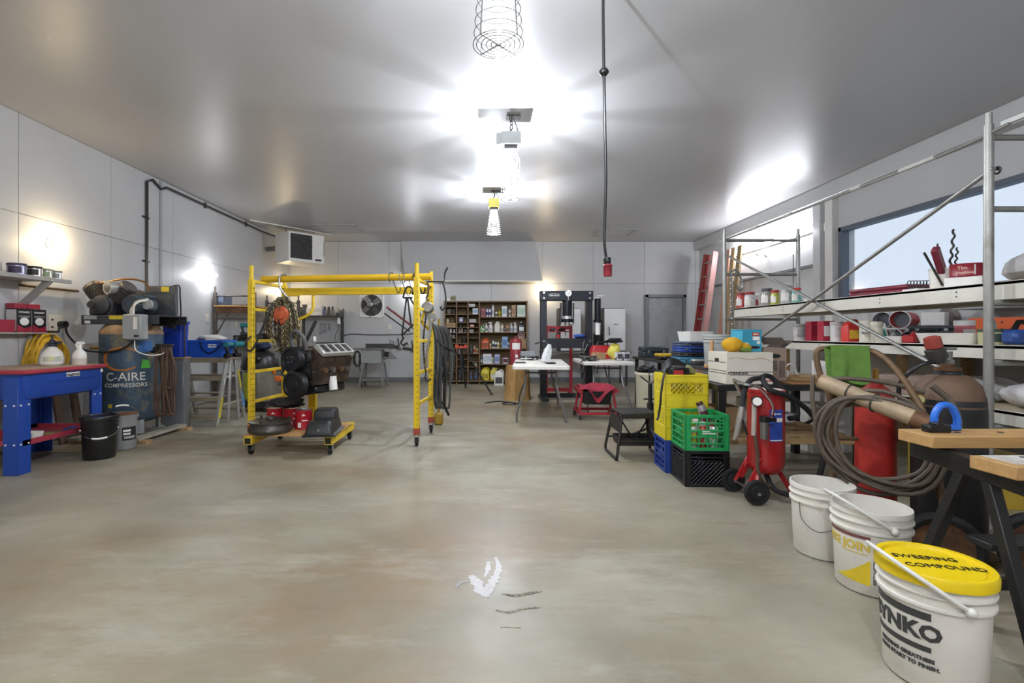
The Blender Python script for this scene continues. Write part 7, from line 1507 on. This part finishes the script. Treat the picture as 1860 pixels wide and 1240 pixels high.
solo(MB().box((0, 0, .012), (.25, .13, .024), .002), 'paper_stack', M_white, 'low stack of white papers on the upper plank', 'papers', (3.3, 3.705, U1)); solo(MB().tube([(.03 * math.cos(a), -.1 + .2 * a / 60, .03 + .03 * math.sin(a)) for a in [i * .5 for i in range(120)]], .003, 5), 'spring_coil', M_dsteel, 'dark wire spring lying on the white papers', 'spring', (3.28, 3.705, U1 + .028), R(80))
p = thing('bit_bucket', 'white bucket full of drill bits and tools on the upper plank', 'bucket', (3.27, at(1712, 3.27), U1)); r_ = .075
MB().lathe([(0, 0), (r_ * .9, 0), (r_, .145), (r_ * 1.06, .145), (r_ * 1.06, .155), (r_ * .95, .155), (r_ * .85, .01), (0, .01)], 26).part('tub', M_plastic_w, p)
def bit(label, dx, dy, L_, tx, ty, r):
    o = MB(); pts = []
    for k in range(40): pts.append((r * .55 * math.cos(k * .9), r * .55 * math.sin(k * .9), .03 + L_ * k / 40))
    o.tube(pts, r * .6, 6).cyl((0, 0, .0), (0, 0, .05), r * .8, n=8)
    solo(o, 'auger_bit', M_dsteel, label, 'drill bit', (3.27 + dx, at(1712, 3.27) + dy, U1 + .015), 0, rot=(tx, ty, 0), group='bits in the white bucket')
bit('tallest twisted auger bit standing in the white bucket', .03, -.01, .40, R(0), R(6), .012); bit('twisted auger bit in the white bucket, left of the tallest', .005, .01, .30, R(-3), R(-2), .010); bit('twisted auger bit in the white bucket, right of the tallest', .045, -.03, .26, R(3), R(4), .010)
solo(MB().box((0, 0, .10), (.06, .04, .2), .006).box((0, 0, .0), (.04, .03, .1), .004), 'red_grip_tool', mat('maroon_plastic', '#7c2b3a', .45), 'dark red handled tool leaning out of the white bucket', 'tool', (3.235, at(1712, 3.235) - .0, U1 + .125), 0, rot=(R(0), R(-38), .5)); solo(MB().tube([(0, 0, 0), (-.13, .0, .23)], .008, 6), 'long_chisel', M_dsteel, 'thin dark rod leaning left out of the white bucket', 'rod', (3.22, at(1712, 3.22), U1 + .03))
t = thing('coffee_tin', 'dark red coffee tin with pale script on a white box', 'tin', (3.22, at(1757, 3.22), U1 + .067), 0); MB().lathe([(0, 0), (.088, 0), (.09, .004), (.088, .008), (.088, .078), (.09, .082), (.09, .086), (.084, .086), (.08, .02), (0, .02)], 28).part('tin', mat('dark_red_tin', '#8f2230', .35, var=.06), t); text('Tim', .032, mat('pale_script', '#e0c3ae', .5), t, None, cyl=(.088, .055, R(-150)), bold=.0004); text('Hortons', .026, MATS['pale_script'], t, None, cyl=(.088, .025, R(-142)), bold=.0003); cylpatch(MB(), .088, R(-112), R(-108), .01, .076).part('white_stripe', M_inkw, t)
boxy('carton', 'white torn carton under the dark red coffee tin', 'box', (3.22, at(1757, 3.22), U1), (.19, .16, .065), M_white, R(-60)); solo(MB().tube([(0, 0, 0), (.03, 0, .08), (.06, 0, .14)], [.014, .018, .026], 10), 'brush_handle', mat('dusty_brush', '#8d857a', .6), 'grey brush handle sticking up behind the dark red coffee tin', 'brush', (3.42, at(1757, 3.42), U1 + .0))
solo(MB().ell((0, 0, .09), (.24, .20, .10), 20, 10, .12, 120), 'grey_sack', mat('grey_sack', '#a8a5a2', .8, var=.12, bump=.3), 'grey sack lying on the upper plank at the right edge', 'sack', (3.4, 2.95, U1))
t = thing('pipe_clamp', 'grey pipe with a pale collar resting across the upper plank end', 'pipe', (3.08, 2.60, U1 + .0)); MB().tube([(.0, 0, .03), (.45, -.02, .03)], .03, 14).part('pipe', M_dsteel, t); MB().torus((.16, -.007, .03), .033, .012, 18, 8, ax='x').part('collar', M_white, t)
# ---- middle plank load
def tub(kind, label, x, X, z, w_, h, c1, c2): return bottle(kind, X, z, h, w_, c1, c2, label, at(x, X), grp='tubs on the middle plank')
for a in (('tub', 1452, .12, .17, '#c9c6c2', '#9a9894', 'clear tub of silver parts, leftmost on the middle plank'), ('box', 1478, .11, .19, '#a3223a', '#8c1c32', 'crimson box on the middle plank, left one'), ('box', 1500, .11, .19, '#a8243c', '#ded8d4', 'crimson box with white sticker on the middle plank, right one'), ('tub', 1520, .11, .18, '#cdcac8', '#b8b4b2', 'clear tub between the crimson boxes and the orange tub'), ('jug', 1546, .13, .20, '#c8322a', '#e0b23a', 'orange red tub with a yellow label on the middle plank'), ('tub', 1574, .11, .18, '#d8d4c8', '#c9c4b6', 'white tub with handwriting on the middle plank'), ('tub', 1592, .085, .17, '#c2bfae', '#cfcbb8', 'pale clear tub right of the handwritten tub')):
    b_ = tub(a[0], a[6], a[1], 3.24, U2, a[2], a[3], a[4], a[5])
    if 'handwriting' in a[6]: text('WARE', .03, M_ink, b_, None, name='handwriting', cyl=(.0535, .075, R(-125)))
def tray(label, loc, rz, w_, d_, h_, m): solo(loft(MB(), [(rrect(w_ / 2 - .02, d_ / 2 - .02, .03), 0), (rrect(w_ / 2, d_ / 2, .03), h_), (rrect(w_ / 2 - .008, d_ / 2 - .008, .03), h_), (rrect(w_ / 2 - .026, d_ / 2 - .026, .03), .008)]), 'tray', m, label, 'tray', loc, rz)
tray('white tray left of the regulator on the middle plank', (3.24, at(1622, 3.24), U2), R(-60), .22, .2, .05, M_white); tray('long dusty white tray on the middle plank behind the acetylene valve', (3.3, at(1735, 3.3), U2), R(-70), .36, .26, .075, mat('dusty_white', '#cfccc4', .6, var=.08))
solo(MB().box((0, 0, .03), (.14, .08, .06), .01).cyl((.05, 0, .05), (.14, .02, .07), .02, n=10), 'red_caulk_gun', M_red, 'red tool lying on the middle plank left of the regulator', 'tool', (3.2, at(1655, 3.2), U2), .6)
bottle('tub', 3.24, U2, .10, .16, '#b8b48a', '#3a4a3c', 'wide olive tub on the middle plank right of the near post', at(1806, 3.24), grp=None); bottle('squeeze', 3.35, U2 + .0, .20, .05, '#dcd8d0', '#b8452e', 'white glue bottle with a red tip behind the olive tub', at(1830, 3.35) + .1, grp=None)
t = thing('blue_planer', 'blue hand planer at the right end of the middle plank', 'planer', (3.26, 2.98, U2), R(90)); MB().box((0, 0, .05), (.1, .24, .09), .02).part('body', mat('planer_blue', '#2c4b8e', .4), t); MB().tube([(0, -.08, .09), (0, -.06, .14), (0, .05, .14), (0, .08, .09)], .015, 8).part('handle', M_blackpl, t)
# ---- wall bench with buckets, cases
t = thing('wall_bench', 'long shelf bench below the window on the right wall', 'workbench', (4.72, 5.2, 0)); MB().box((0, 0, .99), (.78, 4.2, .04), .003).part('top', mat('bench_pale', '#b9b4a6', .6, var=.1), t)
for y in (-2.0, 0, 2.0):
    for x in (-.34, .34): MB().box((x, y, .485), (.07, .07, .97), .003).part('leg', M_wood, t)
MB().box((0, 0, .45), (.74, 4.1, .03), .003).part('lower_shelf', M_wood, t)
WZ = 1.0105
def lying(label, x, X, z, r, L_, c1, c2, rz):
    t = thing('lying_bucket', label, 'bucket', (X, at(x, X), z + r), rz, 'buckets lying on the wall bench'); Mq = Matrix.Rotation(R(90), 4, 'X')
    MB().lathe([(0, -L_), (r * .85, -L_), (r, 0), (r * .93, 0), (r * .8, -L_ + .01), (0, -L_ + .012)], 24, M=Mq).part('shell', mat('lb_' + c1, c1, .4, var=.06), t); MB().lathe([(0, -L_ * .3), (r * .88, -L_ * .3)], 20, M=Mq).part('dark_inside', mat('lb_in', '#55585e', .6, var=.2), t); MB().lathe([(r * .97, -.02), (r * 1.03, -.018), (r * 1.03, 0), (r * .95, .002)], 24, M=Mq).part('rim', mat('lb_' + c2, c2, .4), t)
for a in ((1520, 4.6, 0, .105, '#c9b8a0', '#d8d5cc', 'cream bucket lying on its side, leftmost on the wall bench'), (1550, 4.6, 0, .10, '#c4c6c8', '#d8d8d6', 'grey bucket lying on its side, second on the wall bench'), (1587, 4.6, 0, .105, '#dcdcd8', '#e0e0dc', 'white bucket lying on its side by the teal bottle'), (1620, 4.6, 0, .105, '#b23a3a', '#d9d6d0', 'red banded bucket lying on its side'), (1602, 4.65, .205, .10, '#a7a9ac', '#c8c8c6', 'grey bucket lying on top of the others, left'), (1634, 4.65, .205, .10, '#b44040', '#c9c8c4', 'red bucket lying on top of the others, right'), (1652, 4.6, .0, .09, '#8f9398', '#a9abae', 'grey bucket lying on its side beside the tool cases')): lying(a[6], a[0], a[1], WZ + a[2], a[3], .26, a[4], a[5], R(-62))
for k, (x, lb) in enumerate(((1580, 'orange red pail cap seen among the buckets'),)): solo(MB().ell((0, 0, .06), (.1, .1, .06), 18, 8), 'red_hard_hat', M_red, 'dark red hard hat on the wall bench', 'hard hat', (4.42, 6.62, WZ))
bottle('squeeze', 4.38, WZ, .24, .08, '#5fb8a4', '#e4e4e0', 'teal bottle in front of the lying buckets', at(1608, 4.4), grp=None); bottle('spray', 4.4, WZ, .2, .08, '#e2e2de', '#d0d0cc', 'white spray bottle right of the teal bottle', at(1622, 4.4), grp=None)
solo(MB().tube([(0, 0, 0), (0, .08, .26), (0, .26, .24), (0, .18, .0)], .008, 6), 'white_wire_frame', M_white, 'white wire frame leaning among the buckets', 'frame', (4.37, 5.33, WZ), .1)
toolcase('grey_case', 'large grey tool case at the bottom of the pair on the wall bench', (4.55, at(1692, 4.55), WZ), R(-50), (.40, .30, .14), mat('case_grey', '#5d6065', .45, var=.06)); toolcase('grey_case', 'smaller black tool case on top of the grey one', (4.58, at(1694, 4.58), WZ + .142), R(-46), (.36, .26, .09), mat('case_black', '#2f3238', .4, var=.06))
boxy('carton', 'white paper wrapped packet on the tool cases under the upper plank', 'box', (4.9, at(1698, 4.9), WZ + .0), (.2, .12, .38), M_white, R(-60), fm=mat('packet_print', '#c9b8b8', .5), front=.3)
n_ = 40; vs = [];  sb = MB(); prof = [];
for k in range(n_ * 2): a = PI * k / n_; rr = .15 if k % 2 else .138; prof.append((rr * math.cos(a), rr * math.sin(a)))
sb.prism(prof, .003); o = solo(sb, 'saw_blade', M_steel, 'round toothed saw blade hanging on the right wall', 'saw blade', (XR - .012, at(1722, 5.12), 1.31), 0, rot=(0, R(90), 0))
solo(MB().cyl((0, 0, 0), (.05, 0, 0), .008, n=8), 'wall_nail', M_dsteel, 'nail holding the round saw blade', 'nail', (XR - .045, at(1722, 5.12), 1.31))
bottle('tub', 4.4, WZ, .27, .15, '#c9707a', '#d9d5d2', 'pink and white tall tub on the wall bench', at(1752, 4.4), grp=None)
t = thing('orange_bin', 'orange pegged plastic bin rack on the wall bench', 'bin', (4.75, at(1815, 4.75), WZ), R(-72)); MB().box((0, .05, .15), (.5, .02, .30), .003).part('back_panel', mat('bin_orange', '#cf5a22', .45, var=.06), t)
for k in range(3): MB().box((-.16 + k * .16, -.02, .06), (.14, .12, .12), .006).part('bin_tray', MATS['bin_orange'], t)
for i in range(5):
    for j in range(4): MB().cyl((-.2 + i * .1, .041, .06 + j * .065), (-.2 + i * .1, .036, .06 + j * .065), .008, n=6).part('peg_hole', M_ink, t)
solo(MB().box((0, 0, .012), (.5, .34, .024), .004), 'wall_ledge', M_lgrey, 'thin pale shelf bracketed on the right wall above the orange bin', 'shelf', (XR - .18, at(1805, 4.95), 1.40), R(90))
for k in range(5): solo(MB().box((0, 0, -.09), (.006, .014, .15), .002).torus((0, 0, -.01), .014, .005, 10, 5, ax='x').torus((0, 0, -.17), .016, .0055, 10, 5, ax='x'), 'wrench', M_chrome, ['wrench hanging on the right wall, leftmost of five', 'wrench hanging on the right wall, second of five', 'wrench hanging on the right wall, middle of five', 'wrench hanging on the right wall, fourth of five', 'wrench hanging on the right wall, rightmost of five'][k], 'wrench', (XR - .012, at(1489 + 4 * k, XR), 1.34), 0, 'wrenches on the right wall')
# ---- lowest plank load
for k, x in enumerate((1553, 1577, 1603)):
    t = thing('plastic_pipe', ['grey plastic pipe end under the middle plank, left one', 'grey plastic pipe end under the middle plank, middle one', 'grey plastic pipe end under the middle plank, right one'][k], 'pipe', (3.28 + .0, at(x, 3.28), U3 + .049), R(-48), 'pipes on the lowest plank'); MB().lathe([(.042, 0), (.047, 0), (.047, .30), (.042, .30), (.042, 0)], 22, M=Matrix.Rotation(R(-90), 4, 'X')).part('pipe', mat('pipe_grey', '#8c9096', .4, var=.05), t)
boxy('carton', 'brown carton marked with black pen on the lowest plank', 'box', (3.2, at(1640, 3.2), U3), (.26, .2, .14), mat('carton_dusky', '#8f7d70', .75), R(-50), fm=mat('carton_dusky2', '#857266', .75)); boxy('carton', 'white carton with small print on the lowest plank', 'box', (3.25, at(1500, 3.25), U3), (.2, .2, .2), M_white, R(-40), fm=mat('faint_print', '#cfccc6', .5))
for k, (y, lb) in enumerate(((2.98, 'white sack on the lowest plank at the right edge, nearer one'), (3.40, 'white sack on the lowest plank at the right edge, farther one'))): solo(MB().ell((0, 0, .08), (.22, .19, .085), 20, 10, .1, 130 + k), 'white_sack', mat('white_sack', '#c9c6c6', .7, var=.1, bump=.3), lb, 'sack', (3.40, y, U3))
boxy('carton', 'yellow carton on the floor under the scaffold', 'box', (3.4, 3.5, 0), (.4, .5, .35), mat('yellow_carton', '#b59a34', .6), 0); boxy('carton', 'white appliance carton on the floor under the scaffold beyond the bench', 'box', (3.35, 5.0, 0), (.4, .4, .45), M_white, .1)
# black pole with round fitting near right
t = thing('clamp_pole', 'black pole with a wheel shaped clamp standing behind the workbench', 'stand', (2.86, 2.30, 0)); MB().cyl((0, 0, .02), (0, 0, .95), .018, n=12).part('pole', M_black, t); MB().torus((0, 0, .97), .06, .012, 18, 8).cyl((0, 0, .93), (0, 0, .98), .03, n=12).part('clamp_wheel', M_cast, t); MB().tube([(-.15, 0, .985), (.2, 0, .985)], .014, 8).part('cross_bar', M_cast, t); MB().box((0, 0, .012), (.24, .24, .024), .004).part('base', M_black, t)
# ---- chain and hook on the far scaffold frame, ladder, boards
t = thing('hanging_chain', 'pale steel chain hanging from the far scaffold frame', 'chain', (3.07, 6.2, 0)); chain_mb([(0, -.02, 1.92), (.01, -.03, 1.45), (.03, -.03, 1.16)], .05, .007).part('chain', M_galv, t); MB().tube(spline([(.0, .0, 1.93), (.06, -.04, 1.95), (.12, -.03, 1.85), (.14, -.03, 1.74), (.1, -.03, 1.70), (.07, -.03, 1.76)], 6), .012, 8).part('hook', M_steel, t)
t = thing('extension_ladder', 'red fibreglass extension ladder leaning in the far right corner', 'ladder', (4.50, 10.72, 0)); t.rotation_euler = (0, R(7.5), 0)
M_fr = mat('fibreglass_red', '#8c3330', .5, var=.1); M_fp = mat('fibreglass_pink', '#b98a85', .5, var=.12, scale=3)
for y, mm in ((.22, M_fr), (-.22, M_fp)): MB().box((0, y, 1.47), (.09, .035, 2.92), .004).part('rail', mm, t); MB().box((.06, y * .8, 1.50), (.06, .03, 2.85), .004).part('fly_rail', mm, t)
for k in range(9): MB().cyl((0, -.21, .25 + k * .31), (0, .21, .25 + k * .31), .017, n=8).part('rung', M_alu, t)
for k, (y, x, c, lb) in enumerate(((9.9, 4.58, '#b98a78', 'pinkish board leaning on the right wall beside the ladder'), (9.7, 4.58, '#a98d68', 'tan board leaning on the right wall, second from the ladder'), (9.45, 4.58, '#8d7a5c', 'brown board leaning on the right wall, nearest the scaffold'))): solo(MB().box((0, 0, 1.43), (.04, .14, 2.85), .003), 'leaning_board', mat('lb' + c, c, .7, var=.15, scale=4, stretch=(8, 8, .6)), lb, 'board', (x, y, 0), 0, rot=(0, R(6), 0), group='boards leaning by the ladder')
# ---- narrow bench behind crates
t = thing('narrow_bench', 'narrow dark workbench behind the crates loaded with cases', 'workbench', (2.72, 6.85, 0)); MB().box((0, 0, .76), (.46, 3.0, .04), .003).part('top', M_dsteel, t)
for y in (-1.4, 1.4):
    for x in (-.19, .19): MB().box((x, y, .37), (.05, .05, .74), .003).part('leg', M_black, t)
MB().box((0, 0, .28), (.42, 2.8, .025), .003).part('lower_shelf', M_wood, t)
NZ = .7805
p = pail('grey_bin', 'pale grey ribbed bin standing on the narrow bench beside the storage box', 'bin', (2.73, 5.78, NZ), 0, .172, .37, mat('bin_grey', '#a7aba6', .5, var=.05, scale=5))
for k, (w_, h_, c, lb) in enumerate(((.44, .08, '#3f82a0', 'teal tool case at the bottom of the stack on the narrow bench'), (.44, .06, '#2f3138', 'black and yellow tool case second in the stack'), (.42, .07, '#2c4c9c', 'blue tool case third in the stack'), (.42, .06, '#4a5570', 'slate tool case on top of the stack'))): toolcase('flat_case', lb, (2.70, 6.45, NZ + (0, .082, .144, .216)[k]), R(-4), (w_, .34, h_), mat('fc' + c, c, .45, var=.06), group='stack of flat tool cases')
tray('white plastic basin on top of the stacked tool cases', (2.74, 6.45, NZ + .278), R(8), .36, .3, .13, M_white)
t = thing('wooden_mallet', 'upright light wooden handle standing on the narrow bench', 'mallet', (2.53, 5.52, NZ)); MB().cyl((0, 0, 0), (0, 0, .30), .022, .02, n=14).part('handle', mat('light_wood', '#cf9f6c', .5, var=.1), t); MB().box((.0, 0, .02), (.16, .05, .04), .006).part('head', MATS['light_wood'], t)
toolcase('dark_tool_box', 'dark blue green tool box at the far end of the narrow bench', (2.72, 8.0, NZ), R(0), (.40, .3, .17), mat('dark_teal_box', '#2f3b42', .45, var=.1)); toolcase('drill_case', 'yellow topped drill case in the middle of the narrow bench', (2.70, 7.25, NZ), R(-4), (.36, .3, .09), M_blackpl, mat('dewalt_yellow', '#d0a82c', .45, hx2='#3a3428', mix=.35, scale=18, sharp=.03)); toolcase('silver_case', 'silver lidded case on the narrow bench nearest the crates', (2.62, 6.0 + .82 - 1.0 + .2, NZ), 0, (.01 + .2, .12, .07), M_dsteel, M_alu, hl=False)
t = thing('bench_clutter', 'tangle of cables and clamps on the near end of the narrow bench', 'cables', (2.66, 5.42 + .02, NZ))
for k in range(8): rd = random.Random(900 + k); MB().tube(spline([(rd.uniform(-.1, .15), rd.uniform(-.05, .08), .014 + .04 * rd.random()) for _ in range(5)]), .009, 6).part('cable', M_blackpl if k % 2 else M_dsteel, t)
# ---- white paint scrape on the floor
M_ps = mat('paint_scrape', '#d3d1cf', .6, var=.12, scale=40, hx2='#a09a8a', mix=.34, sharp=.05)
Yp = fy(1062)
sc = MB(); 
def ribbon(mb, pts, wd, z=.0012):
    P0 = [Vector((px(a, fy(b)), fy(b), z)) for a, b in pts]; P = spline(P0, 9); rd = random.Random(len(pts) * 7 + int(pts[0][0])); w0 = wd; vs = []; fs = []
    wd = []
    for i in range(len(P)):
        f = i / 9; j = min(int(f), len(w0) - 2); wd.append((w0[j] + (w0[j + 1] - w0[j]) * (f - j)) * rd.uniform(.55, 1.15)); P[i].z = z
    for i, p in enumerate(P):
        d = (P[min(i + 1, len(P) - 1)] - P[max(i - 1, 0)]).normalized(); n = Vector((-d.y, d.x, 0)); w_ = wd[i]
        vs += [p + n * w_, p - n * w_, p + n * w_ - Vector((0, 0, .001)), p - n * w_ - Vector((0, 0, .001))]
    for i in range(len(P) - 1): a = i * 4; b = a + 4; fs += [(a, a + 1, b + 1, b), (a + 2, b + 2, b + 3, a + 3), (a, b, b + 2, a + 2), (a + 1, a + 3, b + 3, b + 1)]
    mb.add(vs, fs)
t = thing('paint_scrape', 'white scraped paint mark on the concrete floor in the foreground', 'paint mark', (0, 0, 0))
m_ = MB(); ribbon(m_, [(855, 1045), (866, 1058), (874, 1075), (885, 1085)], [.018, .03, .026, .008]); m_.part('stroke', M_ps, t); m_ = MB(); ribbon(m_, [(900, 1012), (906, 1030), (900, 1048), (890, 1066), (884, 1084)], [.006, .017, .022, .028, .014], .0016); m_.part('stroke', M_ps, t); m_ = MB(); ribbon(m_, [(887, 1020), (886, 1035), (880, 1048)], [.01, .014, .006], .0014); m_.part('stroke', M_ps, t)
m_ = MB(); ribbon(m_, [(828, 1068), (836, 1058), (852, 1055)], [.006, .018, .008], .0013); m_.part('dull_stroke', mat('grey_scrape', '#9b9a95', .6, var=.2, scale=40), t)
t = thing('tar_marks', 'dark rough tar smears on the concrete beside the white paint mark', 'stain', (0, 0, 0))
M_tm = mat('tar', '#5f5b4f', .8, var=.3, scale=60, hx2='#9a9480', mix=.5, sharp=.08)
for pts, wd in (([(912, 1078), (935, 1082), (958, 1078), (984, 1074)], [.004, .012, .016, .006]), ([(900, 1108), (925, 1112), (950, 1106), (982, 1103)], [.004, .01, .007, .004]), ([(909, 1139), (928, 1139), (946, 1140)], [.002, .005, .002])): m_ = MB(); ribbon(m_, pts, wd); m_.part('smear', M_tm, t)
